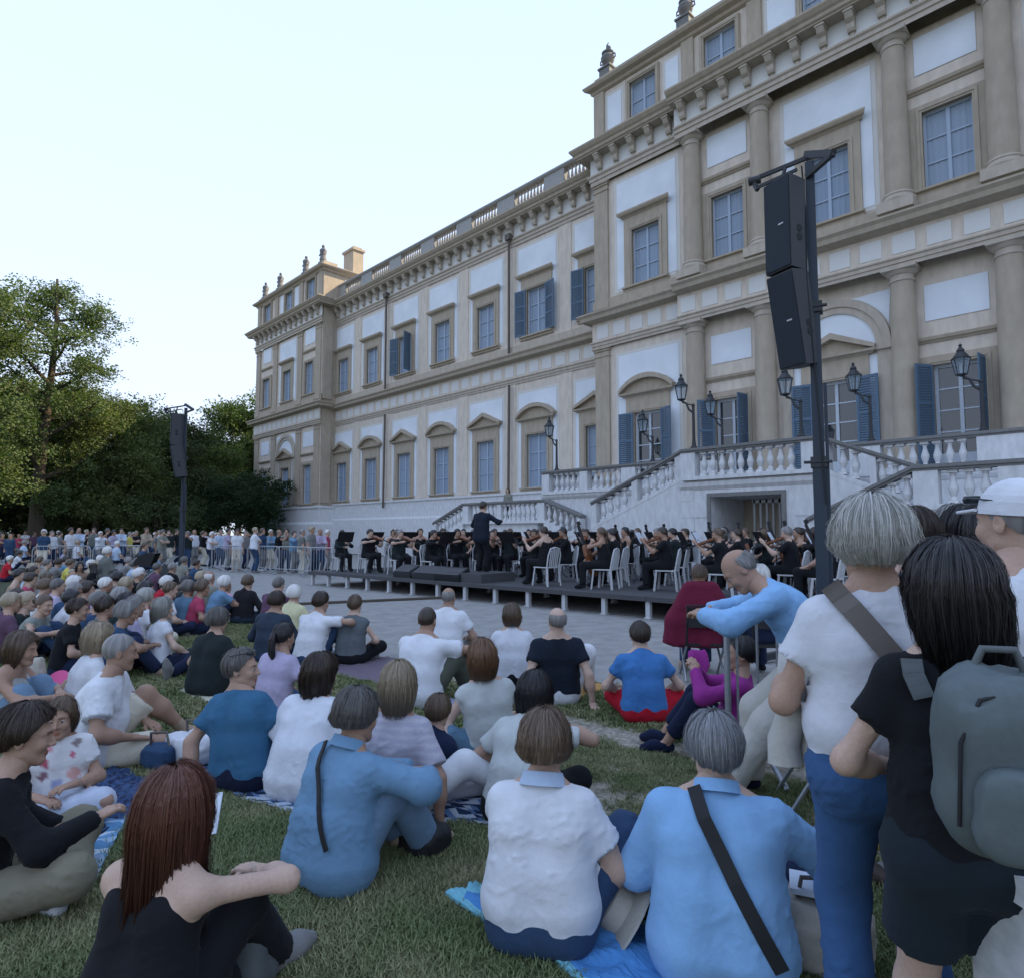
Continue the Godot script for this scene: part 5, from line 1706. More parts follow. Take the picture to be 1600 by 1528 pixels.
	return {"pel": Vector3(0, 0.90, 0), "lean": 1.0, "la": Vector3(-0.23, -0.12, -0.05), "ra": Vector3(0.23, -0.12, -0.04), "le": Vector3(-0.6, 0, 1), "re": Vector3(0.6, 0, 1), "ll": Vector3(-0.10, 0.08, 0), "rl": Vector3(0.12, 0.08, -0.03), "lk": Vector3(0, 0, -1), "rk": Vector3(0, 0, -1)}

var fold_noise := FastNoiseLite.new()

# s: {pose, h, g (girth), top: {sleeve, loose, long}, low: {len, loose}, hair, cell ...}; returns the arrays of every piece, in the figure's own frame
func figure(s: Dictionary) -> Dictionary:
	var P := pose(s.pose)
	for key in s.get("fix", {}):
		P[key] = s.fix[key]
	var sc: float = s.h / 1.70
	var g: float = s.get("g", 1.0)
	var fem: bool = s.get("fem", false)
	var cell: float = s.cell
	var near := cell < 0.024
	var f := Field.new()
	f.k = 0.045
	var pel: Vector3 = P.pel * Vector3(1, sc if P.pel.y > 0.3 else lerpf(1.0, sc, 0.5), 1)
	if s.has("chair_y"): pel.y = s.chair_y
	var lean := deg_to_rad(P.lean)
	var tilt := deg_to_rad(P.get("tilt", 0.0))
	var tw := deg_to_rad(P.get("twist", 0.0))
	var b1 := Basis.from_euler(Vector3(-lean * 0.6, tw * 0.4, tilt * 0.7))
	var b2 := Basis.from_euler(Vector3(-lean * 1.1, tw * 0.8, tilt))
	var b3 := Basis.from_euler(Vector3(-lean * 1.35, tw, tilt))
	var waist := pel + b1.y * 0.17 * sc
	var chest := waist + b2.y * 0.17 * sc
	var neck := chest + b3.y * 0.165 * sc
	var shw := (0.152 if fem else 0.175) * sc * lerpf(1.0, g, 0.5)
	var hb := Basis.from_euler(Vector3(-lean * 0.55 + deg_to_rad(P.get("hp", 0.0)), tw + deg_to_rad(P.get("hy", 0.0)), tilt * 0.4 + deg_to_rad(P.get("hr", 0.0))))
	var hk: float = lerpf(1.0, sc, 0.55)
	var head := neck + (b3.y * 0.4 + hb.y * 0.6).normalized() * 0.140 * sc + hb * Vector3(0, 0, -0.018)
	var S := [neck - b3.x * shw - b3.y * 0.078 * sc, neck + b3.x * shw - b3.y * 0.078 * sc]
	var ua := 0.285 * sc
	var fa := 0.25 * sc
	var E := []
	var Wr := []
	for i in 2:
		var r := ik(S[i], pel + (P.la if i == 0 else P.ra) * sc, ua, fa, P.le if i == 0 else P.re)
		E.append(r[0]); Wr.append(r[1])
	var hipw := (0.092 if fem else 0.085) * sc
	var th := 0.425 * sc
	var sh := 0.415 * sc
	var Hp := [pel - b1.x * hipw - Vector3(0, 0.02, 0), pel + b1.x * hipw - Vector3(0, 0.02, 0)]
	var K := []
	var An := []
	for i in 2:
		var r := ik(Hp[i], P.ll * sc if i == 0 else P.rl * sc, th, sh, P.lk if i == 0 else P.rk)
		var kn: Vector3 = r[0]
		kn.y = maxf(kn.y, 0.085)
		K.append(kn); An.append(r[1])
	var top: Dictionary = s.get("top", {})
	var low: Dictionary = s.get("low", {})
	var sl: float = top.get("sleeve", 0.5)      # 0 none, 0.5 short, 1 long
	var lo_: float = top.get("loose", 0.012)
	var tank := sl <= 0.01
	# --- skin
	f.bone(0, neck - b3.y * 0.05, head - hb.y * 0.08, 0.056 * sc, 0.050 * sc)
	if tank:
		for i in 2:
			f.bone(0, neck - b3.y * 0.055, S[i], 0.058 * sc, 0.055 * sc)
		f.bone(0, neck - b3.y * 0.08 - b3.x * 0.06, chest - b2.x * 0.07, 0.064 * sc, 0.078 * sc)
		f.bone(0, neck - b3.y * 0.08 + b3.x * 0.06, chest + b2.x * 0.07, 0.064 * sc, 0.078 * sc)
	for i in 2:
		if sl < 0.95:
			f.bone(0, S[i], E[i], 0.044 * sc * g, 0.035 * sc * g)
			f.bone(0, E[i], E[i].lerp(Wr[i], 0.35), 0.035 * sc * g, 0.037 * sc * g)
		f.bone(0, E[i].lerp(Wr[i], 0.3), Wr[i], 0.036 * sc * g, 0.0245 * sc)
		if not near:
			var d: Vector3 = (Wr[i] - E[i]).normalized()
			f.bone(0, Wr[i], Wr[i] + d * 0.085 * sc, 0.030 * sc, 0.034 * sc)
			f.bone(0, Wr[i] + d * 0.08 * sc, Wr[i] + d * 0.15 * sc, 0.032 * sc, 0.018 * sc)
	var ll: float = low.get("len", 1.0)
	if ll < 0.95:
		for i in 2:
			if ll < 0.6:
				f.bone(0, Hp[i], K[i], 0.082 * sc * g, 0.056 * sc * g)
			f.bone(0, K[i], K[i].lerp(An[i], 0.35), 0.054 * sc * g, 0.056 * sc * g)
			f.bone(0, K[i].lerp(An[i], 0.35), An[i], 0.055 * sc * g, 0.034 * sc)
	# --- upper garment
	var cw := 0.078 * sc * g
	var rr := 0.098 * sc * g + 0.006
	var hem: float = top.get("hem", 0.0)
	for q in [-1.0, 1.0]:
		if tank:
			f.bone(1, chest + b2.x * q * cw * 0.85 + b3.y * 0.02, waist + b1.x * q * cw * 0.8, rr * 0.97 + lo_ * 0.4, rr * 0.94 + lo_)
			f.bone(1, chest + b2.x * q * cw * 0.8, S[0 if q < 0 else 1] - b3.x * q * 0.035, 0.060 * sc, 0.048 * sc)
		else:
			f.bone(1, neck + b3.x * q * cw * 0.8 - b3.y * 0.11 * sc, chest + b2.x * q * cw, rr * 0.93, rr + lo_ * 0.5)
			f.bone(1, chest + b2.x * q * cw, waist + b1.x * q * cw * 0.85, rr + lo_ * 0.5, rr * 0.96 + lo_ * 1.5)
			f.bone(1, neck - b3.y * 0.050 * sc, S[0 if q < 0 else 1], 0.056 * sc, 0.050 * sc + lo_ * 0.4)
		f.bone(1, waist + b1.x * q * cw * 0.85, pel + b1.x * q * cw + b1.y * (0.02 - hem), rr * 0.96 + lo_ * 1.5, 0.112 * sc * g + lo_ * 2.0, 0)
		if fem and not s.get("child", false):
			f.bone(1, chest + b2.x * q * cw * 0.9 + b2.y * 0.01, chest + b2.x * q * cw * 0.9 - b2.z * 0.055 * sc, 0.07 * sc * g, 0.058 * sc * g)
	if g > 1.1:
		f.bone(1, waist - b1.z * 0.03, waist - b1.z * 0.06 + b1.y * 0.03, 0.13 * g, 0.13 * g)
	if sl > 0.01:
		for i in 2:
			var e: Vector3 = S[i].lerp(E[i], minf(sl * 1.25, 1.0))
			if sl < 0.85:
				f.bone(1, S[i], e, 0.052 * sc * g + lo_ * 0.5, 0.052 * sc * g + lo_ * 1.3, 1)
			else:
				f.bone(1, S[i], E[i], 0.054 * sc * g + lo_ * 0.5, 0.048 * sc * g + lo_ * 0.7)
				f.bone(1, E[i], E[i].lerp(Wr[i], 0.97 if sl > 0.95 else 0.45), 0.052 * sc * g + lo_ * 0.7, 0.036 * sc * g + lo_ * 0.7, 1)
	if not tank:
		f.bone(1, neck - b3.y * 0.05 * sc, neck + b3.y * 0.012 * sc + b3.z * 0.012, 0.074 * sc, 0.060 * sc, 1)
	for q in [-1.0, 1.0]:
		f.bone(0, neck + b3.y * 0.035, neck + b3.x * q * shw * 0.6 - b3.y * 0.03, 0.040 * sc, 0.042 * sc)
	for x in s.get("extra", []):
		f.bone(x[0], x[1], x[2], x[3], x[4], x[5] if x.size() > 5 else 0)
	# --- lower garment
	var l2: float = low.get("loose", 0.010)
	f.bone(2, Hp[0] + b1.y * 0.02, Hp[1] + b1.y * 0.02, 0.112 * sc * g + l2 * 0.5, 0.112 * sc * g + l2 * 0.5)
	f.bone(2, Hp[0] + b1.z * 0.03, Hp[1] + b1.z * 0.03, 0.100 * sc * g, 0.100 * sc * g)
	if low.get("skirt", false):
		for t in [0.0, 0.33, 0.67, 1.0]:
			var kk: Vector3 = K[0].lerp(K[1], t)
			f.bone(2, Hp[0].lerp(Hp[1], t), Hp[0].lerp(Hp[1], t).lerp(kk, minf(ll * 1.8, 1.0)), 0.10 * sc * g, 0.088 * sc * g + l2)
	for i in 2:
		if ll < 0.6:
			f.bone(2, Hp[i], Hp[i].lerp(K[i], ll * 1.8), 0.094 * sc * g + l2 * 0.5, 0.078 * sc * g + l2 * 1.4, 1)
		else:
			f.bone(2, Hp[i], K[i], 0.094 * sc * g + l2 * 0.5, 0.066 * sc * g + l2 * 0.7)
			f.bone(2, K[i], K[i].lerp(An[i], minf(1.0, (ll - 0.5) * 1.9)), 0.066 * sc * g + l2 * 0.7, 0.050 * sc + l2 * 1.1, 1)
	# --- shoes
	for i in 2:
		var d: Vector3 = An[i] - K[i]
		var fd := Vector3(d.x, 0, d.z)
		var face := Vector3(0.12 if i else -0.12, 0, -1)
		var lying: bool = d.normalized().y > -0.55
		var toe: Vector3
		if lying and absf(fd.x) > absf(fd.z) * 0.6 and P.pel.y < 0.3:
			toe = An[i] + fd.normalized() * 0.11 * sc + Vector3(0, -0.02, -0.06)
		elif lying:
			toe = An[i] + fd.normalized() * 0.05 + Vector3(0, 0.17, 0) * sc
		else:
			toe = An[i] + face.normalized() * 0.165 * sc
			toe.y = An[i].y - 0.040
		var heel: Vector3 = An[i] + (Vector3(0, -0.02, 0) + (d.normalized() * 0.03 if lying else -face.normalized() * 0.03))
		f.bone(3, heel, An[i].lerp(toe, 0.55), 0.040 * sc, 0.043 * sc)
		f.bone(3, An[i].lerp(toe, 0.5), toe, 0.043 * sc, 0.032 * sc)
		if low.get("sock", false):
			f.bone(3, K[i].lerp(An[i], 0.72), An[i], 0.046 * sc, 0.040 * sc, 0)
	# keep the bones of each garment together
	var order := range(f.A.size())
	order.sort_custom(func(a, b): return f.G[a] < f.G[b] if f.G[a] != f.G[b] else a < b)
	var q := Field.new()
	q.k = f.k
	for i in order:
		q.bone(f.G[i], f.A[i], f.A[i] + f.BA[i], f.RA[i], f.RA[i] + f.DR[i], f.FL[i])
	var r := net(q, cell)
	var V: PackedVector3Array = r.v
	var T: PackedInt32Array = r.t
	var N := normals_of(V, T)
	var GI: PackedByteArray = r.g
	var amp: float = s.get("folds", 1.0) * (0.007 if cell < 0.016 else (0.0075 if near else 0.005))
	var ofs := Vector3(s.seed * 3.1, s.seed * 1.7, 0)
	for i in V.size():
		if GI[i] == 1 or GI[i] == 2 or GI[i] == 4:
			var p := V[i] * Vector3(1.0, 1.7, 1.0) + ofs
			# creases: the sharp crests of a warped noise
			var w := fold_noise.get_noise_3d(p.x * 2.2, p.y * 2.2, p.z * 2.2)
			var n1 := fold_noise.get_noise_3d(p.x * 3.0 + w * 2.5, p.y * 6.5 + w * 3.5, p.z * 3.0)
			var cr := maxf(0.0, 1.0 - absf(n1) * 5.0)
			var mask := smoothstep(-0.25, 0.45, fold_noise.get_noise_3d(p.x * 1.6 + 40.0, p.y * 1.2, p.z * 1.6))
			V[i] += N[i] * amp * (cr * cr * mask * 1.0 + w * 0.35 - 0.12)
		if V[i].y < 0.012 and P.pel.y < 0.3:
			V[i].y = 0.012 + (V[i].y - 0.012) * 0.15
	var TG := PackedByteArray()
	TG.resize(T.size() / 3)
	for i in range(0, T.size(), 3):
		var a := GI[T[i]]
		var b := GI[T[i + 1]]
		var c := GI[T[i + 2]]
		TG[i / 3] = a if a == b or a == c else (b if b == c else maxi(a, maxi(b, c)))
	if cell < 0.0215:   # draw the hems and cuffs straight
		var seen := {}
		var nb := {}
		for i in range(0, T.size(), 3):
			for j in 3:
				var a := T[i + j]
				var b := T[i + (j + 1) % 3]
				var key := mini(a, b) * 1000000 + maxi(a, b)
				if seen.has(key):
					if seen[key] != TG[i / 3]:
						if not nb.has(a): nb[a] = PackedInt32Array()
						if not nb.has(b): nb[b] = PackedInt32Array()
						nb[a].append(b)
						nb[b].append(a)
				else:
					seen[key] = TG[i / 3]
		for it in 7:
			var moved := {}
			for a: int in nb:
				var m := Vector3.ZERO
				var l: PackedInt32Array = nb[a]
				for b in l: m += V[b]
				moved[a] = V[a].lerp(m / l.size(), 0.5)
			for a: int in moved: V[a] = moved[a]
	N = normals_of(V, T)
	var acc := [Acc.new(), Acc.new(), Acc.new(), Acc.new(), Acc.new(), Acc.new()]
	var maps := []
	for i in 6:
		var mp := PackedInt32Array()
		mp.resize(V.size())
		mp.fill(-1)
		maps.append(mp)
	for i in range(0, T.size(), 3):
		var w := TG[i / 3]
		var ac: Acc = acc[w]
		for j in 3:
			var id := T[i + j]
			if maps[w][id] < 0:
				maps[w][id] = ac.v.size()
				ac.v.append(V[id]); ac.n.append(N[id]); ac.c.append(Color.WHITE)
			ac.t.append(maps[w][id])
	var HX := Transform3D(hb.scaled_local(Vector3(0.95 if fem else 1.0, 1.0, 1.0) * hk), head)
	acc[0].add(proto["head_hi"] if cell < 0.016 else (proto["head_mid"] if cell < 0.030 else proto["head_lo"]), HX)
	var hands := []
	if near:
		for i in 2:
			var d: Vector3 = (Wr[i] - E[i]).normalized()
			if P.get("flat", false) and Wr[i].y < 0.12:
				d = Vector3(d.x * 0.6, -0.12, P.get("hz", 1.0) * 0.9).normalized()
			var up: Vector3 = P.get("lu" if i == 0 else "ru", Vector3.UP)
			var zx := -d
			var xx := up.cross(zx).normalized()
			var bb := Basis(xx, zx.cross(xx), zx)
			if i == 0:
				bb = bb * Basis.from_scale(Vector3(-1, 1, 1))
			var X := Transform3D(bb.scaled_local(Vector3.ONE * hk * (0.92 if fem else 1.0)), Wr[i])
			var kind: String = "flat" if (P.get("flat", false) and Wr[i].y < 0.14) else P.get("hand", "relax")
			acc[0].add(proto["hand_" + kind + ("_hi" if cell < 0.016 else "_mid")], X)
			hands.append(X)
	var out := {"acc": acc, "head": HX, "hair": null, "neck": neck, "chest": chest, "b3": b3, "S": S, "E": E, "W": Wr, "pel": pel, "K": K, "An": An}
	if s.get("hair", "none") != "none":
		out.hair = hair(s, hb, lean)
	return out

static func hairline(phi: float, style: String) -> float:   # how far down the hair reaches, by the angle from the brow
	var k := [0.0, 0.8, 1.15, 1.45, 1.75, 2.2, PI]
	var v := [1.02, 1.16, 1.50, 1.92, 2.02, 2.34, 2.50]
	if style == "full" or style == "bob" or style == "long":
		v = [1.04, 1.22, 1.66, 2.12, 2.26, 2.46, 2.62]
	for i in 6:
		if phi <= k[i + 1]:
			return lerpf(v[i], v[i + 1], smoothstep(k[i], k[i + 1], phi))
	return 2.5

# hair: a combed sheet over the skull with single locks laid over it; the head looks along -z
func hair(s: Dictionary, hb: Basis, lean: float) -> MB:
	var r := RandomNumberGenerator.new()
	r.seed = s.seed * 77 + 5
	var mb := MB.new()
	mb.use_c = true
	var style: String = s.hair
	var c1: Color = s.hair_col
	var c2: Color = s.get("hair_col2", c1 * 1.7)
	c2.a = 1.0
	var cell: float = s.cell
	var np := 72 if cell < 0.016 else (40 if cell < 0.024 else 22)
	var nu := 20 if cell < 0.016 else (14 if cell < 0.024 else 9)
	var len_: float = s.get("hair_len", {"short": 0.0, "buzz": 0.0, "bob": 0.15, "long": 0.34, "bun": 0.0, "pony": 0.0, "ring": 0.0, "full": 0.05}.get(style, 0.0))
	var vol: float = s.get("hair_vol", {"short": 0.017, "buzz": 0.006, "bob": 0.026, "long": 0.022, "bun": 0.016, "pony": 0.013, "ring": 0.006, "full": 0.030}.get(style, 0.015))
	var down := (hb.inverse() * Vector3(0, -1, 0.10 + maxf(0.0, -lean) * 0.6 - maxf(0.0, lean) * 0.35)).normalized()
	var part_: float = s.get("parting", 0.25)
	var nz := fold_noise
	var so := float(s.seed) * 13.0
	var path := func(phi: float, u: float, lift: float) -> Vector3:
		# phi 0 = brow, PI = nape
		var fr := (1.0 + cos(phi)) * 0.5
		var side := absf(sin(phi))
		var tmax := hairline(absf(wrapf(phi, -PI, PI)), style)
		var t0 := 0.02
		if style == "ring":
			t0 = 1.12
		var wave := nz.get_noise_2d(phi * 26.0 + so, u * 1.6) * 0.0045 + nz.get_noise_2d(phi * 6.0 + so, u * 2.0 + 30.0) * 0.010
		var hang: float = len_ * smoothstep(0.0, 0.55, 1.0 - fr) if len_ > 0.0 else 0.0
		var arc := tmax * 0.10
		var ub := arc / (arc + hang) if hang > 0.0 else 1.0
		var t := lerpf(t0, tmax if hang <= 0.0 else minf(tmax, 1.75), minf(u / ub, 1.0))
		var rad := Vector3(0.077, 0.093, 0.097) + Vector3.ONE * (vol * smoothstep(0.0, 0.5, u + 0.35) * (1.0 if u < 0.93 or hang > 0.0 else 0.75) + lift + wave * minf(1.2, vol / 0.02))
		if style == "ring" and fr > 0.42:
			rad -= Vector3.ONE * 0.03 * smoothstep(0.42, 0.55, fr)
		var ph := phi + part_ * 0.2 * cos(phi)
		var p := Vector3(sin(ph) * sin(t) * rad.x, cos(t) * rad.y, -cos(ph) * sin(t) * rad.z) + Vector3(0, 0.030, 0.012)
		if u > ub:
			var v := minf((u - ub) / maxf(1.0 - ub, 0.01), 1.15)
			var w := nz.get_noise_2d(phi * 18.0 + so, v * 4.0) * 0.022 * v * (len_ / 0.3)
			p += down * hang * v + Vector3(sin(ph) * (0.012 - 0.03 * v * v + w), 0, -cos(ph) * (0.012 - 0.025 * v * v + w))
		return p
	var col_at := func(phi: float) -> Color:
		return c1.lerp(c2, clampf(0.40 + 0.55 * nz.get_noise_2d(phi * 30.0 + so, 7.0), 0, 1))
	for i in np:
		var a := TAU * i / np
		var b := TAU * (i + 1) / np
		mb.col = col_at.call(a)
		for j in nu:
			var p0: Vector3 = path.call(a, float(j) / nu, 0.0)
			var p1: Vector3 = path.call(b, float(j) / nu, 0.0)
			var p2: Vector3 = path.call(b, float(j + 1) / nu, 0.0)
			var p3: Vector3 = path.call(a, float(j + 1) / nu, 0.0)
			var o := Vector3(0, 0.02, 0.012)
			mb.sm(p0, p1, p2, (p0 - o).normalized(), (p1 - o).normalized(), (p2 - o).normalized())
			mb.sm(p0, p2, p3, (p0 - o).normalized(), (p2 - o).normalized(), (p3 - o).normalized())
	var locks: int = s.get("locks", 2000 if cell < 0.016 else (500 if cell < 0.0205 else (140 if cell < 0.024 else 0)))
	if style == "buzz": locks = 0
	var lu := 12 if len_ > 0.1 else 8
	for i in locks:
		var a := r.randf() * TAU
		var u0 := r.randf_range(0.0, 0.35)
		var u1 := r.randf_range(0.86, 1.08 if len_ > 0.05 else 1.02)
		var lift := r.randf_range(0.0004, 0.0034) if i % 14 else r.randf_range(0.004, 0.012)
		var w := r.randf_range(0.0006, 0.0016) * (1.0 if cell < 0.016 else 2.0)
		var dr := r.randf_range(-0.16, 0.16)
		mb.col = (col_at.call(a + r.randf_range(-0.3, 0.3)) as Color) * r.randf_range(0.85, 1.18)
		var prev := []
		for j in lu + 1:
			var u := lerpf(u0, u1, float(j) / lu)
			var p: Vector3 = path.call(a + dr * u * u, u, lift + (0.0015 * sin(u * 7.0 + i) if len_ > 0.1 else 0.0))
			var out := (p - Vector3(0, 0.02, 0.012)).normalized()
			var tan := Vector3(-out.z, 0, out.x).normalized() if absf(out.y) < 0.98 else Vector3.RIGHT
			var ww := w * (1.0 - 0.8 * smoothstep(0.6, 1.0, float(j) / lu))
			var cur := [p - tan * ww, p + out * w * 0.5, p + tan * ww, out, tan]
			if prev.size():
				var nl: Vector3 = (out - tan * 0.6).normalized()
				var nr: Vector3 = (out + tan * 0.6).normalized()
				mb.sm(prev[0], prev[1], cur[1], nl, out, out); mb.sm(prev[0], cur[1], cur[0], nl, out, nl)
				mb.sm(prev[1], prev[2], cur[2], out, nr, nr); mb.sm(prev[1], cur[2], cur[1], out, nr, out)
			prev = cur
	if style == "bun" or style == "pony":
		mb.col = c1
		if style == "bun":
			mb.lathe(Vector3(0, 0.035, 0.125), [Vector2(0, -0.045), Vector2(0.032, -0.036), Vector2(0.046, -0.010), Vector2(0.044, 0.015), Vector2(0.028, 0.038), Vector2(0, 0.045)], 14)
		else:
			for k in 9:
				var a := TAU * k / 9.0
				var x := Vector3(cos(a) * 0.014, sin(a) * 0.012, 0)
				mb.col = c1.lerp(c2, r.randf() * 0.5)
				mb.tube([Vector3(0, 0.03, 0.10) + x * 0.5, Vector3(0, 0.03, 0.135) + x, Vector3(0, -0.03, 0.145) + x * 1.6, Vector3(r.randf_range(-0.02, 0.02), -0.14, 0.125) + x * 1.5, Vector3(r.randf_range(-0.03, 0.03), -0.22, 0.11) + x], [0.012, 0.015, 0.017, 0.014, 0.002], 6, false)
	return mb

var COL := {
	"black": Color(0.014, 0.015, 0.018), "blacknavy": Color(0.016, 0.022, 0.034), "navy": Color(0.020, 0.030, 0.065), "darknavy": Color(0.014, 0.020, 0.045), "navytee": Color(0.035, 0.070, 0.135),
	"khaki": Color(0.20, 0.185, 0.135), "khakigrey": Color(0.22, 0.225, 0.19), "print": Color(0.70, 0.70, 0.72), "whiteblue": Color(0.50, 0.55, 0.66), "denim": Color(0.145, 0.265, 0.40), "jeanslight": Color(0.15, 0.235, 0.34),
	"whitetee": Color(0.64, 0.66, 0.70), "whitetop": Color(0.60, 0.62, 0.67), "whiteshirt": Color(0.66, 0.69, 0.75), "jeansdark": Color(0.035, 0.065, 0.125), "jeans": Color(0.045, 0.105, 0.235), "skyblue": Color(0.24, 0.44, 0.70),
	"teal": Color(0.045, 0.135, 0.24), "stripe": Color(0.44, 0.43, 0.49), "whitejeans": Color(0.66, 0.67, 0.70), "palegrey": Color(0.48, 0.51, 0.50), "denimshort": Color(0.11, 0.20, 0.29), "olive": Color(0.095, 0.105, 0.085), "stonegrey": Color(0.20, 0.20, 0.20),
	"royal": Color(0.055, 0.175, 0.42), "red": Color(0.42, 0.015, 0.030), "magenta": Color(0.27, 0.035, 0.22), "cream": Color(0.60, 0.56, 0.46), "creamgrey": Color(0.50, 0.48, 0.43), "greyvest": Color(0.115, 0.135, 0.15), "blackdenim": Color(0.035, 0.05, 0.075),
	"lilac": Color(0.42, 0.38, 0.52), "paleyellow": Color(0.60, 0.58, 0.36), "plum": Color(0.115, 0.065, 0.105), "blackcollar": Color(0.02, 0.02, 0.024), "pink": Color(0.60, 0.36, 0.48), "blackgreen": Color(0.022, 0.03, 0.032), "redcard": Color(0.42, 0.02, 0.035),
	"darkgreen": Color(0.03, 0.055, 0.06), "sage": Color(0.25, 0.28, 0.26), "pinkred": Color(0.40, 0.06, 0.12), "yellow": Color(0.62, 0.56, 0.13), "sand": Color(0.38, 0.33, 0.25), "tan": Color(0.36, 0.27, 0.20), "greygreen": Color(0.15, 0.16, 0.15), "blackshort": Color(0.018, 0.026, 0.034),
	"maroon": Color(0.135, 0.018, 0.040), "palecheck": Color(0.42, 0.46, 0.52), "paleblue": Color(0.42, 0.52, 0.66)}
var HAIR := {
	"auburn": [Color(0.075, 0.032, 0.023), Color(0.20, 0.085, 0.058)], "auburnlight": [Color(0.085, 0.042, 0.020), Color(0.20, 0.11, 0.06)], "darkbrown": [Color(0.020, 0.013, 0.009), Color(0.055, 0.036, 0.026)], "midbrown": [Color(0.060, 0.038, 0.022), Color(0.14, 0.095, 0.06)],
	"brown": [Color(0.050, 0.032, 0.020), Color(0.13, 0.09, 0.06)], "brownwave": [Color(0.065, 0.040, 0.024), Color(0.23, 0.165, 0.115)], "greybrown": [Color(0.055, 0.050, 0.045), Color(0.17, 0.16, 0.15)], "grey": [Color(0.11, 0.115, 0.12), Color(0.36, 0.37, 0.39)], "greyshort": [Color(0.13, 0.125, 0.12), Color(0.30, 0.29, 0.28)],
	"blonde": [Color(0.15, 0.115, 0.07), Color(0.42, 0.34, 0.24)], "nearblack": [Color(0.010, 0.009, 0.010), Color(0.032, 0.030, 0.032)], "blackbrown": [Color(0.012, 0.011, 0.012), Color(0.050, 0.046, 0.048)], "white": [Color(0.48, 0.47, 0.45), Color(0.68, 0.67, 0.65)], "silver": [Color(0.20, 0.20, 0.18), Color(0.62, 0.61, 0.57)],
	"greylong": [Color(0.17, 0.17, 0.15), Color(0.38, 0.37, 0.34)], "sand": [Color(0.22, 0.18, 0.12), Color(0.40, 0.33, 0.24)]}
var mats := {}
var specs := []
var results := []

func cloth(key: String) -> Material:
	if not mats.has(key):
		var c: Color = COL[key]
		var m := mat(c.linear_to_srgb(), 0.92, M.cloth_tone, 1.15, M.crease, 0.32, false)
		m.vertex_color_use_as_albedo = true
		m.metallic_specular = 0.2
		m.rim_enabled = true
		m.rim = 0.25
		mats[key] = m
	return mats[key]

func skin(k: int) -> Material:
	var key := "skin%d" % (k % 5)
	if not mats.has(key):
		var c: Color = [Color(0.50, 0.335, 0.255), Color(0.44, 0.285, 0.21), Color(0.36, 0.225, 0.16), Color(0.53, 0.37, 0.29), Color(0.40, 0.25, 0.18)][k % 5]
		var m := mat(c.linear_to_srgb(), 0.55, M.skin_tone, 5.0, null, 0.5, false)
		m.vertex_color_use_as_albedo = true
		m.metallic_specular = 0.35
		m.subsurf_scatter_enabled = true
		m.subsurf_scatter_strength = 0.12
		mats[key] = m
	return mats[key]

func spec_of(r: Array, i: int) -> Dictionary:
	var more: Dictionary = r[15]
	var d := Vector2(r[0], r[1]).length()
	var s := {"at": Vector3(r[0], 0, r[1]), "turn": deg_to_rad(r[2]), "pose": r[3], "h": r[4], "g": r[5], "fem": r[6], "topc": r[7], "lowc": r[9], "label": r[14], "seed": i + 1, "grp": r[13]}
	s.at.y = more.get("y", 0.0)
	s.top = {"sleeve": r[8], "loose": more.get("top_loose", 0.012), "hem": more.get("top_hem", 0.0)}
	s.low = {"len": r[10], "loose": more.get("low_loose", 0.012), "skirt": more.get("skirt", false), "sock": more.get("sock", false)}
	s.hair = r[11]
	s.hair_col = HAIR[r[12]][0]
	s.hair_col2 = HAIR[r[12]][1]
	s.cell = 0.0135 if d < 4.0 else (0.017 if d < 5.6 else (0.021 if d < 9.5 else (0.027 if d < 15.0 else 0.034)))
	for k in ["fix", "child", "face", "folds", "hair_len", "hair_vol", "locks", "extra", "chair_y", "cap", "cape"]:
		if more.has(k): s[k] = more[k]
	if s.get("cape", false):
		var ex := []
		for q in [-1.0, -0.5, 0.0, 0.5, 1.0]:
			ex.append([1, Vector3(q * 0.13, 1.00, 0.02), Vector3(q * 0.27, 0.62, 0.06 - 0.06 * q * q), 0.075, 0.13])
			ex.append([1, Vector3(q * 0.27, 0.62, 0.06 - 0.06 * q * q), Vector3(q * 0.32, 0.36, 0.10 - 0.08 * q * q), 0.13, 0.12, 1])
		s.extra = ex
	return s

func solve(i: int) -> void:
	results[i] = figure(specs[i])

var GROUPS := {"n": "people sitting on the lawn", "r": "people at the barrier on the right", "f": "standing crowd behind the barriers", "b": "standing crowd behind the barriers", "t": "rear rows of sitters", "m": "musicians of the orchestra", "b2": "onlookers on the staircase"}

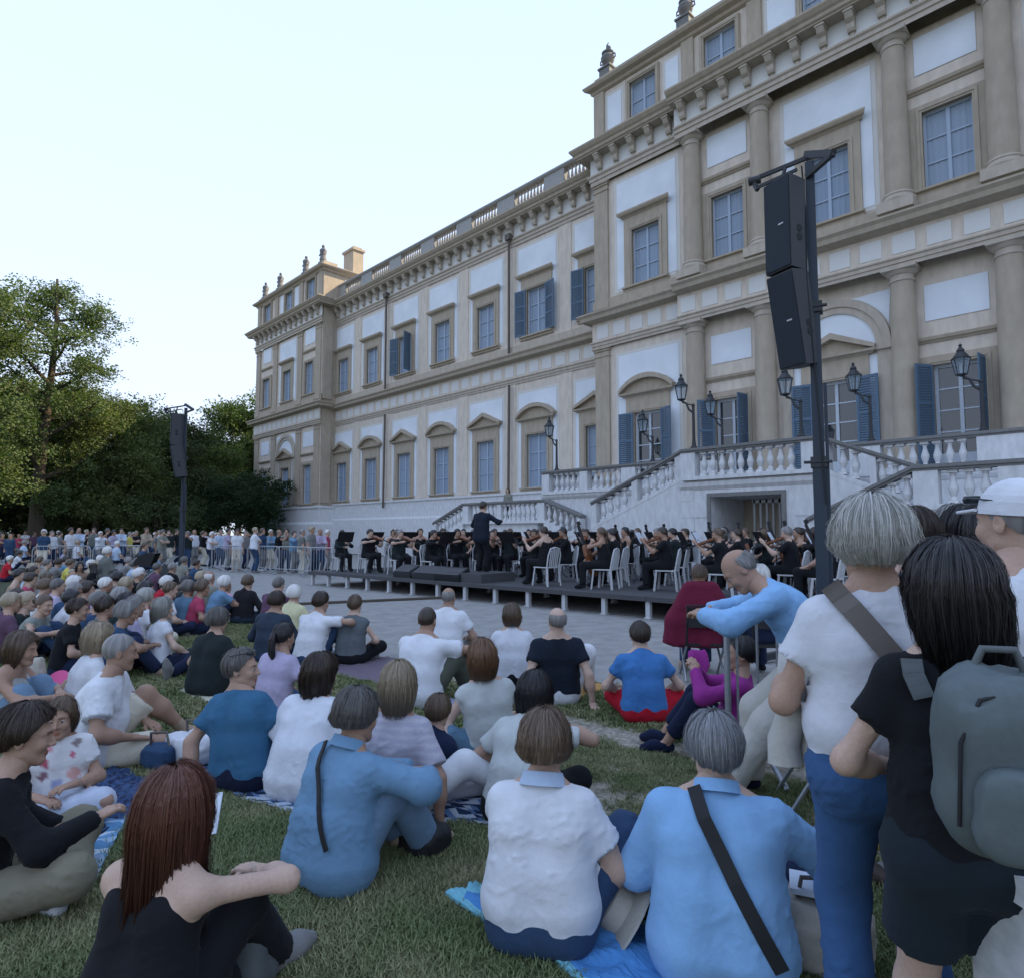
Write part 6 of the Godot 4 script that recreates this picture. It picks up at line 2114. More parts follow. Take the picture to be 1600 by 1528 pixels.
func build_people() -> void:
	M.cloth_tone = noise_tex(0.02, 0.93, 1.0, 61)
	M.weave = noise_tex(0.45, 0, 1, 62, 512, 2, 2.0)
	var cn := FastNoiseLite.new()
	cn.seed = 64
	cn.frequency = 0.006
	cn.noise_type = FastNoiseLite.TYPE_SIMPLEX_SMOOTH
	cn.fractal_type = FastNoiseLite.FRACTAL_RIDGED
	cn.fractal_octaves = 4
	cn.fractal_gain = 0.42
	cn.domain_warp_enabled = true
	cn.domain_warp_amplitude = 40.0
	cn.domain_warp_frequency = 0.006
	var ct := NoiseTexture2D.new()
	ct.width = 1024; ct.height = 1024
	ct.seamless = true
	ct.noise = cn
	ct.as_normal_map = true
	ct.bump_strength = 14.0
	M.crease = ct
	M.skin_tone = noise_tex(0.03, 0.90, 1.0, 63)
	var hm := StandardMaterial3D.new()
	hm.vertex_color_use_as_albedo = true
	hm.roughness = 0.42
	hm.metallic_specular = 0.45
	hm.cull_mode = BaseMaterial3D.CULL_DISABLED
	M.hair = hm
	M.eye_white = mat(L(0.40, 0.38, 0.36), 0.3)
	M.iris = mat(L(0.03, 0.02, 0.015), 0.15)
	fold_noise.seed = 17
	fold_noise.frequency = 0.9
	fold_noise.fractal_octaves = 2
	var jobs := [["head_hi", 0.0052], ["head_mid", 0.0085], ["head_lo", 0.016]]
	for j in jobs:
		proto[j[0]] = head_proto(j[1])
	for c in [["flat", 7.0], ["relax", 24.0], ["grip", 58.0]]:
		proto["hand_" + c[0] + "_hi"] = hand_proto(c[1], 0.0048)
		proto["hand_" + c[0] + "_mid"] = hand_proto(c[1], 0.0075)
	var i := 0
	for r in ROWS:
		specs.append(spec_of(r, i))
		i += 1
	add_musicians()
	results.resize(specs.size())
	var task := WorkerThreadPool.add_group_task(solve, specs.size())
	WorkerThreadPool.wait_for_group_task_completion(task)
	for k in specs.size():
		place_person(specs[k], results[k], k)

func place_person(s: Dictionary, r: Dictionary, k: int) -> void:
	var T := thing("person", s.label, "person", GROUPS[s.grp], s.at, s.turn)
	s.node = T
	var acc: Array = r.acc
	paint_print(s, acc[1])
	var names := ["body", s.get("top_name", "shirt"), "trousers" if s.low.len > 0.6 else "shorts", "shoes", "shawl", "belt"]
	var m := [skin(s.seed * 3 + (2 if s.topc == "royal" else 0)), cloth(s.topc), cloth(s.lowc), cloth(["black", "stonegrey", "whitetee", "darknavy", "tan"][s.seed % 5] if s.grp != "m" else "black"), cloth(s.topc), cloth(s.topc)]
	for j in 6:
		if j == 3:   # a mesh for each shoe
			for q in 2:
				var one := Acc.new()
				var a3: Acc = acc[3]
				var other: Vector3 = r.An[1 - q]
				var mine: Vector3 = r.An[q]
				one.v = a3.v; one.n = a3.n; one.c = a3.c
				for t in range(0, a3.t.size(), 3):
					var c: Vector3 = a3.v[a3.t[t]]
					if c.distance_squared_to(mine) <= c.distance_squared_to(other):
						one.t.append(a3.t[t]); one.t.append(a3.t[t + 1]); one.t.append(a3.t[t + 2])
				if one.t.size(): part(T, "shoe", one.mesh(), m[3])
			continue
		var me: ArrayMesh = acc[j].mesh()
		if me:
			part(T, names[j], me, m[j])
	if r.hair:
		var h := part(T, "hair", r.hair.mesh(), M.hair)
		h.transform = r.head
	if s.get("face", false):
		for q in [-1, 1]:
			var e := MB.new()
			e.lathe(Vector3.ZERO, [Vector2(0, -0.0132), Vector2(0.0066, -0.0114), Vector2(0.0114, -0.0066), Vector2(0.0132, 0), Vector2(0.0114, 0.0066), Vector2(0.0066, 0.0114), Vector2(0, 0.0132)], 12)
			var eye := part(T, "eye", e.mesh(), M.eye_white)
			eye.transform = r.head * Transform3D(Basis(), Vector3(q * 0.0315, 0.001, -0.0748))
			var p := MB.new()
			p.lathe(Vector3.ZERO, [Vector2(0, -0.0074), Vector2(0.0062, -0.0036), Vector2(0.0074, 0), Vector2(0.0062, 0.0036), Vector2(0, 0.0074)], 10)
			part(eye, "iris", p.mesh(), M.iris, Vector3(0, 0, -0.0092))
	if s.has("cap"):
		var white: bool = s.cap != "grey"
		var c := MB.new()
		var prof := []
		for a in 8:
			var t := a / 7.0 * PI / 2
			prof.append(Vector2(0.094 * cos(t), 0.045 + 0.10 * sin(t)))
		c.lathe(Vector3(0, 0, 0.008), [Vector2(0.096, 0.025)] + prof, 20)
		c.tube([Vector3(-0.075, 0.035, -0.06), Vector3(-0.05, 0.025, -0.115), Vector3(-0.02, 0.02, -0.15), Vector3(0.02, 0.02, -0.15), Vector3(0.05, 0.025, -0.115), Vector3(0.075, 0.035, -0.06)], [0.006], 6)
		c.quad(Vector3(-0.075, 0.038, -0.06), Vector3(0.075, 0.038, -0.06), Vector3(0.05, 0.028, -0.12), Vector3(-0.05, 0.028, -0.12))
		c.quad(Vector3(-0.05, 0.028, -0.12), Vector3(0.05, 0.028, -0.12), Vector3(0.02, 0.022, -0.15), Vector3(-0.02, 0.022, -0.15))
		var o := part(T, "cap", c.mesh(), cloth("whitetee") if white else cloth("stonegrey"))
		o.transform = r.head * Transform3D(Basis.from_euler(Vector3(0.12, 0, 0)).scaled(Vector3(0.97, 0.95, 1.12)), Vector3.ZERO)
		if s.cap == "cap":
			sunglasses(T, r.head, Vector3(0, 0.075, -0.10))
	if s.topc == "teal":
		sunglasses(T, r.head, Vector3(0, 0.105, -0.055))

func sunglasses(T: Node, X: Transform3D, at: Vector3) -> void:
	var g := MB.new()
	for q in [-1, 1]:
		g.lathe(at + Vector3(q * 0.036, 0, 0), [Vector2(0, -0.004), Vector2(0.022, -0.012), Vector2(0.027, 0.0), Vector2(0.022, 0.012), Vector2(0, 0.004)], 12)
		g.tube([at + Vector3(q * 0.062, 0.005, 0), at + Vector3(q * 0.082, 0.0, 0.05), at + Vector3(q * 0.084, -0.01, 0.11)], [0.003], 5)
	g.tube([at + Vector3(-0.012, 0.005, -0.004), at + Vector3(0.012, 0.005, -0.004)], [0.003], 5)
	var o := part(T, "sunglasses", g.mesh(), M.lens)
	o.transform = X

func paint_print(s: Dictionary, a) -> void:
	var key: String = s.topc
	if key == "stripe":
		for i in a.v.size():
			var y: float = a.v[i].y * 26.0 + a.v[i].x * 1.5
			a.c[i] = Color(1.25, 1.22, 1.18) if fposmod(y, 1.0) < 0.45 else Color(0.86, 0.86, 0.92)
	elif key == "blackcollar":
		for i in a.v.size():
			if a.v[i].y > 0.585: a.c[i] = Color(12, 9, 7)
	elif key == "print":
		# scattered printed motifs
		for q in [[Vector2(-0.07, 0.44), 0.022, Color(0.35, 0.3, 0.3)], [Vector2(-0.05, 0.38), 0.016, Color(0.8, 0.2, 0.32)], [Vector2(0.06, 0.43), 0.02, Color(0.95, 0.45, 0.5)], [Vector2(0.075, 0.36), 0.024, Color(0.6, 0.15, 0.2)], [Vector2(0.08, 0.29), 0.022, Color(0.35, 0.2, 0.25)], [Vector2(-0.06, 0.28), 0.03, Color(0.95, 0.55, 0.5)], [Vector2(0.02, 0.24), 0.026, Color(0.5, 0.55, 0.8)]]:
			for i in a.v.size():
				if a.v[i].z < 0.0 and Vector2(a.v[i].x, a.v[i].y).distance_to(q[0]) < q[1]: a.c[i] = q[2]

# ---------------------------------------------------------------- the orchestra
func chair_parts(T: Node) -> void:
	if not shared.has("ch_seat"):
		var a := MB.new()
		a.box(-0.22, 0.415, -0.22, 0.22, 0.44, 0.22)
		shared.ch_seat = a.mesh()
		var b := MB.new()
		b.tube([Vector3(-0.20, 0.44, 0.20), Vector3(-0.205, 0.70, 0.25), Vector3(-0.15, 0.86, 0.275), Vector3(0, 0.885, 0.28), Vector3(0.15, 0.86, 0.275), Vector3(0.205, 0.70, 0.25), Vector3(0.20, 0.44, 0.20)], [0.018], 6)
		for k in 5:
			var x := -0.12 + 0.06 * k
			b.bar(Vector3(x, 0.44, 0.205), Vector3(x, 0.865, 0.275), 0.034, 0.01, Vector3.BACK)
		shared.ch_back = b.mesh()
		for q in [[-1, -1], [1, -1], [-1, 1], [1, 1]]:
			var l := MB.new()
			l.bar(Vector3(q[0] * 0.195, 0.415, q[1] * 0.195), Vector3(q[0] * 0.225, 0, q[1] * 0.24), 0.045, 0.03)
			shared["ch_leg%d%d" % q] = l.mesh()
	part(T, "seat", shared.ch_seat, M.white_paint)
	part(T, "backrest", shared.ch_back, M.white_paint)
	for q in [[-1, -1], [1, -1], [-1, 1], [1, 1]]:
		part(T, "leg", shared["ch_leg%d%d" % q], M.white_paint)

func add_musicians() -> void:
	M.varnish = mat(L(0.16, 0.055, 0.02), 0.3)
	M.paper = mat(L(0.60, 0.66, 0.74), 0.8)
	var con := st(6.9, 0.75)
	var base := {"pose": "conduct", "h": 1.80, "g": 1.0, "fem": false, "topc": "blacknavy", "lowc": "black", "label": "conductor in dark suit standing with his back to the lawn", "grp": "m", "cell": 0.026, "hair": "short", "hair_col": HAIR.darkbrown[0], "hair_col2": HAIR.darkbrown[1], "top": {"sleeve": 1.0, "loose": 0.018, "hem": 0.12}, "low": {"len": 1.0, "loose": 0.015}, "seed": 900, "top_name": "jacket"}
	base.at = con + Vector3(0, 0.22, 0)
	base.turn = deg_to_rad(12.0)
	specs.append(base)
	var spots := []
	for q in [[1.9, -95, 95, 5], [3.1, -98, 100, 8], [4.3, -100, 104, 11], [5.5, -84, 106, 11], [6.6, -80, -30, 4]]:
		for i in int(q[3]):
			var a := deg_to_rad(lerpf(q[1], q[2], (i + 0.5 * fposmod(q[0] * 0.7, 0.6)) / maxf(1.0, q[3] - 1)))
			var u := 6.9 + sin(a) * float(q[0]) * 1.12
			var d := 1.0 + cos(a) * float(q[0]) * 0.92
			if u < 0.5 or u > 15.4 or d < 0.5 or d > 7.3: continue
			spots.append([st(u, d), q[0], rad_to_deg(a)])
	var fill := [[13.5, 1.2], [14.9, 1.1], [0.7, 1.2], [1.9, 0.9], [9.3, 0.8], [10.5, 0.9], [12.4, 0.8]]
	for a in 16:
		for b in 7:
			fill.append([0.6 + a * 0.98 + 0.35 * sin(b * 2.3 + a), 0.8 + b * 1.0 + 0.3 * sin(a * 1.7 + b)])
	for sp in fill:
		if sp[0] > 15.5 or sp[1] > 7.2 or Vector2(sp[0] - 6.9, sp[1] - 0.75).length() < 1.7 or (absf(sp[0] - 5.6) < 2.0 and sp[1] < 1.0): continue
		var clash := false
		for e in spots:
			if (e[0] as Vector3).distance_to(st(sp[0], sp[1])) < 0.74: clash = true
		if clash: continue
		spots.append([st(sp[0], sp[1]), 6.5, -100.0 if sp[0] < 7 else 100.0])
	# rank from left to right as seen from the lawn
	var ang := func(p: Vector3) -> float: return atan2(p.x * 0.6997 - p.z * 0.7145, -p.x * 0.7145 - p.z * 0.6997)
	spots.sort_custom(func(a, b): return ang.call(a[0]) < ang.call(b[0]))
	var ordinals := ["first", "second", "third", "fourth", "fifth", "sixth", "seventh", "eighth", "ninth", "tenth", "eleventh", "twelfth", "thirteenth", "fourteenth", "fifteenth", "sixteenth", "seventeenth", "eighteenth", "nineteenth", "twentieth"]
	for k in 9: ordinals.append("twenty-" + ordinals[k])
	ordinals.append("thirtieth")
	for k in 9: ordinals.append("thirty-" + ordinals[k])
	ordinals.append("fortieth")
	for k in 9: ordinals.append("forty-" + ordinals[k])
	for k in 5:
		ordinals.append(["fiftieth", "sixtieth", "seventieth", "eightieth", "ninetieth"][k])
		for e in 9: ordinals.append(["fifty-", "sixty-", "seventy-", "eighty-", "ninety-"][k] + ordinals[e])
	var n := 0
	for sp in spots:
		var p: Vector3 = sp[0]
		var to := con - p
		var fem := n % 3 != 1
		var kind: String = "violin" if sp[1] < 5.0 else ["wind", "violin", "wind", "chair"][n % 4]
		if sp[2] > 60 and sp[1] > 2.5 and n % 3 == 0: kind = "cello"
		var hc: Array = HAIR[["darkbrown", "nearblack", "brown", "darkbrown", "midbrown", "greyshort", "nearblack"][n % 7]]
		var s := {"pose": kind, "h": 1.70 + 0.03 * (n % 4) - (0.06 if fem else 0.0), "g": 1.0, "fem": fem, "topc": "black" if n % 5 else "blackgreen", "lowc": "black", "grp": "m", "cell": 0.030, "hair": ["long", "bob", "short", "pony", "long", "bun"][n % 6] if fem else "short", "hair_col": hc[0], "hair_col2": hc[1], "top": {"sleeve": [1.0, 0.5, 1.0, 0.0][n % 4], "loose": 0.012, "hem": 0.05}, "low": {"len": 1.0, "loose": 0.016}, "seed": 300 + n, "top_name": "concert_blouse"}
		var what: String = {"violin": "violinist", "wind": "wind player", "cello": "cellist", "chair": "musician resting"}[kind]
		s.label = "seated %s in black, %s musician from the left" % [what, ordinals[n]]
		s.rank = ordinals[n]
		s.at = p
		s.turn = atan2(-to.x, -to.z) + deg_to_rad((n % 5 - 2) * 5.0)
		s.chair_y = 0.535
		specs.append(s)
		n += 1

func furnish_musicians() -> void:
	var vb := PackedVector2Array()
	for i in 24:
		var t := TAU * i / 24.0
		var w := 0.085 + 0.018 * cos(2.0 * t) + 0.012 * cos(t)
		vb.append(Vector2(sin(t) * w * (0.72 if absf(cos(t)) < 0.25 else 1.0), -cos(t) * 0.178))
	var vm := MB.new()
	vm.prism(vb, -0.02, 0.02)
	var vneck := MB.new()
	vneck.box(-0.012, 0.15, -0.005, 0.012, 0.40, 0.022)
	vneck.box(-0.012, 0.40, -0.02, 0.012, 0.44, 0.015)
	var vbow := MB.new()
	vbow.tube([Vector3(0, 0, 0), Vector3(0, 0, -0.72)], [0.006, 0.004], 5)
	vbow.box(-0.006, -0.02, -0.70, 0.006, 0.0, -0.69)
	vbow.box(-0.006, -0.022, -0.05, 0.006, 0.0, -0.01)
	var V := vm.mesh()
	var VN := vneck.mesh()
	var VB := vbow.mesh()
	var pm := MB.new()
	pm.tube([Vector3(0, 0, 0), Vector3(0, 0, -0.62)], [0.012, 0.016], 7)
	pm.lathe(Vector3(0, 0, -0.62), [Vector2(0.016, -0.02), Vector2(0.03, 0.0), Vector2(0.016, 0.02)], 8)
	var PM := pm.mesh()
	var sheet := MB.new()
	sheet.box(-0.22, 0, -0.004, 0.22, 0.30, 0.0)
	var SH := sheet.mesh()
	var desk := MB.new()
	desk.box(-0.25, -0.02, -0.012, 0.25, 0.32, -0.006)
	desk.box(-0.25, -0.03, -0.01, 0.25, -0.015, 0.05)
	var DK := desk.mesh()
	var pole := MB.new()
	pole.tube([Vector3(0, 0.2, 0), Vector3(0, 1.0, 0)], [0.012], 6)
	for a in 3:
		var q := Vector3(cos(a * TAU / 3), 0, sin(a * TAU / 3))
		pole.tube([Vector3(0, 0.25, 0), q * 0.25 + Vector3(0, 0.01, 0)], [0.010], 5)
	var PO := pole.mesh()
	var n := 0
	for k in specs.size():
		var s: Dictionary = specs[k]
		if s.grp != "m" or not s.has("rank"): continue
		var r: Dictionary = results[k]
		var X := Transform3D(Basis.from_euler(Vector3(0, s.turn, 0)), s.at)
		var C := thing("orchestra_chair", "white slatted chair under the %s musician from the left" % s.rank, "chair", "chairs of the orchestra", s.at, s.turn)
		C.scale = Vector3.ONE * 0.98
		chair_parts(C)
		if s.pose == "violin":
			var o: Vector3 = X * (r.neck + Vector3(-0.09, 0.05, -0.10))
			var w: Vector3 = X * (r.W[0] as Vector3)
			var y := (w - o).normalized()
			var z := (Vector3.UP - y * y.y).normalized()
			z = (z + (X.basis.x * 0.35)).normalized()
			var x := y.cross(z).normalized()
			var T := thing("violin", "violin held by the %s musician from the left" % s.rank, "violin", "violins of the orchestra")
			T.transform = Transform3D(Basis(x, y, x.cross(y)), o + y * 0.16)
			part(T, "sound_box", V, M.varnish)
			part(T, "neck", VN, M.black)
			var hw: Vector3 = X * (r.W[1] as Vector3)
			var b := solo("violin_bow", VB, M.varnish, "bow in the right hand of the %s musician from the left" % s.rank, "bow", "violin bows")
			var dz := (hw - (o + y * 0.22)).normalized()
			b.transform = Transform3D(Basis.looking_at(-dz, Vector3.UP), hw + dz * 0.05)
		elif s.pose == "wind":
			var o: Vector3 = X * (r.head * Vector3(0, -0.075, -0.105))
			var w: Vector3 = X * ((r.W[1] as Vector3) + Vector3(-0.07, 0.0, -0.06))
			var T := solo("woodwind", PM, M.black, "dark woodwind at the lips of the %s musician from the left" % s.rank, "woodwind", "woodwinds of the orchestra")
			T.transform = Transform3D(Basis.looking_at((w - o).normalized(), Vector3.BACK), o)
		elif s.pose == "cello":
			var T := thing("cello", "cello between the knees of the %s musician from the left" % s.rank, "cello", "cellos of the orchestra")
			T.transform = X * Transform3D(Basis.from_euler(Vector3(0.35, PI, 0.08)).scaled(Vector3.ONE * 2.05), Vector3(0.02, 0.60, -0.36))
			part(T, "sound_box", V, M.varnish)
			part(T, "neck", VN, M.black)
		if n % 2 == 0:
			var f: Vector3 = X * Vector3(0.25, 0, -0.85)
			f.y = s.at.y
			var T := thing("music_stand", "black music stand before the %s musician from the left" % s.rank, "music stand", "music stands of the orchestra", f, s.turn)
			part(T, "tripod", PO, M.black)
			var dk := part(T, "desk", DK, M.black, Vector3(0, 0.95, 0))
			dk.rotation.x = -0.5
			var sh := part(dk, "sheet_music", SH, M.paper, Vector3(0, 0.0, 0.004))
			sh.rotation.x = 0.0
		n += 1

# x, z, facing, pose, height, girth, woman, top, sleeve, lower, length, hair, hair colour, group, label, more
var ROWS := [
	[-2.22, -0.6, 28, "knees", 1.66, 0.95, true, "black", 0, "black", 1, "long", "auburn", "n", "young woman with waist-long auburn hair and black sleeveless dress in the foreground", {"hair_len": 0.82, "hair_vol": 0.026, "locks": 3000, "fix": {"lean": 10.0, "ra": Vector3(0.10, 0.33, -0.40), "re": Vector3(1, 0.1, -0.1), "la": Vector3(-0.14, 0.16, -0.38)}, "extra": [[2, Vector3(0, 0.12, 0.05), Vector3(0.02, 0.10, -0.18), 0.20, 0.17]]}],
	[-3.63, -0.33, -14, "cross", 1.66, 1.0, true, "black", 1, "khaki", 1, "bun", "darkbrown", "n", "woman with dark bun and black cardigan sitting at the left edge", {"hair_vol": 0.03, "fix": {"ra": Vector3(0.10, 0.24, -0.46), "re": Vector3(1, -0.8, 0.3), "lean": 14.0}, "low_loose": 0.035}],
	[-4.45, -0.77, 264, "cross", 1.28, 0.92, true, "print", 0.42, "whiteblue", 0.5, "bob", "midbrown", "n", "girl in a printed white T-shirt facing the camera", {"child": true, "face": true, "hair_len": 0.12, "hair_vol": 0.012, "skirt": true, "fix": {"lean": 4.0, "la": Vector3(-0.06, 0.20, -0.26), "ra": Vector3(0.12, 0.16, -0.30), "hy": -18.0}}],
	[-2.79, -1.55, 10, "knees", 1.66, 1.06, true, "denim", 1, "jeanslight", 1, "full", "greybrown", "n", "woman in light blue denim jacket with black shoulder strap", {"top_loose": 0.028, "low_loose": 0.030, "hair_vol": 0.024, "fix": {"lean": 12.0, "ra": Vector3(0.22, 0.30, -0.44), "la": Vector3(0.10, 0.30, -0.45), "re": Vector3(1, -0.1, 0.1), "rl": Vector3(0.18, 0.08, -0.46), "ll": Vector3(0.02, 0.08, -0.44), "hy": -6.0}}],
	[-1.8, -1.92, 34, "knees", 1.66, 1.14, true, "whitetee", 0.5, "jeansdark", 1, "bob", "brownwave", "n", "woman in white polo shirt with pale blue collar on a blue mat", {"hair_len": 0.05, "hair_vol": 0.036, "top_hem": -0.05, "top_loose": 0.016, "fix": {"lean": 9.0, "ra": Vector3(0.24, 0.02, -0.26), "re": Vector3(0.7, -0.3, 0.6), "rl": Vector3(0.36, 0.08, -0.50), "rk": Vector3(0.5, 1, -0.1), "ll": Vector3(-0.06, 0.08, -0.50), "hy": -8.0}}],
	[-1.21, -2.25, 30, "cross", 1.76, 1.16, false, "skyblue", 1, "navy", 1, "short", "grey", "n", "grey-haired man in light blue sweatshirt with dark diagonal strap", {"top_loose": 0.022, "hair_vol": 0.026, "fix": {"lean": 12.0, "ra": Vector3(0.42, 0.06, -0.34), "re": Vector3(1, 0.1, 0.4), "la": Vector3(-0.14, 0.10, -0.32), "hy": 12.0}}],
	[-4.19, -1.7, 25, "side", 1.66, 1.1, true, "teal", 0.5, "darknavy", 1, "short", "greybrown", "n", "woman in teal T-shirt with sunglasses on her hair, turning her face", {"face": true, "hair_vol": 0.016, "fix": {"la": Vector3(-0.26, -0.06, 0.16), "lean": 2.0, "hy": -62.0, "hp": 2.0}}],
	[-3.8, -1.94, 30, "cross", 1.62, 1.0, true, "whiteshirt", 0.6, "jeansdark", 1, "bob", "darkbrown", "n", "dark-haired woman in loose white shirt beside the teal T-shirt", {"top_loose": 0.045, "hair_len": 0.16, "fix": {"hy": -25.0}}],
	[-3.12, -2.07, 40, "side", 1.68, 1.0, true, "stripe", 0.62, "whitejeans", 1, "bob", "blonde", "n", "blonde woman in lilac striped shirt propped on her right hand", {"hair_len": 0.15, "hair_vol": 0.024, "top_loose": 0.02, "fix": {"tilt": -5.0, "la": Vector3(-0.12, 0.12, -0.30), "le": Vector3(-1, -0.4, 0.5), "ra": Vector3(0.33, -0.07, 0.10), "re": Vector3(1, 0, 0.5), "ll": Vector3(0.62, 0.07, -0.52), "rl": Vector3(0.74, 0.07, -0.34), "lk": Vector3(0.1, 1, -0.3), "rk": Vector3(0.2, 1, -0.2)}}],
	[-3.24, -2.38, 30, "cross", 1.15, 0.95, false, "navy", 0.5, "navy", 0.5, "short", "midbrown", "n", "small child with brown hair half hidden by the striped shirt", {"child": true, "fix": {"tilt": -14.0}}],
	[-3.36, -3.09, 60, "side", 1.64, 0.95, true, "palegrey", 0.16, "denimshort", 0.4, "bob", "auburnlight", "n", "woman with copper hair, pale hooded top and denim shorts", {"hair_len": 0.14, "hair_vol": 0.03, "low_loose": 0.02, "fix": {"tilt": 6.0, "ll": Vector3(-0.30, 0.08, -0.30), "rl": Vector3(-0.12, 0.08, -0.36), "lk": Vector3(-1, 0.5, -0.2), "rk": Vector3(1, 0.4, -0.4), "la": Vector3(-0.24, -0.04, -0.12)}}],
	[-2.61, -2.58, 20, "cross", 1.6, 0.95, true, "palegrey", 0.5, "black", 1, "long", "nearblack", "n", "person with long black hair bent forward beside copper hair", {"hair_len": 0.22, "hair_vol": 0.03, "fix": {"lean": 26.0, "ra": Vector3(0.14, 0.42, -0.30)}}],
	[-4.96, -3.62, 22, "knees", 1.8, 1.08, false, "whitetee", 0.5, "olive", 1, "buzz", "darkbrown", "n", "man in white T-shirt and olive trousers, arm over his knee", {"top_loose": 0.020, "fix": {"lean": 14.0, "ra": Vector3(0.26, 0.30, -0.44), "re": Vector3(1, 0.1, 0.1), "rl": Vector3(0.26, 0.08, -0.46), "rk": Vector3(0.3, 1, 0), "hy": 10.0}}],
	[-6.45, -5.13, 32, "cross", 1.8, 1.06, false, "whitetee", 0.5, "stonegrey", 1, "ring", "greyshort", "n", "bald man in white T-shirt nearest the stage", {"top_loose": 0.018}],
	[-4.86, -4.76, 45, "cross", 1.66, 1.0, true, "whitetop", 0.95, "black", 1, "bob", "brown", "n", "brown-haired woman in long-sleeved white top", {"hair_len": 0.11, "hair_vol": 0.026, "fix": {"hy": 12.0}}],
	[-4.12, -4.63, 48, "prop", 1.78, 1.04, false, "blacknavy", 0.45, "whitejeans", 1, "ring", "greyshort", "n", "man in black T-shirt and white trousers propped on both hands", {"fix": {"lean": -6.0, "la": Vector3(-0.28, -0.07, 0.16), "ra": Vector3(0.30, -0.07, 0.16), "rl": Vector3(0.34, 0.08, -0.34), "rk": Vector3(0.5, 1, -0.2), "hy": 8.0}}],
	[-3.2, -4.72, 45, "cross", 1.62, 0.98, false, "royal", 0.42, "red", 0.5, "short", "darkbrown", "n", "boy in blue T-shirt and red shorts sitting cross-legged", {"fix": {"lean": 14.0, "ra": Vector3(0.22, 0.10, -0.30), "rl": Vector3(0.02, 0.07, -0.34)}}],
	[-2.26, -4.48, 118, "knees", 1.66, 1.0, true, "magenta", 1, "darknavy", 0.9, "short", "nearblack", "n", "person in magenta top raising both hands to the face", {"fix": {"lean": -6.0, "la": Vector3(-0.06, 0.52, -0.28), "ra": Vector3(0.08, 0.50, -0.28), "le": Vector3(-1, -0.8, 0), "re": Vector3(1, -0.8, 0)}}],
	[-5.32, -1.1, -28, "ext", 1.78, 1.14, false, "whitetee", 0.5, "cream", 0.5, "buzz", "greyshort", "n", "man in white T-shirt and cream shorts with legs stretched out", {"top_loose": 0.022, "sock": true, "fix": {"lean": 12.0, "rl": Vector3(0.0, 0.08, -0.86), "ll": Vector3(-0.32, 0.09, -0.52), "lk": Vector3(0, 1, 0), "ra": Vector3(0.16, 0.10, -0.30), "hy": 20.0}}],
	[-6.32, -1.21, 0, "cross", 1.66, 1.0, true, "whitetee", 0.5, "jeansdark", 1, "bob", "blonde", "n", "blonde woman in white T-shirt behind the man in cream shorts", {"hair_len": 0.13}],
	[-7.11, -4.17, 35, "cross", 1.62, 0.98, true, "greyvest", 0.12, "black", 1, "short", "brown", "n", "woman in grey sleeveless top sitting at the edge of the gravel", {}],
	[-7.35, -3.75, 22, "knees", 1.76, 0.98, false, "whitetee", 0.5, "jeansdark", 1, "short", "darkbrown", "n", "man in white T-shirt with his arm across his knees", {"fix": {"ra": Vector3(0.34, 0.34, -0.40), "re": Vector3(1, 0.1, 0)}}],
	[-7.91, -3.5, 30, "cross", 1.7, 1.0, false, "blackdenim", 1, "jeansdark", 1, "full", "darkbrown", "n", "person in black and denim jacket before the yellow top", {"hair_vol": 0.02}],
	[-5.49, -2.47, 20, "cross", 1.58, 0.95, true, "lilac", 0.5, "jeansdark", 1, "pony", "nearblack", "n", "woman with black ponytail in lilac top", {}],
	[-8.82, -4.18, 32, "cross", 1.66, 1.04, true, "paleyellow", 0.5, "stonegrey", 1, "full", "white", "n", "white-haired woman in pale yellow top", {}],
	[-10.43, -4.63, 30, "knees", 1.74, 1.02, false, "plum", 0.95, "stonegrey", 1, "short", "greybrown", "n", "man in plum shirt beside the pale yellow top", {}],
	[-11.56, -4.61, 30, "cross", 1.66, 1.04, true, "blackcollar", 0.9, "blackdenim", 1, "full", "brown", "n", "woman in black top with tan collar and brown hair", {}],
	[-12.93, -4.79, 30, "cross", 1.18, 0.92, true, "pink", 0.6, "pink", 0.5, "short", "auburnlight", "n", "little girl in pink sitting by the black top", {"child": true}],
	[-12.69, -4.34, 30, "cross", 1.76, 1.1, false, "khakigrey", 0.95, "stonegrey", 1, "ring", "white", "n", "bald man in grey-green shirt left of the little girl", {}],
	[-6.79, -2.37, 25, "cross", 1.64, 1.08, true, "blackgreen", 0.5, "blackgreen", 1, "full", "greybrown", "n", "grey-haired woman all in black on the grass", {}],
	[-8.2, -2.32, 0, "side", 1.66, 0.98, true, "whitetop", 0.3, "darknavy", 1, "long", "greylong", "n", "woman with long grey hair in white sleeveless blouse", {"hair_len": 0.18}],
	[-12.7, -3.51, 0, "knees", 1.66, 1.0, true, "redcard", 1, "whitejeans", 1, "full", "white", "n", "white-haired woman in bright red cardigan", {"hair_vol": 0.024}],
	[-8.77, -2.0, 12, "cross", 1.74, 1.04, false, "darkgreen", 0.5, "jeansdark", 1, "full", "nearblack", "n", "dark-haired person in dark green T-shirt", {"hair_vol": 0.02}],
	[-11.49, -1.94, -42, "cross", 1.74, 1.12, false, "navytee", 0.5, "navy", 1, "short", "greyshort", "n", "grey-haired man in navy T-shirt reaching forward", {"fix": {"ra": Vector3(0.12, 0.26, -0.50), "la": Vector3(-0.10, 0.26, -0.48), "hp": -14.0, "hy": 10.0}}],
	[-10.07, -1.34, -36, "knees", 1.66, 1.0, true, "sage", 0.12, "jeansdark", 1, "bun", "brown", "n", "woman in sage tank top with arms round her knee", {"fix": {"ra": Vector3(0.20, 0.28, -0.42), "hy": -15.0}}],
	[-15.33, -1.94, -20, "cross", 1.66, 1.0, true, "pinkred", 0.5, "jeansdark", 1, "full", "darkbrown", "n", "woman with wavy brown hair in raspberry vest", {"hair_vol": 0.026}],
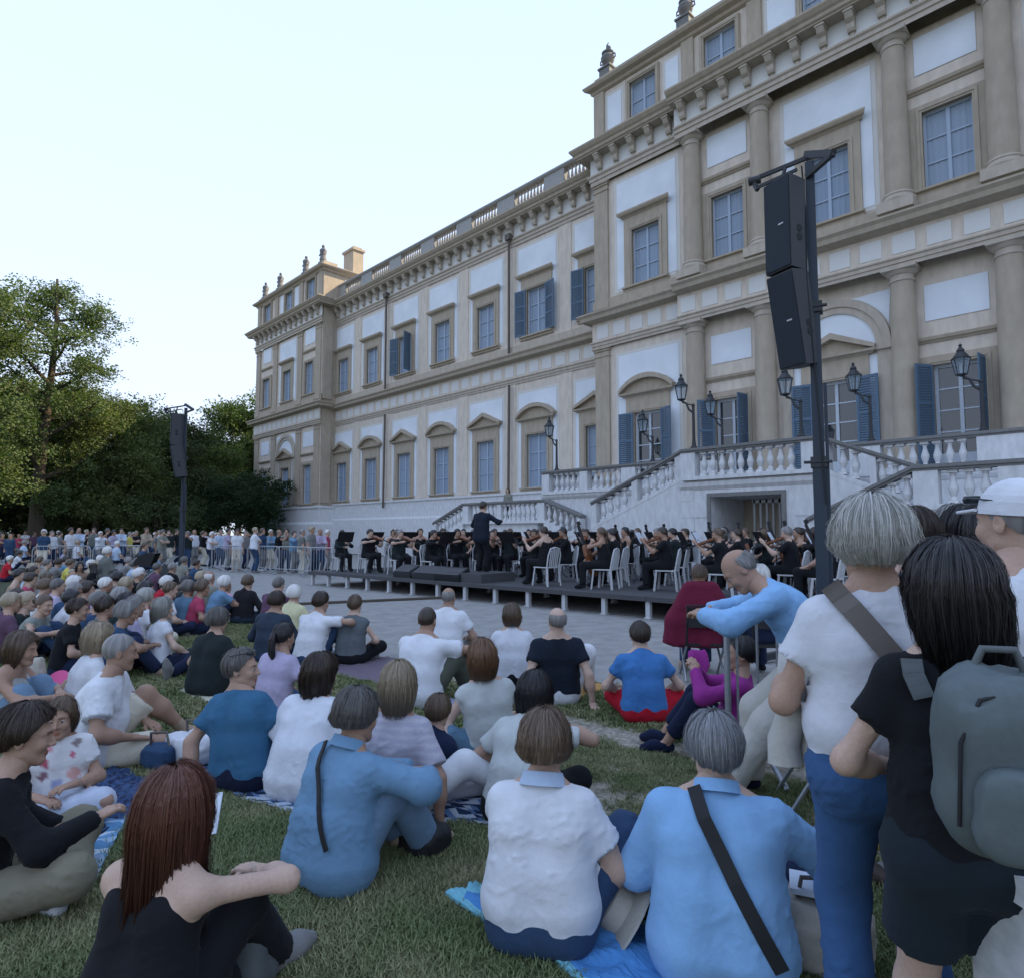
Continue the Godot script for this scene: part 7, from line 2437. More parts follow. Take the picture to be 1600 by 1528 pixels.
	[-10.87, -1.19, -20, "cross", 1.7, 1.0, false, "navy", 0.5, "navy", 1, "short", "darkbrown", "n", "person in navy at the left edge behind the sage tank top", {}],
	[-6.41, -0.66, -35, "knees", 1.66, 1.0, true, "palegrey", 0.0, "jeanslight", 1, "bob", "brown", "n", "person cut by the left edge with a bare arm over jeans", {}],
	[-7.43, -0.42, -25, "ext", 1.7, 1.0, false, "navy", 0.5, "jeansdark", 1, "short", "darkbrown", "n", "person cut by the left edge with legs stretched out", {}],
	[-13.16, -2.65, 0, "cross", 1.15, 0.95, false, "lilac", 0.5, "lilac", 1, "short", "sand", "n", "small child in lilac before the dark green T-shirt", {"child": true}],
	[-9.9, -2.51, 10, "cross", 1.64, 1.0, true, "whitetee", 0.5, "cream", 1, "full", "greylong", "n", "grey-haired woman in white just left of the red cardigan", {}],
	[-12.53, -2.9, 10, "cross", 1.66, 1.0, true, "black", 1, "black", 1, "full", "sand", "n", "sandy-haired woman in black behind the dark green T-shirt", {}],
	[-14.89, -3.66, 5, "cross", 1.72, 1.0, false, "black", 0.5, "navy", 1, "short", "white", "n", "person in white cap and black top left of the red cardigan", {"cap": "white"}],
	[-13.56, -2.32, -10, "cross", 1.66, 1.0, true, "stonegrey", 0.8, "stonegrey", 1, "full", "white", "n", "white-haired woman behind the navy T-shirt", {}],
	[-22.32, -3.78, -15, "cross", 1.66, 1.0, true, "yellow", 0.5, "jeansdark", 1, "full", "brown", "n", "woman in bright yellow top among the seated crowd", {}],
	[-20.55, -3.56, 0, "cross", 1.2, 1.0, false, "sand", 0.5, "navy", 1, "short", "sand", "n", "fair-haired child right of the bright yellow top", {"child": true}],
	[-20.49, -3.76, 275, "cross", 1.66, 1.0, true, "tan", 0.0, "navy", 1, "long", "nearblack", "n", "dark long-haired woman facing us near the yellow top", {}],
	[-19.79, -3.9, -10, "cross", 1.72, 1.0, false, "black", 1, "black", 1, "short", "sand", "n", "man in black sweater right of the yellow top", {}],
	[-14.21, -2.79, 0, "cross", 1.66, 1.1, false, "navy", 1, "navy", 1, "short", "nearblack", "n", "broad person in navy seen from behind, lower left", {"fix": {"lean": 26.0}}],
	[-19.1, -4.08, 10, "chair", 1.62, 1.1, true, "greygreen", 0.9, "greygreen", 1, "full", "white", "n", "white-haired woman in grey dress on a low chair", {}],
	[-16.61, -1.9, -15, "cross", 1.7, 1.0, false, "tan", 0.0, "navy", 1, "short", "nearblack", "n", "tanned bare-backed person by the left edge", {}],
	[-18.39, -2.39, -15, "cross", 1.66, 1.0, true, "tan", 0.0, "cream", 1, "bun", "darkbrown", "n", "tanned woman behind the raspberry vest", {}],
	[-10.98, -3.41, 20, "cross", 1.66, 1.0, true, "denimshort", 0.6, "navy", 1, "full", "greybrown", "n", "person in blue left of the grey-green shirt", {}],
	[-17.42, -5.08, 20, "cross", 1.7, 1.0, false, "black", 0.6, "black", 1, "short", "greyshort", "n", "person in black behind the red cardigan", {}],
	[-13.05, -1.83, -10, "cross", 1.66, 1.0, true, "whitetee", 0.5, "whitejeans", 1, "full", "midbrown", "n", "person in white between the sage tank top and navy T-shirt", {}],
	[-0.37, -1.91, 30, "stand", 1.61, 0.86, true, "black", 0.4, "blackshort", 0.33, "bob", "blackbrown", "r", "woman with dark bob, black T-shirt and shorts wearing a backpack", {"hair_len": 0.20, "hair_vol": 0.024, "locks": 3600, "low_loose": 0.02, "top_hem": 0.0, "fix": {"la": Vector3(-0.10, 0.12, -0.24), "le": Vector3(-1, -0.5, 0.5), "ra": Vector3(0.16, 0.14, -0.22), "hy": 16.0}}],
	[-0.62, -2.15, 30, "stand", 1.74, 0.96, true, "whitetop", 0.42, "jeans", 1, "full", "silver", "r", "silver-haired woman in white T-shirt with brown sling strap", {"hair_len": 0.06, "hair_vol": 0.034, "locks": 2600, "top_hem": -0.10, "top_loose": 0.018, "fix": {"la": Vector3(-0.20, 0.24, -0.26), "le": Vector3(-0.5, -1, 0.4), "ra": Vector3(0.12, 0.10, -0.26), "hy": 16.0}}],
	[-1.49, -3.98, 120, "chair", 1.8, 1.06, false, "skyblue", 1, "creamgrey", 1, "ring", "greyshort", "r", "bald man in light blue sweater leaning over the barrier", {"face": true, "top_loose": 0.022, "chair_y": 0.86, "low_loose": 0.03, "fix": {"lean": 34.0, "la": Vector3(-0.05, 0.24, -0.60), "ra": Vector3(0.22, 0.24, -0.56), "le": Vector3(-1, -0.3, 0.1), "re": Vector3(1, -0.3, 0.1), "ll": Vector3(-0.12, 0.09, -0.52), "rl": Vector3(0.14, 0.09, -0.36), "hp": -24.0}}],
	[-3.72, -6.63, 40, "chair", 1.64, 1.15, true, "maroon", 1, "jeansdark", 1, "full", "brown", "r", "woman wrapped in a maroon cape on a folding chair", {"hair_vol": 0.02, "hair_len": 0.02, "chair_y": 0.50, "cape": true, "fix": {"la": Vector3(-0.14, 0.14, -0.26), "ra": Vector3(0.14, 0.14, -0.26)}}],
	[-3.19, -7.03, 45, "chair", 1.64, 1.05, true, "navy", 1, "navy", 1, "full", "white", "r", "white-haired person in navy on a chair before the barrier", {"chair_y": 0.50}],
	[-0.81, -3.39, 45, "stand", 1.74, 1.0, true, "denim", 1, "jeansdark", 1, "full", "darkbrown", "r", "woman with dark brown hair and headband in blue behind silver hair", {"hair_vol": 0.034, "hair_len": 0.06}],
	[-0.82, -4.31, 60, "stand", 1.8, 1.0, false, "palecheck", 0.9, "jeansdark", 1, "short", "greyshort", "r", "man in grey flat cap among the heads on the right", {"cap": "grey"}],
	[-0.66, -3.69, 45, "stand", 1.76, 1.0, true, "black", 1, "jeansdark", 1, "bob", "nearblack", "r", "woman with black hair left of the white baseball cap", {"hair_len": 0.12}],
	[-0.5, -3.21, 45, "stand", 1.74, 1.05, true, "black", 1, "jeansdark", 1, "long", "nearblack", "r", "woman with long black hair under the white baseball cap", {"hair_len": 0.2, "hair_vol": 0.03}],
	[-0.32, -2.6, 62, "stand", 1.82, 1.05, false, "whitetee", 0.5, "jeansdark", 1, "buzz", "greyshort", "r", "man in white baseball cap with sunglasses at the right edge", {"cap": "cap", "face": true}],
	[-21.6, -20.9, 200, "stand", 1.66, 1.0, true, "khakigrey", 0.9, "black", 1, "long", "midbrown", "b2", "woman with long hair standing on the lower stair landing", {"y": 2.06}],
	[-45.77, -4.71, -60, "fold", 1.58, 1.0, true, "plum", 0.5, "navy", 1, "full", "greyshort", "f", "stander in plum, first from the left in the far standing crowd", {}],
	[-41.66, -4.63, -90, "stand", 1.58, 1.08, false, "navytee", 0.95, "jeansdark", 1, "short", "sand", "f", "stander in navy, second from the left in the far standing crowd", {}],
	[-45.12, -5.38, -40, "fold", 1.58, 1.05, false, "pinkred", 0.5, "stonegrey", 1, "ring", "brown", "f", "stander in raspberry, third from the left in the far standing crowd", {}],
	[-33.08, -4.81, -115, "stand", 1.78, 1.03, true, "navytee", 0.5, "cream", 1, "full", "white", "f", "stander in navy, fourth from the left in the far standing crowd", {}],
	[-35.29, -5.41, -70, "stand", 1.74, 1.0, false, "whitetee", 0.95, "navy", 1, "short", "greybrown", "f", "stander in white T-shirt, fifth from the left in the far standing crowd", {}],
	[-37.46, -6.05, -10, "fold", 1.71, 1.08, false, "stonegrey", 0.5, "jeansdark", 1, "short", "nearblack", "f", "stander in grey, sixth from the left in the far standing crowd", {}],
	[-33.5, -5.81, -60, "stand", 1.87, 1.05, true, "whitetee", 0.5, "stonegrey", 1, "full", "darkbrown", "f", "stander in white T-shirt, seventh from the left in the far standing crowd", {}],
	[-36.81, -6.72, -90, "fold", 1.9, 1.03, false, "paleblue", 0.95, "cream", 1, "ring", "greyshort", "f", "stander in pale blue, eighth from the left in the far standing crowd", {}],
	[-38.91, -7.43, -40, "phone", 1.82, 1.0, false, "black", 0.5, "navy", 1, "short", "sand", "f", "stander in black, ninth from the left in the far standing crowd", {}],
	[-37.46, -7.48, -115, "stand", 1.88, 1.08, true, "greygreen", 0.5, "jeansdark", 1, "full", "brown", "f", "stander in grey-green, tenth from the left in the far standing crowd", {}],
	[-34.91, -7.23, -70, "phone", 1.71, 1.05, false, "whiteshirt", 0.95, "stonegrey", 1, "short", "white", "f", "stander in white shirt, eleventh from the left in the far standing crowd", {}],
	[-38.17, -8.19, -10, "stand", 1.88, 1.03, false, "black", 0.5, "cream", 1, "short", "greybrown", "f", "stander in black, twelfth from the left in the far standing crowd", {}],
	[-35.64, -7.91, -60, "stand", 1.78, 1.0, true, "lilac", 0.5, "navy", 1, "full", "nearblack", "f", "stander in lilac, thirteenth from the left in the far standing crowd", {}],
	[-37.66, -8.71, -90, "fold", 1.88, 1.08, false, "paleblue", 0.95, "jeansdark", 1, "short", "darkbrown", "f", "stander in pale blue, fourteenth from the left in the far standing crowd", {}],
	[-38.49, -9.29, -40, "stand", 1.69, 1.05, false, "yellow", 0.5, "stonegrey", 1, "short", "greyshort", "f", "stander in yellow, fifteenth from the left in the far standing crowd", {}],
	[-39.36, -9.83, -115, "fold", 1.73, 1.03, true, "black", 0.5, "cream", 1, "full", "sand", "f", "stander in black, sixteenth from the left in the far standing crowd", {}],
	[-33.42, -8.75, -70, "fold", 1.9, 1.0, false, "sand", 0.95, "navy", 1, "short", "brown", "f", "stander in sand-coloured, seventeenth from the left in the far standing crowd", {}],
	[-34.23, -9.35, -10, "stand", 1.71, 1.08, false, "stonegrey", 0.5, "jeansdark", 1, "ring", "white", "f", "stander in grey, eighteenth from the left in the far standing crowd", {}],
	[-31.8, -8.98, -60, "fold", 1.79, 1.05, true, "khakigrey", 0.5, "stonegrey", 1, "full", "greybrown", "f", "stander in khaki, nineteenth from the left in the far standing crowd", {}],
	[-33.77, -9.82, -90, "stand", 1.78, 1.03, false, "blackgreen", 0.95, "cream", 1, "short", "nearblack", "f", "stander in dark, twentieth from the left in the far standing crowd", {}],
	[-35.68, -10.73, -40, "stand", 1.85, 1.0, false, "black", 0.5, "navy", 1, "short", "darkbrown", "f", "stander in black, twenty-first from the left in the far standing crowd", {}],
	[-32.06, -10.14, -115, "phone", 1.71, 1.08, true, "blackgreen", 0.5, "jeansdark", 1, "full", "greyshort", "f", "stander in dark, twenty-second from the left in the far standing crowd", {}],
	[-33.97, -11.05, -70, "stand", 1.81, 1.05, false, "whiteshirt", 0.95, "stonegrey", 1, "ring", "sand", "f", "stander in white shirt, twenty-third from the left in the far standing crowd", {}],
	[-32.6, -11.01, -10, "phone", 1.74, 1.03, false, "black", 0.5, "cream", 1, "short", "brown", "f", "stander in black, twenty-fourth from the left in the far standing crowd", {}],
	[-30.24, -10.57, -60, "fold", 1.68, 1.0, true, "whitetee", 0.5, "navy", 1, "full", "white", "f", "stander in white T-shirt, twenty-fifth from the left in the far standing crowd", {}],
	[-30.98, -11.24, -90, "stand", 1.8, 1.08, false, "paleblue", 0.95, "jeansdark", 1, "short", "greybrown", "f", "stander in pale blue, twenty-sixth from the left in the far standing crowd", {}],
	[-28.7, -10.71, -40, "fold", 1.84, 1.05, false, "lilac", 0.5, "stonegrey", 1, "short", "nearblack", "f", "stander in lilac, twenty-seventh from the left in the far standing crowd", {}],
	[-27.38, -10.63, -115, "stand", 1.81, 1.03, true, "whitetee", 0.5, "cream", 1, "full", "darkbrown", "f", "stander in white T-shirt, twenty-eighth from the left in the far standing crowd", {}],
	[-29.16, -11.67, -70, "stand", 1.74, 1.0, false, "stonegrey", 0.95, "navy", 1, "short", "greyshort", "f", "stander in grey, twenty-ninth from the left in the far standing crowd", {}],
	[-25.89, -10.72, -10, "fold", 1.88, 1.08, false, "whiteshirt", 0.5, "jeansdark", 1, "short", "sand", "f", "stander in white shirt, thirtieth from the left in the far standing crowd", {}],
	[-26.66, -11.37, -60, "stand", 1.84, 1.05, true, "navytee", 0.5, "stonegrey", 1, "full", "brown", "f", "stander in navy, thirty-first from the left in the far standing crowd", {}],
	[-27.39, -12.05, -90, "fold", 1.79, 1.03, false, "denim", 0.95, "cream", 1, "short", "white", "f", "stander in denim blue, thirty-second from the left in the far standing crowd", {}],
	[-25.2, -11.43, -40, "phone", 1.78, 1.0, false, "black", 0.5, "navy", 1, "ring", "greybrown", "f", "stander in black, thirty-third from the left in the far standing crowd", {}],
	[-25.94, -12.1, -115, "stand", 1.84, 1.08, true, "khakigrey", 0.5, "jeansdark", 1, "full", "nearblack", "f", "stander in khaki, thirty-fourth from the left in the far standing crowd", {}],
	[-24.76, -11.88, -70, "phone", 1.72, 1.05, false, "denim", 0.95, "stonegrey", 1, "short", "darkbrown", "f", "stander in denim blue, thirty-fifth from the left in the far standing crowd", {}],
	[-23.6, -11.63, -10, "stand", 1.8, 1.03, false, "greygreen", 0.5, "cream", 1, "short", "greyshort", "f", "stander in grey-green, thirty-sixth from the left in the far standing crowd", {}],
	[-23.34, -11.9, -60, "stand", 1.9, 1.0, true, "stonegrey", 0.5, "navy", 1, "full", "sand", "f", "stander in grey, thirty-seventh from the left in the far standing crowd", {}],
	[-24.03, -12.62, -90, "fold", 1.83, 1.08, false, "lilac", 0.95, "jeansdark", 1, "ring", "brown", "f", "stander in lilac, thirty-eighth from the left in the far standing crowd", {}],
	[-24.75, -13.32, -40, "stand", 1.78, 1.05, false, "pinkred", 0.5, "stonegrey", 1, "short", "white", "f", "stander in raspberry, thirty-ninth from the left in the far standing crowd", {}],
	[-52.73, -5.4, -25.754971622294974, "fold", 1.76, 1.0, false, "stonegrey", 0.5, "navy", 1, "short", "greyshort", "b", "background stander in grey, first from the left in the hindmost row", {}],
	[-53.56, -6.1, -73.43773456218946, "stand", 1.63, 1.0, true, "sand", 0.5, "navy", 1, "full", "brown", "b", "background stander in sand-coloured, second from the left in the hindmost row", {}],
	[-50.94, -6.43, -108.67940353468556, "fold", 1.78, 1.0, false, "whiteshirt", 0.5, "navy", 1, "short", "greybrown", "b", "background stander in white shirt, third from the left in the hindmost row", {}],
	[-47.56, -6.43, -62.605881207189924, "stand", 1.72, 1.0, true, "plum", 0.5, "navy", 1, "full", "darkbrown", "b", "background stander in plum, fourth from the left in the hindmost row", {}],
	[-46.97, -6.78, -28.36546281914481, "phone", 1.67, 1.0, false, "khakigrey", 0.5, "navy", 1, "short", "sand", "b", "background stander in khaki, fifth from the left in the hindmost row", {}],
	[-45.92, -7.36, -106.12325816010969, "stand", 1.76, 1.0, true, "greygreen", 0.5, "navy", 1, "full", "white", "b", "background stander in grey-green, sixth from the left in the hindmost row", {}],
	[-45.25, -7.76, -32.85952552757179, "fold", 1.62, 1.0, false, "blackgreen", 0.5, "navy", 1, "short", "nearblack", "b", "background stander in dark, seventh from the left in the hindmost row", {}],
	[-45.5, -8.27, -32.759223456319816, "stand", 1.8, 1.0, true, "black", 0.5, "navy", 1, "full", "greyshort", "b", "background stander in black, eighth from the left in the hindmost row", {}],
	[-50.27, -9.79, -52.216952274940766, "fold", 1.72, 1.0, false, "yellow", 0.5, "navy", 1, "short", "brown", "b", "background stander in yellow, ninth from the left in the hindmost row", {}],
	[-49.62, -10.28, -23.343568768280463, "stand", 1.74, 1.0, true, "paleblue", 0.5, "navy", 1, "full", "greybrown", "b", "background stander in pale blue, tenth from the left in the hindmost row", {}],
	[-44.51, -9.99, -103.40439428702544, "phone", 1.69, 1.0, false, "denim", 0.5, "navy", 1, "short", "darkbrown", "b", "background stander in denim blue, eleventh from the left in the hindmost row", {}],
	[-42.6, -9.94, -59.68900025923456, "stand", 1.67, 1.0, true, "navytee", 0.5, "navy", 1, "full", "sand", "b", "background stander in navy, twelfth from the left in the hindmost row", {}],
	[-46.32, -11.4, -89.00420683968713, "fold", 1.68, 1.0, false, "lilac", 0.5, "navy", 1, "short", "white", "b", "background stander in lilac, thirteenth from the left in the hindmost row", {}],
	[-44.31, -11.76, -71.87816137631361, "stand", 1.68, 1.0, true, "paleyellow", 0.5, "navy", 1, "full", "nearblack", "b", "background stander in pale yellow, fourteenth from the left in the hindmost row", {}],
	[-41.05, -11.45, -117.71344367472793, "fold", 1.8, 1.0, false, "whitetee", 0.5, "navy", 1, "short", "greyshort", "b", "background stander in white T-shirt, fifteenth from the left in the hindmost row", {}],
	[-45.72, -13.44, -41.226169601956585, "stand", 1.62, 1.0, true, "pinkred", 0.5, "navy", 1, "full", "brown", "b", "background stander in raspberry, sixteenth from the left in the hindmost row", {}],
	[-43.57, -13.35, -115.32728813010584, "phone", 1.62, 1.0, false, "stonegrey", 0.5, "navy", 1, "short", "greybrown", "b", "background stander in grey, seventeenth from the left in the hindmost row", {}],
	[-45.52, -14.59, -44.42635875486823, "stand", 1.66, 1.0, true, "sand", 0.5, "navy", 1, "full", "darkbrown", "b", "background stander in sand-coloured, eighteenth from the left in the hindmost row", {}],
	[-44.73, -15.28, -84.52067949420878, "fold", 1.68, 1.0, false, "whiteshirt", 0.5, "navy", 1, "short", "sand", "b", "background stander in white shirt, nineteenth from the left in the hindmost row", {}],
	[-43.27, -15.35, -45.16019435153369, "stand", 1.64, 1.0, true, "plum", 0.5, "navy", 1, "full", "white", "b", "background stander in plum, twentieth from the left in the hindmost row", {}],
	[-43.21, -16.13, -25.419981495781627, "fold", 1.63, 1.0, false, "khakigrey", 0.5, "navy", 1, "short", "nearblack", "b", "background stander in khaki, twenty-first from the left in the hindmost row", {}],
	[-39.69, -15.28, -28.191281446668782, "stand", 1.73, 1.0, true, "greygreen", 0.5, "navy", 1, "full", "greyshort", "b", "background stander in grey-green, twenty-second from the left in the hindmost row", {}],
	[-42.66, -17.24, -88.7549630657093, "phone", 1.72, 1.0, false, "blackgreen", 0.5, "navy", 1, "short", "brown", "b", "background stander in dark, twenty-third from the left in the hindmost row", {}],
	[-37.71, -15.9, -105.11319553767515, "stand", 1.63, 1.0, true, "black", 0.5, "navy", 1, "full", "greybrown", "b", "background stander in black, twenty-fourth from the left in the hindmost row", {}],
	[-41.96, -18.58, -115.14478364515438, "fold", 1.65, 1.0, false, "yellow", 0.5, "navy", 1, "short", "darkbrown", "b", "background stander in yellow, twenty-fifth from the left in the hindmost row", {}],
	[-38.68, -17.96, -96.26633961457127, "stand", 1.69, 1.0, true, "paleblue", 0.5, "navy", 1, "full", "sand", "b", "background stander in pale blue, twenty-sixth from the left in the hindmost row", {}],
	[-27.0, -2.91, 0, "cross", 1.68, 1.0, false, "redcard", 0.5, "navy", 1, "short", "white", "t", "seated person in red, second from the left among the rear sitters", {}],
	[-35.0, -4.09, -15, "knees", 1.68, 1.0, true, "whitetee", 0.5, "navy", 1, "full", "nearblack", "t", "seated person in white T-shirt, third from the left among the rear sitters", {}],
	[-36.16, -4.5, 10, "chair", 1.68, 1.0, false, "paleblue", 0.5, "navy", 1, "short", "greyshort", "t", "seated person in pale blue, fifth from the left among the rear sitters", {}],
	[-24.85, -3.41, 0, "cross", 1.68, 1.0, true, "tan", 0.5, "navy", 1, "full", "brown", "t", "seated person in tan, seventh from the left among the rear sitters", {}],
	[-22.22, -3.23, -15, "cross", 1.68, 1.0, false, "khakigrey", 0.5, "navy", 1, "short", "greybrown", "t", "seated person in khaki, ninth from the left among the rear sitters", {}],
	[-23.2, -3.58, 10, "knees", 1.68, 1.0, true, "stonegrey", 0.5, "navy", 1, "full", "darkbrown", "t", "seated person in grey, eleventh from the left among the rear sitters", {}],
	[-33.16, -5.97, 0, "chair", 1.68, 1.0, false, "whitetee", 0.5, "navy", 1, "short", "sand", "t", "seated person in white T-shirt, sixteenth from the left among the rear sitters", {}],
	[-24.89, -5.06, -15, "cross", 1.68, 1.0, true, "whiteshirt", 0.5, "navy", 1, "full", "white", "t", "seated person in white shirt, twenty-second from the left among the rear sitters", {}],
	[-28.03, -5.9, 10, "cross", 1.68, 1.0, false, "whitetee", 0.5, "navy", 1, "short", "nearblack", "t", "seated person in white T-shirt, twenty-fourth from the left among the rear sitters", {}],
	[-22.95, -5.36, 0, "knees", 1.68, 1.0, true, "stonegrey", 0.5, "navy", 1, "full", "greyshort", "t", "seated person in grey, twenty-ninth from the left among the rear sitters", {}],
	[-23.82, -6.15, -15, "chair", 1.68, 1.0, false, "navytee", 0.5, "navy", 1, "short", "brown", "t", "seated person in navy, thirty-fifth from the left among the rear sitters", {}],
	[-21.66, -6.67, 10, "cross", 1.68, 1.0, true, "khakigrey", 0.5, "navy", 1, "full", "greybrown", "t", "seated person in khaki, fortieth from the left among the rear sitters", {}],
	[-19.27, -6.24, 0, "cross", 1.68, 1.0, false, "navytee", 0.5, "navy", 1, "short", "darkbrown", "t", "seated person in navy, forty-first from the left among the rear sitters", {}],
	[-26.69, -7.28, -15, "knees", 1.68, 1.0, true, "denim", 0.5, "navy", 1, "full", "sand", "t", "seated person in denim blue, thirty-seventh from the left among the rear sitters", {}],
	[-29.67, -6.69, 10, "chair", 1.68, 1.0, false, "paleblue", 0.5, "navy", 1, "short", "white", "t", "seated person in pale blue, twenty-eighth from the left among the rear sitters", {}],
	[-27.16, -6.8, 0, "cross", 1.68, 1.0, true, "black", 0.5, "navy", 1, "full", "nearblack", "t", "seated person in black, thirty-third from the left among the rear sitters", {}],
	[-36.38, -6.0, -15, "cross", 1.68, 1.0, false, "lilac", 0.5, "navy", 1, "short", "greyshort", "t", "seated person in lilac, fourteenth from the left among the rear sitters", {}],
	[-32.87, -6.27, 10, "knees", 1.68, 1.0, true, "navytee", 0.5, "navy", 1, "full", "brown", "t", "seated person in navy, nineteenth from the left among the rear sitters", {}],
	[-12.82, -1.96, 0, "cross", 1.68, 1.0, false, "lilac", 0.5, "navy", 1, "short", "greybrown", "t", "seated person in lilac, tenth from the left among the rear sitters", {}],
	[-11.81, -2.17, -15, "cross", 1.68, 1.0, true, "pinkred", 0.5, "navy", 1, "full", "darkbrown", "t", "seated person in raspberry, seventeenth from the left among the rear sitters", {}],
	[-10.27, -1.07, 10, "cross", 1.68, 1.0, false, "plum", 0.5, "navy", 1, "short", "sand", "t", "seated person in plum, first from the left among the rear sitters", {}],
	[-11.79, -4.19, 0, "knees", 1.68, 1.0, true, "denim", 0.5, "navy", 1, "full", "white", "t", "seated person in denim blue, forty-fourth from the left among the rear sitters", {}],
	[-12.22, -3.74, -15, "cross", 1.68, 1.0, false, "blackgreen", 0.5, "navy", 1, "short", "nearblack", "t", "seated person in dark, thirty-ninth from the left among the rear sitters", {}],
	[-10.08, -2.24, 10, "cross", 1.68, 1.0, true, "sand", 0.5, "navy", 1, "full", "greyshort", "t", "seated person in sand-coloured, twenty-seventh from the left among the rear sitters", {}],
	[-10.9, -3.1, 0, "cross", 1.68, 1.0, false, "whitetee", 0.5, "navy", 1, "short", "brown", "t", "seated person in white T-shirt, thirty-eighth from the left among the rear sitters", {}],
	[-9.76, -1.85, -15, "knees", 1.68, 1.0, true, "navytee", 0.5, "navy", 1, "full", "greybrown", "t", "seated person in navy, eighteenth from the left among the rear sitters", {}],
	[-8.77, -1.78, 10, "cross", 1.68, 1.0, false, "stonegrey", 0.5, "navy", 1, "short", "darkbrown", "t", "seated person in grey, twenty-first from the left among the rear sitters", {}],
	[-19.6, -2.53, 0, "cross", 1.68, 1.0, true, "paleblue", 0.5, "navy", 1, "full", "sand", "t", "seated person in pale blue, sixth from the left among the rear sitters", {}],
	[-15.72, -3.9, -15, "cross", 1.68, 1.0, false, "black", 0.5, "navy", 1, "short", "white", "t", "seated person in black, thirty-second from the left among the rear sitters", {}],
	[-14.46, -3.13, 10, "knees", 1.68, 1.0, true, "khakigrey", 0.5, "navy", 1, "full", "nearblack", "t", "seated person in khaki, twenty-fifth from the left among the rear sitters", {}],
	[-8.7, -2.07, 0, "cross", 1.68, 1.0, false, "lilac", 0.5, "navy", 1, "short", "greyshort", "t", "seated person in lilac, thirtieth from the left among the rear sitters", {}],
	[-10.85, -3.55, -15, "cross", 1.68, 1.0, true, "pinkred", 0.5, "navy", 1, "full", "brown", "t", "seated person in raspberry, forty-third from the left among the rear sitters", {}],
	[-17.83, -4.84, 10, "cross", 1.68, 1.0, false, "plum", 0.5, "navy", 1, "short", "greybrown", "t", "seated person in plum, thirty-sixth from the left among the rear sitters", {}],
	[-25.01, -4.06, 0, "knees", 1.68, 1.0, true, "denim", 0.5, "navy", 1, "full", "darkbrown", "t", "seated person in denim blue, twelfth from the left among the rear sitters", {}],
	[-10.35, -1.24, -15, "cross", 1.68, 1.0, false, "blackgreen", 0.5, "navy", 1, "short", "sand", "t", "seated person in dark, fourth from the left among the rear sitters", {}],
	[-20.83, -4.01, 10, "cross", 1.68, 1.0, true, "sand", 0.5, "navy", 1, "full", "white", "t", "seated person in sand-coloured, twentieth from the left among the rear sitters", {}],
	[-10.3, -1.71, 0, "cross", 1.68, 1.0, false, "whitetee", 0.5, "navy", 1, "short", "nearblack", "t", "seated person in white T-shirt, thirteenth from the left among the rear sitters", {}],
	[-8.24, -1.8, -15, "knees", 1.68, 1.0, true, "navytee", 0.5, "navy", 1, "full", "greyshort", "t", "seated person in navy, twenty-sixth from the left among the rear sitters", {}],
	[-15.11, -2.16, 10, "cross", 1.68, 1.0, false, "stonegrey", 0.5, "navy", 1, "short", "brown", "t", "seated person in grey, eighth from the left among the rear sitters", {}],
	[-19.99, -4.87, 0, "cross", 1.68, 1.0, true, "paleblue", 0.5, "navy", 1, "full", "greybrown", "t", "seated person in pale blue, thirty-first from the left among the rear sitters", {}],
	[-8.82, -1.51, -15, "cross", 1.68, 1.0, false, "black", 0.5, "navy", 1, "short", "darkbrown", "t", "seated person in black, fifteenth from the left among the rear sitters", {}],
	[-13.53, -4.39, 10, "knees", 1.68, 1.0, true, "khakigrey", 0.5, "navy", 1, "full", "sand", "t", "seated person in khaki, forty-second from the left among the rear sitters", {}],
	[-12.63, -2.6, 0, "cross", 1.68, 1.0, false, "lilac", 0.5, "navy", 1, "short", "white", "t", "seated person in lilac, twenty-third from the left among the rear sitters", {}],
	[-11.17, -2.83, -15, "cross", 1.68, 1.0, true, "pinkred", 0.5, "navy", 1, "full", "nearblack", "t", "seated person in raspberry, thirty-fourth from the left among the rear sitters", {}],
]

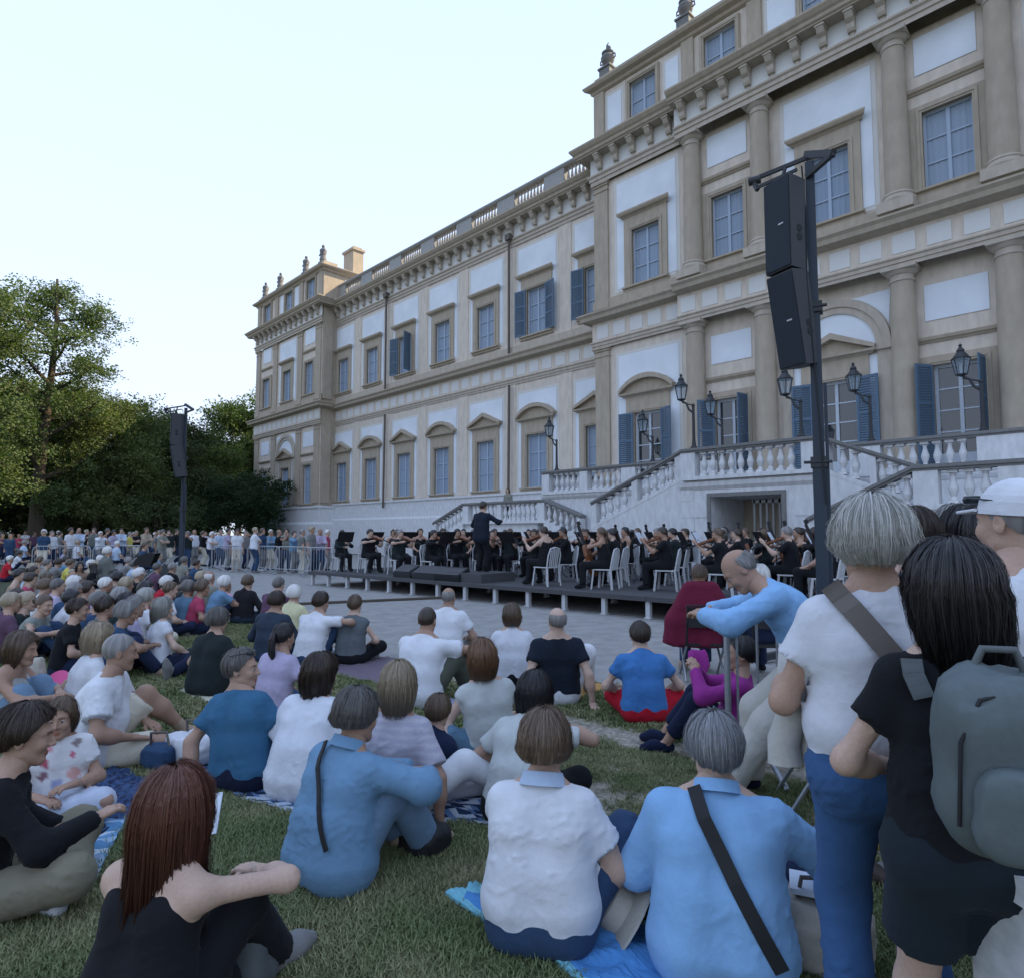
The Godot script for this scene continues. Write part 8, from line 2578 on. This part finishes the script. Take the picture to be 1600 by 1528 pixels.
# ---------------------------------------------------------------- things on the lawn
var covered := []
func blanket(label: String, q: Array, cols: Array, kind: String, category := "blanket", h := 0.02, seed_ := 1) -> void:
	# q: four corners on the ground; kind: plain, stripe, leaf, edge
	var mb := MB.new()
	mb.use_c = true
	var n := 34
	var f := FastNoiseLite.new()
	f.seed = seed_
	f.frequency = 1.0
	f.fractal_octaves = 3
	covered.append(PackedVector2Array(q))
	var P := []
	for j in n + 1:
		var row := []
		for i in n + 1:
			var u := float(i) / n
			var v := float(j) / n
			var e := 0.04 * f.get_noise_2d(u * 5.0 + 20.0, v * 5.0)
			var p: Vector2 = (q[0] as Vector2).lerp(q[1], u).lerp((q[3] as Vector2).lerp(q[2], u), v) + Vector2(e, e * 0.7)
			var y := 0.018 + h * (0.5 + 0.9 * f.get_noise_2d(p.x * 3.5, p.y * 3.5)) + h * 0.9 * maxf(0.0, 1.0 - 4.0 * absf(f.get_noise_2d(p.x * 2.0 + 9.0, p.y * 2.0)))
			row.append(Vector3(p.x, maxf(y, 0.014), p.y))
		P.append(row)
	for j in n:
		for i in n:
			var u := (i + 0.5) / n
			var v := (j + 0.5) / n
			var c: Color = cols[0]
			if kind == "stripe":
				c = cols[int(v * 15.0 + 0.3 * f.get_noise_2d(u * 3, v * 3)) % cols.size()]
			elif kind == "leaf":
				var w := f.get_noise_2d(u * 17.0, v * 9.0 + u * 6.0)
				c = cols[0] if w < -0.06 else (cols[1] if w < 0.14 else cols[2])
			elif kind == "edge" and (i < 2 or j < 2 or i > n - 3 or j > n - 3):
				c = cols[1]
			mb.col = c
			mb.quad(P[j + 1][i], P[j + 1][i + 1], P[j][i + 1], P[j][i])
	for k in n:   # the hem down to the grass
		for e in [[P[0][k + 1], P[0][k]], [P[n][k], P[n][k + 1]], [P[k][0], P[k + 1][0]], [P[k + 1][n], P[k][n]]]:
			var d := Vector3(0, -0.016, 0)
			mb.quad(e[0] + d, e[1] + d, e[1], e[0])
	solo("picnic_blanket" if category == "blanket" else category.replace(" ", "_"), mb.mesh(), M.painted_cloth, label, category, "blankets and mats on the lawn")

func soft_box(w: float, h: float, d: float, bulge: float, seed_: int) -> Mesh:   # a stuffed bag: rounded, uneven box standing on its base
	var mb := MB.new()
	var f := FastNoiseLite.new()
	f.seed = seed_
	f.frequency = 3.0
	var n := 13
	var pt := func(a: Vector3) -> Vector3:
		var r := a / pow(pow(absf(a.x), 3.6) + pow(absf(a.y), 3.6) + pow(absf(a.z), 3.6), 1.0 / 3.6)
		var q := Vector3(r.x * w / 2, (r.y + 1.0) * h / 2, r.z * d / 2)
		return q * (1.0 + bulge * f.get_noise_3d(q.x * 2.2, q.y * 2.2, q.z * 2.2)) * Vector3(1, 1, 1)
	for ax in 3:
		for sg in [-1.0, 1.0]:
			for i in n:
				for j in n:
					var c := []
					for k in [[0, 0], [1, 0], [1, 1], [0, 1]]:
						var u: float = -1.0 + 2.0 * (i + k[0]) / n
						var v: float = -1.0 + 2.0 * (j + k[1]) / n
						var a := Vector3.ZERO
						a[ax] = sg
						a[(ax + 1) % 3] = u
						a[(ax + 2) % 3] = v
						c.append(pt.call(a))
					if sg > 0: mb.quad(c[0], c[1], c[2], c[3])
					else: mb.quad(c[3], c[2], c[1], c[0])
	# shade it smoothly
	var ix := SurfaceTool.new()
	ix.create_from(mb.mesh(), 0)
	var st_ := SurfaceTool.new()
	st_.begin(Mesh.PRIMITIVE_TRIANGLES)
	st_.set_smooth_group(0)
	for p in mb.v: st_.add_vertex(p)
	st_.index()
	st_.generate_normals()
	return st_.commit()

func on_back(s: Dictionary, r: Dictionary, pts: Array, width: float, m: Material, called: String, lift := 0.008, front := false) -> void:
	# a band laid over the garment: pts are (x, y) in the figure's frame; each point is pushed out to the cloth
	var a = r.acc[1]
	var mb := MB.new()
	var line := []
	for i in pts.size() - 1:
		for k in 10:
			line.append((pts[i] as Vector2).lerp(pts[i + 1], k / 10.0))
	line.append(pts[-1])
	var zz := []
	for p: Vector2 in line:
		var best := -1e9
		for v: Vector3 in a.v:
			var w := -v.z if front else v.z
			if absf(v.x - p.x) < 0.022 and absf(v.y - p.y) < 0.022 and w > best: best = w
		if best < -1e8:
			for v: Vector3 in a.v:
				var w := -v.z if front else v.z
				if absf(v.x - p.x) < 0.05 and absf(v.y - p.y) < 0.06 and w > best: best = w
		if best < -1e8: best = zz[-1] if zz.size() else 0.0
		zz.append(best)
	var P := []
	for i in line.size():
		var w := lift
		for j in range(-4, 5): w += zz[clampi(i + j, 0, zz.size() - 1)] / 9.0
		P.append(Vector3(line[i].x, line[i].y, -w if front else w))
	var L4 := []
	var nz := Vector3.FORWARD if front else Vector3.BACK
	for i in P.size():
		var d: Vector3 = (P[mini(i + 1, P.size() - 1)] - P[maxi(i - 1, 0)]).normalized()
		var sd := d.cross(nz).normalized() * width * 0.5
		var up := sd.cross(d).normalized() * 0.004
		L4.append([P[i] - sd - up, P[i] + sd - up, P[i] + sd + up, P[i] - sd + up])
	for i in P.size() - 1:
		for e in 4:
			mb.quad(L4[i][e], L4[i][(e + 1) % 4], L4[i + 1][(e + 1) % 4], L4[i + 1][e])
	part(s.node, called, mb.mesh(), m)

func shirt_collar(words: String, tint: String, size: float) -> void:
	var k := find_person(words)
	var r: Dictionary = results[k]
	var col := MB.new()
	var ring := []
	var out := []
	for i in 41:
		var a := TAU * i / 40.0
		out.append((r.b3 as Basis) * Vector3(sin(a), 0, cos(a)))
		ring.append(r.neck + r.b3 * Vector3(sin(a) * 0.080, 0.032 + 0.010 * cos(a) - 0.03 * maxf(0.0, -cos(a)), cos(a) * 0.076 + 0.006))
	var up: Vector3 = r.b3.y
	for i in 40:
		var o0: Vector3 = out[i]
		var o1: Vector3 = out[i + 1]
		var h := 0.040 * size
		var n0 := (o0 + up * 0.5).normalized()
		var n1 := (o1 + up * 0.5).normalized()
		var A: Vector3 = ring[i] + o0 * 0.020 * size - up * h
		var B: Vector3 = ring[i + 1] + o1 * 0.020 * size - up * h
		var C: Vector3 = ring[i + 1] + up * 0.012
		var D: Vector3 = ring[i] + up * 0.012
		col.sm(A, B, C, n0, n1, n1); col.sm(A, C, D, n0, n1, n0)
		col.sm(D, C, ring[i + 1] - o1 * 0.012 - up * 0.02, up, up, up); col.sm(D, ring[i + 1] - o1 * 0.012 - up * 0.02, ring[i] - o0 * 0.012 - up * 0.02, up, up, up)
	part(specs[k].node, "collar", col.mesh(), collar_cloth(tint))

func find_person(words: String) -> int:
	for i in specs.size():
		if (specs[i].label as String).contains(words): return i
	return -1

func folding_chair(at: Vector3, turn: float, h: float, label: String, back := true) -> void:
	var T := thing("folding_chair" if back else "stool", label, "chair" if back else "stool", "seats brought by the audience", at, turn)
	var a := MB.new()
	a.box(-0.22, h - 0.03, -0.20, 0.22, h, 0.20)
	part(T, "seat", a.mesh(), M.black)
	for x in [-0.2, 0.2]:
		for z in [[-0.2, 0.22], [0.2, -0.22]]:
			var l := MB.new()
			l.tube([Vector3(x, h - 0.03, z[0]), Vector3(x * 1.05, 0, z[1])], [0.013], 7)
			part(T, "leg", l.mesh(), M.galvanised)
	if back:
		var b := MB.new()
		b.tube([Vector3(-0.2, h - 0.03, 0.2), Vector3(-0.2, h + 0.42, 0.29), Vector3(0.2, h + 0.42, 0.29), Vector3(0.2, h - 0.03, 0.2)], [0.013], 7)
		b.box(-0.19, h + 0.18, 0.245, 0.19, h + 0.40, 0.262)
		part(T, "backrest", b.mesh(), M.black)

func build_props() -> void:
	var pc := mat(Color.WHITE, 0.95, M.cloth_tone, 3.0, M.weave, 0.2, true)
	pc.vertex_color_use_as_albedo = true
	M.painted_cloth = pc
	M.bag_grey = mat(L(0.10, 0.115, 0.12), 0.7, M.cloth_tone, 4.0, M.weave, 0.3, false)
	M.bag_green = mat(L(0.10, 0.125, 0.13), 0.65, M.cloth_tone, 4.0, M.weave, 0.3, false)
	M.bag_beige = mat(L(0.44, 0.41, 0.35), 0.9, M.cloth_tone, 4.0, M.weave, 0.3, false)
	M.coat = mat(L(0.46, 0.45, 0.42), 0.9, M.cloth_tone, 4.0, M.weave, 0.3, false)
	M.coat.cull_mode = BaseMaterial3D.CULL_DISABLED
	M.yellow = mat(L(0.55, 0.42, 0.14), 0.7)
	M.brown = mat(L(0.055, 0.035, 0.03), 0.6)
	M.strap_brown = mat(L(0.13, 0.115, 0.105), 0.7)
	furnish_musicians()
	blanket("blue and white striped blanket under the woman in black cardigan", [Vector2(-3.55, -0.15), Vector2(-3.42, -0.72), Vector2(-4.15, -1.05), Vector2(-4.9, -0.35)], [Color(0.10, 0.24, 0.42), Color(0.32, 0.46, 0.62), Color(0.14, 0.30, 0.50), Color(0.50, 0.60, 0.70)], "stripe", "blanket", 0.02, 2)
	blanket("navy and white leaf-patterned blanket under the striped shirt and teal T-shirt", [Vector2(-4.95, -1.40), Vector2(-3.55, -1.72), Vector2(-2.55, -2.55), Vector2(-4.0, -3.0)], [Color(0.022, 0.04, 0.095), Color(0.13, 0.22, 0.40), Color(0.50, 0.56, 0.64)], "leaf", "blanket", 0.014, 3)
	blanket("bright blue mat with turquoise edge under the white polo shirt", [Vector2(-2.30, -1.84), Vector2(-1.20, -1.86), Vector2(-1.34, -2.36), Vector2(-2.22, -2.16)], [Color(0.09, 0.28, 0.60), Color(0.22, 0.55, 0.66)], "edge", "mat", 0.022, 4)
	blanket("orange cloth under the man in black T-shirt", [Vector2(-4.70, -4.80), Vector2(-4.05, -4.82), Vector2(-4.15, -5.52), Vector2(-5.0, -5.35)], [Color(0.44, 0.24, 0.08)], "plain", "blanket", 0.014, 5)
	blanket("cream cloth lying free on the grass left of the teal T-shirt", [Vector2(-7.05, -2.2), Vector2(-6.15, -2.3), Vector2(-6.7, -2.75), Vector2(-7.55, -2.65)], [Color(0.52, 0.50, 0.40)], "plain", "blanket", 0.012, 6)
	blanket("mauve mat under the grey sleeveless top", [Vector2(-6.9, -3.7), Vector2(-5.85, -3.85), Vector2(-7.0, -4.75), Vector2(-7.85, -4.42)], [Color(0.15, 0.12, 0.15), Color(0.11, 0.10, 0.12)], "leaf3", "mat", 0.012, 7)
	blanket("small pale lilac pad behind the olive trousers", [Vector2(-5.0, -3.62), Vector2(-4.60, -3.66), Vector2(-4.80, -4.02), Vector2(-5.18, -3.98)], [Color(0.42, 0.44, 0.60)], "plain", "mat", 0.01, 8)
	blanket("pink and white mat under the long grey hair", [Vector2(-8.45, -2.3), Vector2(-7.85, -2.6), Vector2(-8.2, -3.0), Vector2(-9.0, -2.8)], [Color(0.50, 0.12, 0.28), Color(0.55, 0.52, 0.52)], "edge", "mat", 0.012, 9)
	blanket("dark blue cloth spread before the girl in the printed T-shirt", [Vector2(-4.75, -0.62), Vector2(-4.05, -0.9), Vector2(-4.35, -1.42), Vector2(-5.1, -1.2)], [Color(0.03, 0.06, 0.14), Color(0.02, 0.03, 0.07), Color(0.05, 0.09, 0.19)], "leaf", "blanket", 0.02, 10)
	# straps, bags and coats of the people near by
	var k := find_person("light blue sweatshirt")
	on_back(specs[k], results[k], [Vector2(-0.085, 0.66), Vector2(-0.05, 0.58), Vector2(0.05, 0.40), Vector2(0.19, 0.16)], 0.05, M.black, "shoulder_strap")
	k = find_person("denim jacket")
	on_back(specs[k], results[k], [Vector2(-0.09, 0.62), Vector2(-0.04, 0.53), Vector2(0.05, 0.40), Vector2(0.15, 0.24)], 0.026, M.black, "shoulder_strap")
	k = find_person("silver-haired")
	on_back(specs[k], results[k], [Vector2(-0.14, 1.465), Vector2(-0.09, 1.40), Vector2(0.03, 1.24), Vector2(0.19, 1.03)], 0.06, M.strap_brown, "sling_strap")
	var X := Transform3D(Basis.from_euler(Vector3(0, specs[k].turn, 0)), specs[k].at)
	var sb := solo("sling_bag", soft_box(0.24, 0.36, 0.13, 0.12, 5), M.strap_brown, "grey-brown sling bag at the hip of the silver-haired woman", "bag", "bags")
	sb.transform = X * Transform3D(Basis.from_euler(Vector3(0, 0.3, -0.35)), Vector3(0.17, 0.80, 0.17))
	# the coat over her arm
	var E: Vector3 = results[k].E[0]
	var Wp: Vector3 = results[k].W[0]
	var cm := MB.new()
	var nn := 22
	var cn := FastNoiseLite.new()
	cn.seed = 9
	var pos := func(u: float, v: float) -> Vector3:
		var o := Wp + Vector3(0.05 + (u - 0.5) * 0.20, 0.01, 0.05 + 0.05 * u)
		var a := (v - 0.5) * 2.0
		var side := Vector3(-0.25, 0, 0.97)
		var drop := absf(a) * (0.34 if a > 0 else 0.28) * (0.85 + 0.3 * cn.get_noise_2d(u * 60.0, 3.0))
		var rr := 0.065 * minf(1.0, absf(a) * 6.0)
		var w := 0.035 * sin(u * 13.0 + a * 2.0) * absf(a) + 0.02 * cn.get_noise_2d(u * 90.0, a * 60.0)
		return o + Vector3(0, 0.065 * (1.0 - minf(1.0, absf(a) * 6.0)) - drop, 0) + side * ((rr + w) * signf(a) + 0.04 * absf(a))
	for i in nn:
		for j in nn:
			var q := []
			for c in [[0, 0], [1, 0], [1, 1], [0, 1]]:
				q.append(pos.call(float(i + c[0]) / nn, float(j + c[1]) / nn))
			var nrm: Vector3 = (q[1] - q[0]).cross(q[3] - q[0]).normalized()
			cm.sm(q[0], q[1], q[2], nrm, nrm, nrm); cm.sm(q[0], q[2], q[3], nrm, nrm, nrm)
	var cs := SurfaceTool.new()
	cs.begin(Mesh.PRIMITIVE_TRIANGLES)
	cs.set_smooth_group(0)
	for p in cm.v: cs.add_vertex(p)
	cs.index(); cs.generate_normals()
	var coat := solo("coat", cs.commit(), M.coat, "beige coat hanging over the arm of the silver-haired woman", "coat", "")
	coat.transform = X
	var slv := MB.new()
	for q in [[Vector3(-0.03, -0.02, 0.13), Vector3(-0.05, -0.29, 0.15)], [Vector3(0.10, -0.06, 0.14), Vector3(0.12, -0.26, 0.13)]]:
		slv.tube([Wp + q[0], Wp + (q[0] as Vector3).lerp(q[1], 0.4) + Vector3(0.012, 0, 0.01), Wp + (q[0] as Vector3).lerp(q[1], 0.75) + Vector3(-0.01, 0, 0), Wp + q[1]], [0.040, 0.046, 0.050, 0.056], 14, false)
	var slp := part(coat, "sleeves", slv.mesh(), M.coat)
	# backpack of the woman in black
	k = find_person("wearing a backpack")
	X = Transform3D(Basis.from_euler(Vector3(0, specs[k].turn, 0)), specs[k].at)
	var bp := thing("backpack", "grey-green backpack on the back of the woman in black", "backpack", "bags")
	bp.transform = X * Transform3D(Basis.from_euler(Vector3(0.06, 0, 0)), Vector3(-0.005, 0.95, 0.225))
	part(bp, "main_bag", soft_box(0.27, 0.38, 0.17, 0.12, 11), M.bag_green)
	var zp := MB.new()
	zp.tube([Vector3(-0.115, 0.08, 0.072), Vector3(-0.11, 0.25, 0.074), Vector3(-0.07, 0.335, 0.062), Vector3(0, 0.355, 0.058), Vector3(0.07, 0.335, 0.062), Vector3(0.11, 0.25, 0.074), Vector3(0.115, 0.08, 0.072)], [0.004], 6)
	part(bp, "zip", zp.mesh(), M.black)
	part(bp, "front_pocket", soft_box(0.20, 0.18, 0.08, 0.12, 12), M.bag_green, Vector3(0, 0.03, 0.10))
	var tp := MB.new()
	tp.tube([Vector3(-0.05, 0.37, -0.03), Vector3(-0.03, 0.42, -0.03), Vector3(0.03, 0.42, -0.03), Vector3(0.05, 0.37, -0.03)], [0.009], 6)
	part(bp, "handle", tp.mesh(), M.bag_grey)
	on_back(specs[k], results[k], [Vector2(-0.125, 1.315), Vector2(-0.125, 1.28), Vector2(-0.11, 1.23)], 0.045, M.bag_grey, "backpack_strap", 0.012)
	on_back(specs[k], results[k], [Vector2(0.13, 1.285), Vector2(0.13, 1.24), Vector2(0.12, 1.16)], 0.05, M.bag_grey, "backpack_strap", 0.012)
	# collars and seams
	shirt_collar("white polo", "paleblue", 1.0)
	shirt_collar("light blue sweatshirt", "skyblue", 0.8)
	shirt_collar("denim jacket", "denim", 0.9)
	# bags, shoes and odd things on the grass
	for b in [["beige tote bag with tan handles on the grass by the left edge", Vector3(-8.1, 0, -1.1), [0.34, 0.36, 0.14], M.bag_beige, 21, 40.0], ["white bag by the hand of the teal T-shirt", Vector3(-4.85, 0.02, -1.62), [0.40, 0.20, 0.26], cloth("whitetee"), 22, 10.0], ["dark blue bag behind the girl in the printed T-shirt", Vector3(-4.90, 0.02, -1.42), [0.24, 0.15, 0.16], cloth("navytee"), 23, 30.0], ["black and grey rucksack beside the auburn-haired woman", Vector3(-2.36, 0, -0.96), [0.26, 0.32, 0.20], M.bag_grey, 24, 35.0], ["beige cloth bag at the knee of the man in light blue sweatshirt", Vector3(-0.98, 0, -2.58), [0.36, 0.24, 0.24], M.bag_beige, 25, 20.0], ["dark small bag behind the striped blouse sitters", Vector3(-2.75, 0, -2.05), [0.30, 0.14, 0.22], M.black, 26, 0.0]]:
		var o := thing("bag", b[0], "bag", "bags", b[1], deg_to_rad(b[5]))
		part(o, "bag_body", soft_box(b[2][0], b[2][1], b[2][2], 0.16, b[4]), b[3])
		var hd := MB.new()
		var t: float = b[2][1]
		hd.tube([Vector3(-0.08, t * 0.9, 0), Vector3(-0.06, t + 0.08, 0.02), Vector3(0.05, t + 0.09, 0.0), Vector3(0.08, t * 0.9, 0)], [0.009], 6)
		part(o, "handle", hd.mesh(), M.strap_brown)
	var fan := MB.new()
	fan.lathe(Vector3.ZERO, [Vector2(0, 0), Vector2(0.15, 0.0), Vector2(0.15, 0.008), Vector2(0, 0.010)], 24)
	var fn := solo("paper_fan", fan.mesh(), mat(L(0.62, 0.10, 0.26), 0.8), "round pink fan leaning on the beige tote bag", "fan", "", Vector3(-7.86, 0.10, -1.30))
	fn.rotation = Vector3(1.0, 0.6, 0.0)
	var hat := MB.new()
	hat.lathe(Vector3.ZERO, [Vector2(0.19, 0.01), Vector2(0.19, 0.02), Vector2(0.10, 0.045), Vector2(0.095, 0.11), Vector2(0.06, 0.14), Vector2(0, 0.145)], 22)
	var ht := solo("sun_hat", hat.mesh(), M.bag_beige, "beige sun hat lying between the two blue sitters", "hat", "", Vector3(-1.60, 0.05, -2.25))
	ht.rotation = Vector3(0.5, 0.2, 0.9)
	for b in [["yellow flat shoe on the grass by the blue jeans", Vector3(-1.22, 0, -3.72), M.yellow, 70.0], ["brown shoe with pale sole on the grass by the jeans", Vector3(-1.02, 0, -3.34), M.brown, 75.0]]:
		var f := Field.new()
		f.k = 0.03
		f.bone(0, Vector3(0, 0.045, 0.11), Vector3(0, 0.05, -0.01), 0.042, 0.045)
		f.bone(0, Vector3(0, 0.045, -0.01), Vector3(0.01, 0.034, -0.14), 0.044, 0.032)
		var g := net(f, 0.008)
		var ac := Acc.new()
		g.n = normals_of(g.v, g.t)
		g.c = PackedColorArray()
		ac.add(g, Transform3D.IDENTITY)
		var o := thing("shoe", b[0], "shoe", "shoes on the grass", b[1], deg_to_rad(b[3]))
		part(o, "upper", ac.mesh(), b[2])
		var so := MB.new()
		so.prism(PackedVector2Array([Vector2(-0.042, -0.10), Vector2(0.0, -0.155), Vector2(0.045, -0.10), Vector2(0.048, 0.04), Vector2(0.03, 0.17), Vector2(-0.02, 0.17), Vector2(-0.044, 0.04)]), 0.0, 0.02)
		var sp := part(o, "sole", so.mesh(), M.bag_beige, Vector3(0, 0.02, 0))
		sp.rotation.x = PI / 2
	var pp := MB.new()
	pp.box(-0.06, 0, -0.002, 0.06, 0.17, 0.002)
	var paper := solo("concert_programme", pp.mesh(), M.paper, "white sheet of paper beyond the auburn hair", "paper", "", Vector3(-3.05, 0.28, -1.08), 0.5)
	paper.rotation = Vector3(-0.5, 0.4, 0.3)
	var bk := MB.new()
	bk.box(-0.10, 0, -0.075, 0.10, 0.02, 0.075)
	solo("book", bk.mesh(), M.paper, "pale book lying on the knee of the man in light blue sweatshirt", "book", "", Vector3(-1.0, 0.26, -2.62), 0.4)
	var cr := MB.new()
	cr.box(-0.25, 0.0, -0.25, 0.25, 0.80, 0.25)
	var crate := solo("white_stand", cr.mesh(), M.white_paint, "white box stand cut off by the lower right corner", "stand", "", Vector3(-0.03, 0, -1.98), deg_to_rad(50.0))
	var lid := MB.new()
	lid.box(-0.27, 0.80, -0.27, 0.27, 0.86, 0.27)
	part(crate, "top_board", lid.mesh(), M.white_paint)
	# seats for those who do not sit on the grass
	for q in [["maroon cape", 0.41, "black folding chair under the woman in the maroon cape", true], ["person in navy on a chair", 0.41, "black folding chair under the white-haired person in navy", true], ["leaning over the barrier", 0.74, "high stool under the bald man at the barrier", false], ["grey dress", 0.43, "low chair under the white-haired woman in grey", true]]:
		k = find_person(q[0])
		folding_chair(specs[k].at + Vector3.ZERO, specs[k].turn, q[1], q[2], q[3])
	for i in specs.size():
		if specs[i].grp == "t" and specs[i].pose == "chair":
			folding_chair(specs[i].at, specs[i].turn, 0.43, "chair of the " + (specs[i].label as String).replace("seated person", "person"), true)
	k = find_person("maroon cape")
	X = Transform3D(Basis.from_euler(Vector3(0, specs[k].turn, 0)), specs[k].at)
	var mg := solo("rucksack", soft_box(0.20, 0.24, 0.14, 0.2, 31), cloth("magenta"), "magenta rucksack hanging on the chair of the maroon cape", "bag", "bags")
	mg.transform = X * Transform3D(Basis(), Vector3(-0.1, 0.12, 0.34))
	# pushchair in the seated crowd
	var S := thing("pushchair", "black pushchair parked among the sitters near the red cardigan", "pushchair", "", Vector3(-18.4, 0, -5.0), deg_to_rad(-30.0))
	var hood := MB.new()
	for i in 7:
		var a := PI * 0.05 + PI * 0.55 * i / 7.0
		var b := PI * 0.05 + PI * 0.55 * (i + 1) / 7.0
		var ra := Vector3(0, 0.75 + sin(a) * 0.36, cos(a) * 0.40)
		var rb := Vector3(0, 0.75 + sin(b) * 0.36, cos(b) * 0.40)
		hood.quad(ra + Vector3(-0.25, 0, 0), ra + Vector3(0.25, 0, 0), rb + Vector3(0.25, 0, 0), rb + Vector3(-0.25, 0, 0))
		for sgn in [-0.25, 0.25]:
			hood.tri(Vector3(sgn, 0.75, 0), ra + Vector3(sgn, 0, 0), rb + Vector3(sgn, 0, 0))
	part(S, "hood", hood.mesh(), M.black)
	var seat := MB.new()
	seat.hexa([Vector3(-0.24, 0.42, 0.30), Vector3(0.24, 0.42, 0.30), Vector3(0.24, 0.50, 0.30), Vector3(-0.24, 0.50, 0.30), Vector3(-0.24, 0.40, -0.28), Vector3(0.24, 0.40, -0.28), Vector3(0.24, 0.80, -0.34), Vector3(-0.24, 0.80, -0.34)])
	part(S, "seat", seat.mesh(), M.bag_grey)
	var fr := MB.new()
	for x in [-0.26, 0.26]:
		fr.tube([Vector3(x, 0.12, 0.38), Vector3(x, 0.55, 0.0), Vector3(x, 1.0, -0.52)], [0.014], 7)
		fr.tube([Vector3(x, 0.12, -0.38), Vector3(x, 0.55, 0.0)], [0.014], 7)
	fr.tube([Vector3(-0.26, 1.0, -0.52), Vector3(0.26, 1.0, -0.52)], [0.018], 7)
	part(S, "frame", fr.mesh(), M.galvanised)
	for q in [[-0.28, 0.38], [0.28, 0.38], [-0.28, -0.38], [0.28, -0.38]]:
		var wh := MB.new()
		wh.lathe(Vector3.ZERO, [Vector2(0.06, -0.02), Vector2(0.12, -0.02), Vector2(0.13, 0.0), Vector2(0.12, 0.02), Vector2(0.06, 0.02)], 16)
		var o := part(S, "wheel", wh.mesh(), M.black, Vector3(q[0], 0.13, q[1]))
		o.rotation.z = PI / 2

# ---------------------------------------------------------------- grass
func build_grass() -> void:
	var r := RandomNumberGenerator.new()
	r.seed = 99
	var gm := StandardMaterial3D.new()
	gm.vertex_color_use_as_albedo = true
	gm.roughness = 0.75
	gm.metallic_specular = 0.25
	gm.cull_mode = BaseMaterial3D.CULL_DISABLED
	gm.backlight_enabled = true
	gm.backlight = Color(0.4, 0.45, 0.2)
	for lod in [[1.6, 5.2, 70000, 9, 1.0, "grass_near"], [5.2, 12.5, 60000, 8, 1.35, "grass_farther"]]:
		var mb := MB.new()
		for i in int(lod[3]):
			var a := r.randf() * TAU
			var o := Vector3(r.randfn(), 0, r.randfn()) * 0.018 * float(lod[4])
			var d := Vector3(cos(a), 0, sin(a))
			var s := Vector3(-d.z, 0, d.x)
			var h := r.randf_range(0.022, 0.048)
			var b := r.randf_range(0.3, 1.1) * h
			var w := r.randf_range(0.0016, 0.0028) * float(lod[4])
			var p1 := o + d * b * 0.35 + Vector3(0, h * 0.7, 0)
			var p2 := o + d * b + Vector3(0, h, 0)
			mb.quad(o - s * w, o + s * w, p1 + s * w * 0.8, p1 - s * w * 0.8)
			mb.tri(p1 - s * w * 0.8, p1 + s * w * 0.8, p2)
		var xs := []
		var cs := []
		var tries := 0
		while xs.size() < int(lod[2]) and tries < int(lod[2]) * 6:
			tries += 1
			var d := sqrt(lerpf(pow(lod[0], 2.0), pow(lod[1], 2.0), r.randf())) if lod[0] > 3 else lerpf(lod[0], lod[1], sqrt(r.randf()) * 0.75 + r.randf() * 0.25)
			var a := deg_to_rad(45.6) + r.randf_range(-0.80, 0.80)
			var x := -sin(a) * d
			var z := -cos(a) * d
			if z < lawn_edge_z(x) + 0.02: continue
			var under := false
			for c in covered:
				if Geometry2D.is_point_in_polygon(Vector2(x, z), c): under = true
			if under: continue
			var b := bareness(x, z)
			if r.randf() < b * 1.5 - 0.12: continue
			var sc := r.randf_range(0.7, 1.3) * (1.0 - 0.45 * b)
			xs.append(Transform3D(Basis.from_euler(Vector3(0, r.randf() * TAU, 0)).scaled(Vector3(1, r.randf_range(0.7, 1.3), 1) * sc), Vector3(x, 0.004, z)))
			var n := worn.get_noise_2d(x * 22.0, z * 22.0 + 90.0)
			var dry := clampf(0.25 + 0.8 * n + r.randf_range(-0.3, 0.3) + b * 0.5, 0, 1)
			var c := Color(0.15, 0.19, 0.085).lerp(Color(0.33, 0.305, 0.18), dry) * r.randf_range(0.75, 1.25)
			c.a = 1.0
			cs.append(c)
		var mm := MultiMesh.new()
		mm.transform_format = MultiMesh.TRANSFORM_3D
		mm.use_colors = true
		mm.mesh = mb.mesh()
		mm.instance_count = xs.size()
		for i in xs.size():
			mm.set_instance_transform(i, xs[i])
			mm.set_instance_color(i, cs[i])
		var mi := MultiMeshInstance3D.new()
		mi.name = lod[5]
		mi.multimesh = mm
		mi.material_override = gm
		add_child(mi)
		tag(mi, "short trodden lawn grass among the people" if lod[5] == "grass_near" else "lawn grass farther towards the gravel", "grass", "", "stuff")

func collar_cloth(tint: String) -> Material:
	var m: StandardMaterial3D = cloth(tint).duplicate()
	m.vertex_color_use_as_albedo = false
	m.cull_mode = BaseMaterial3D.CULL_DISABLED
	return m
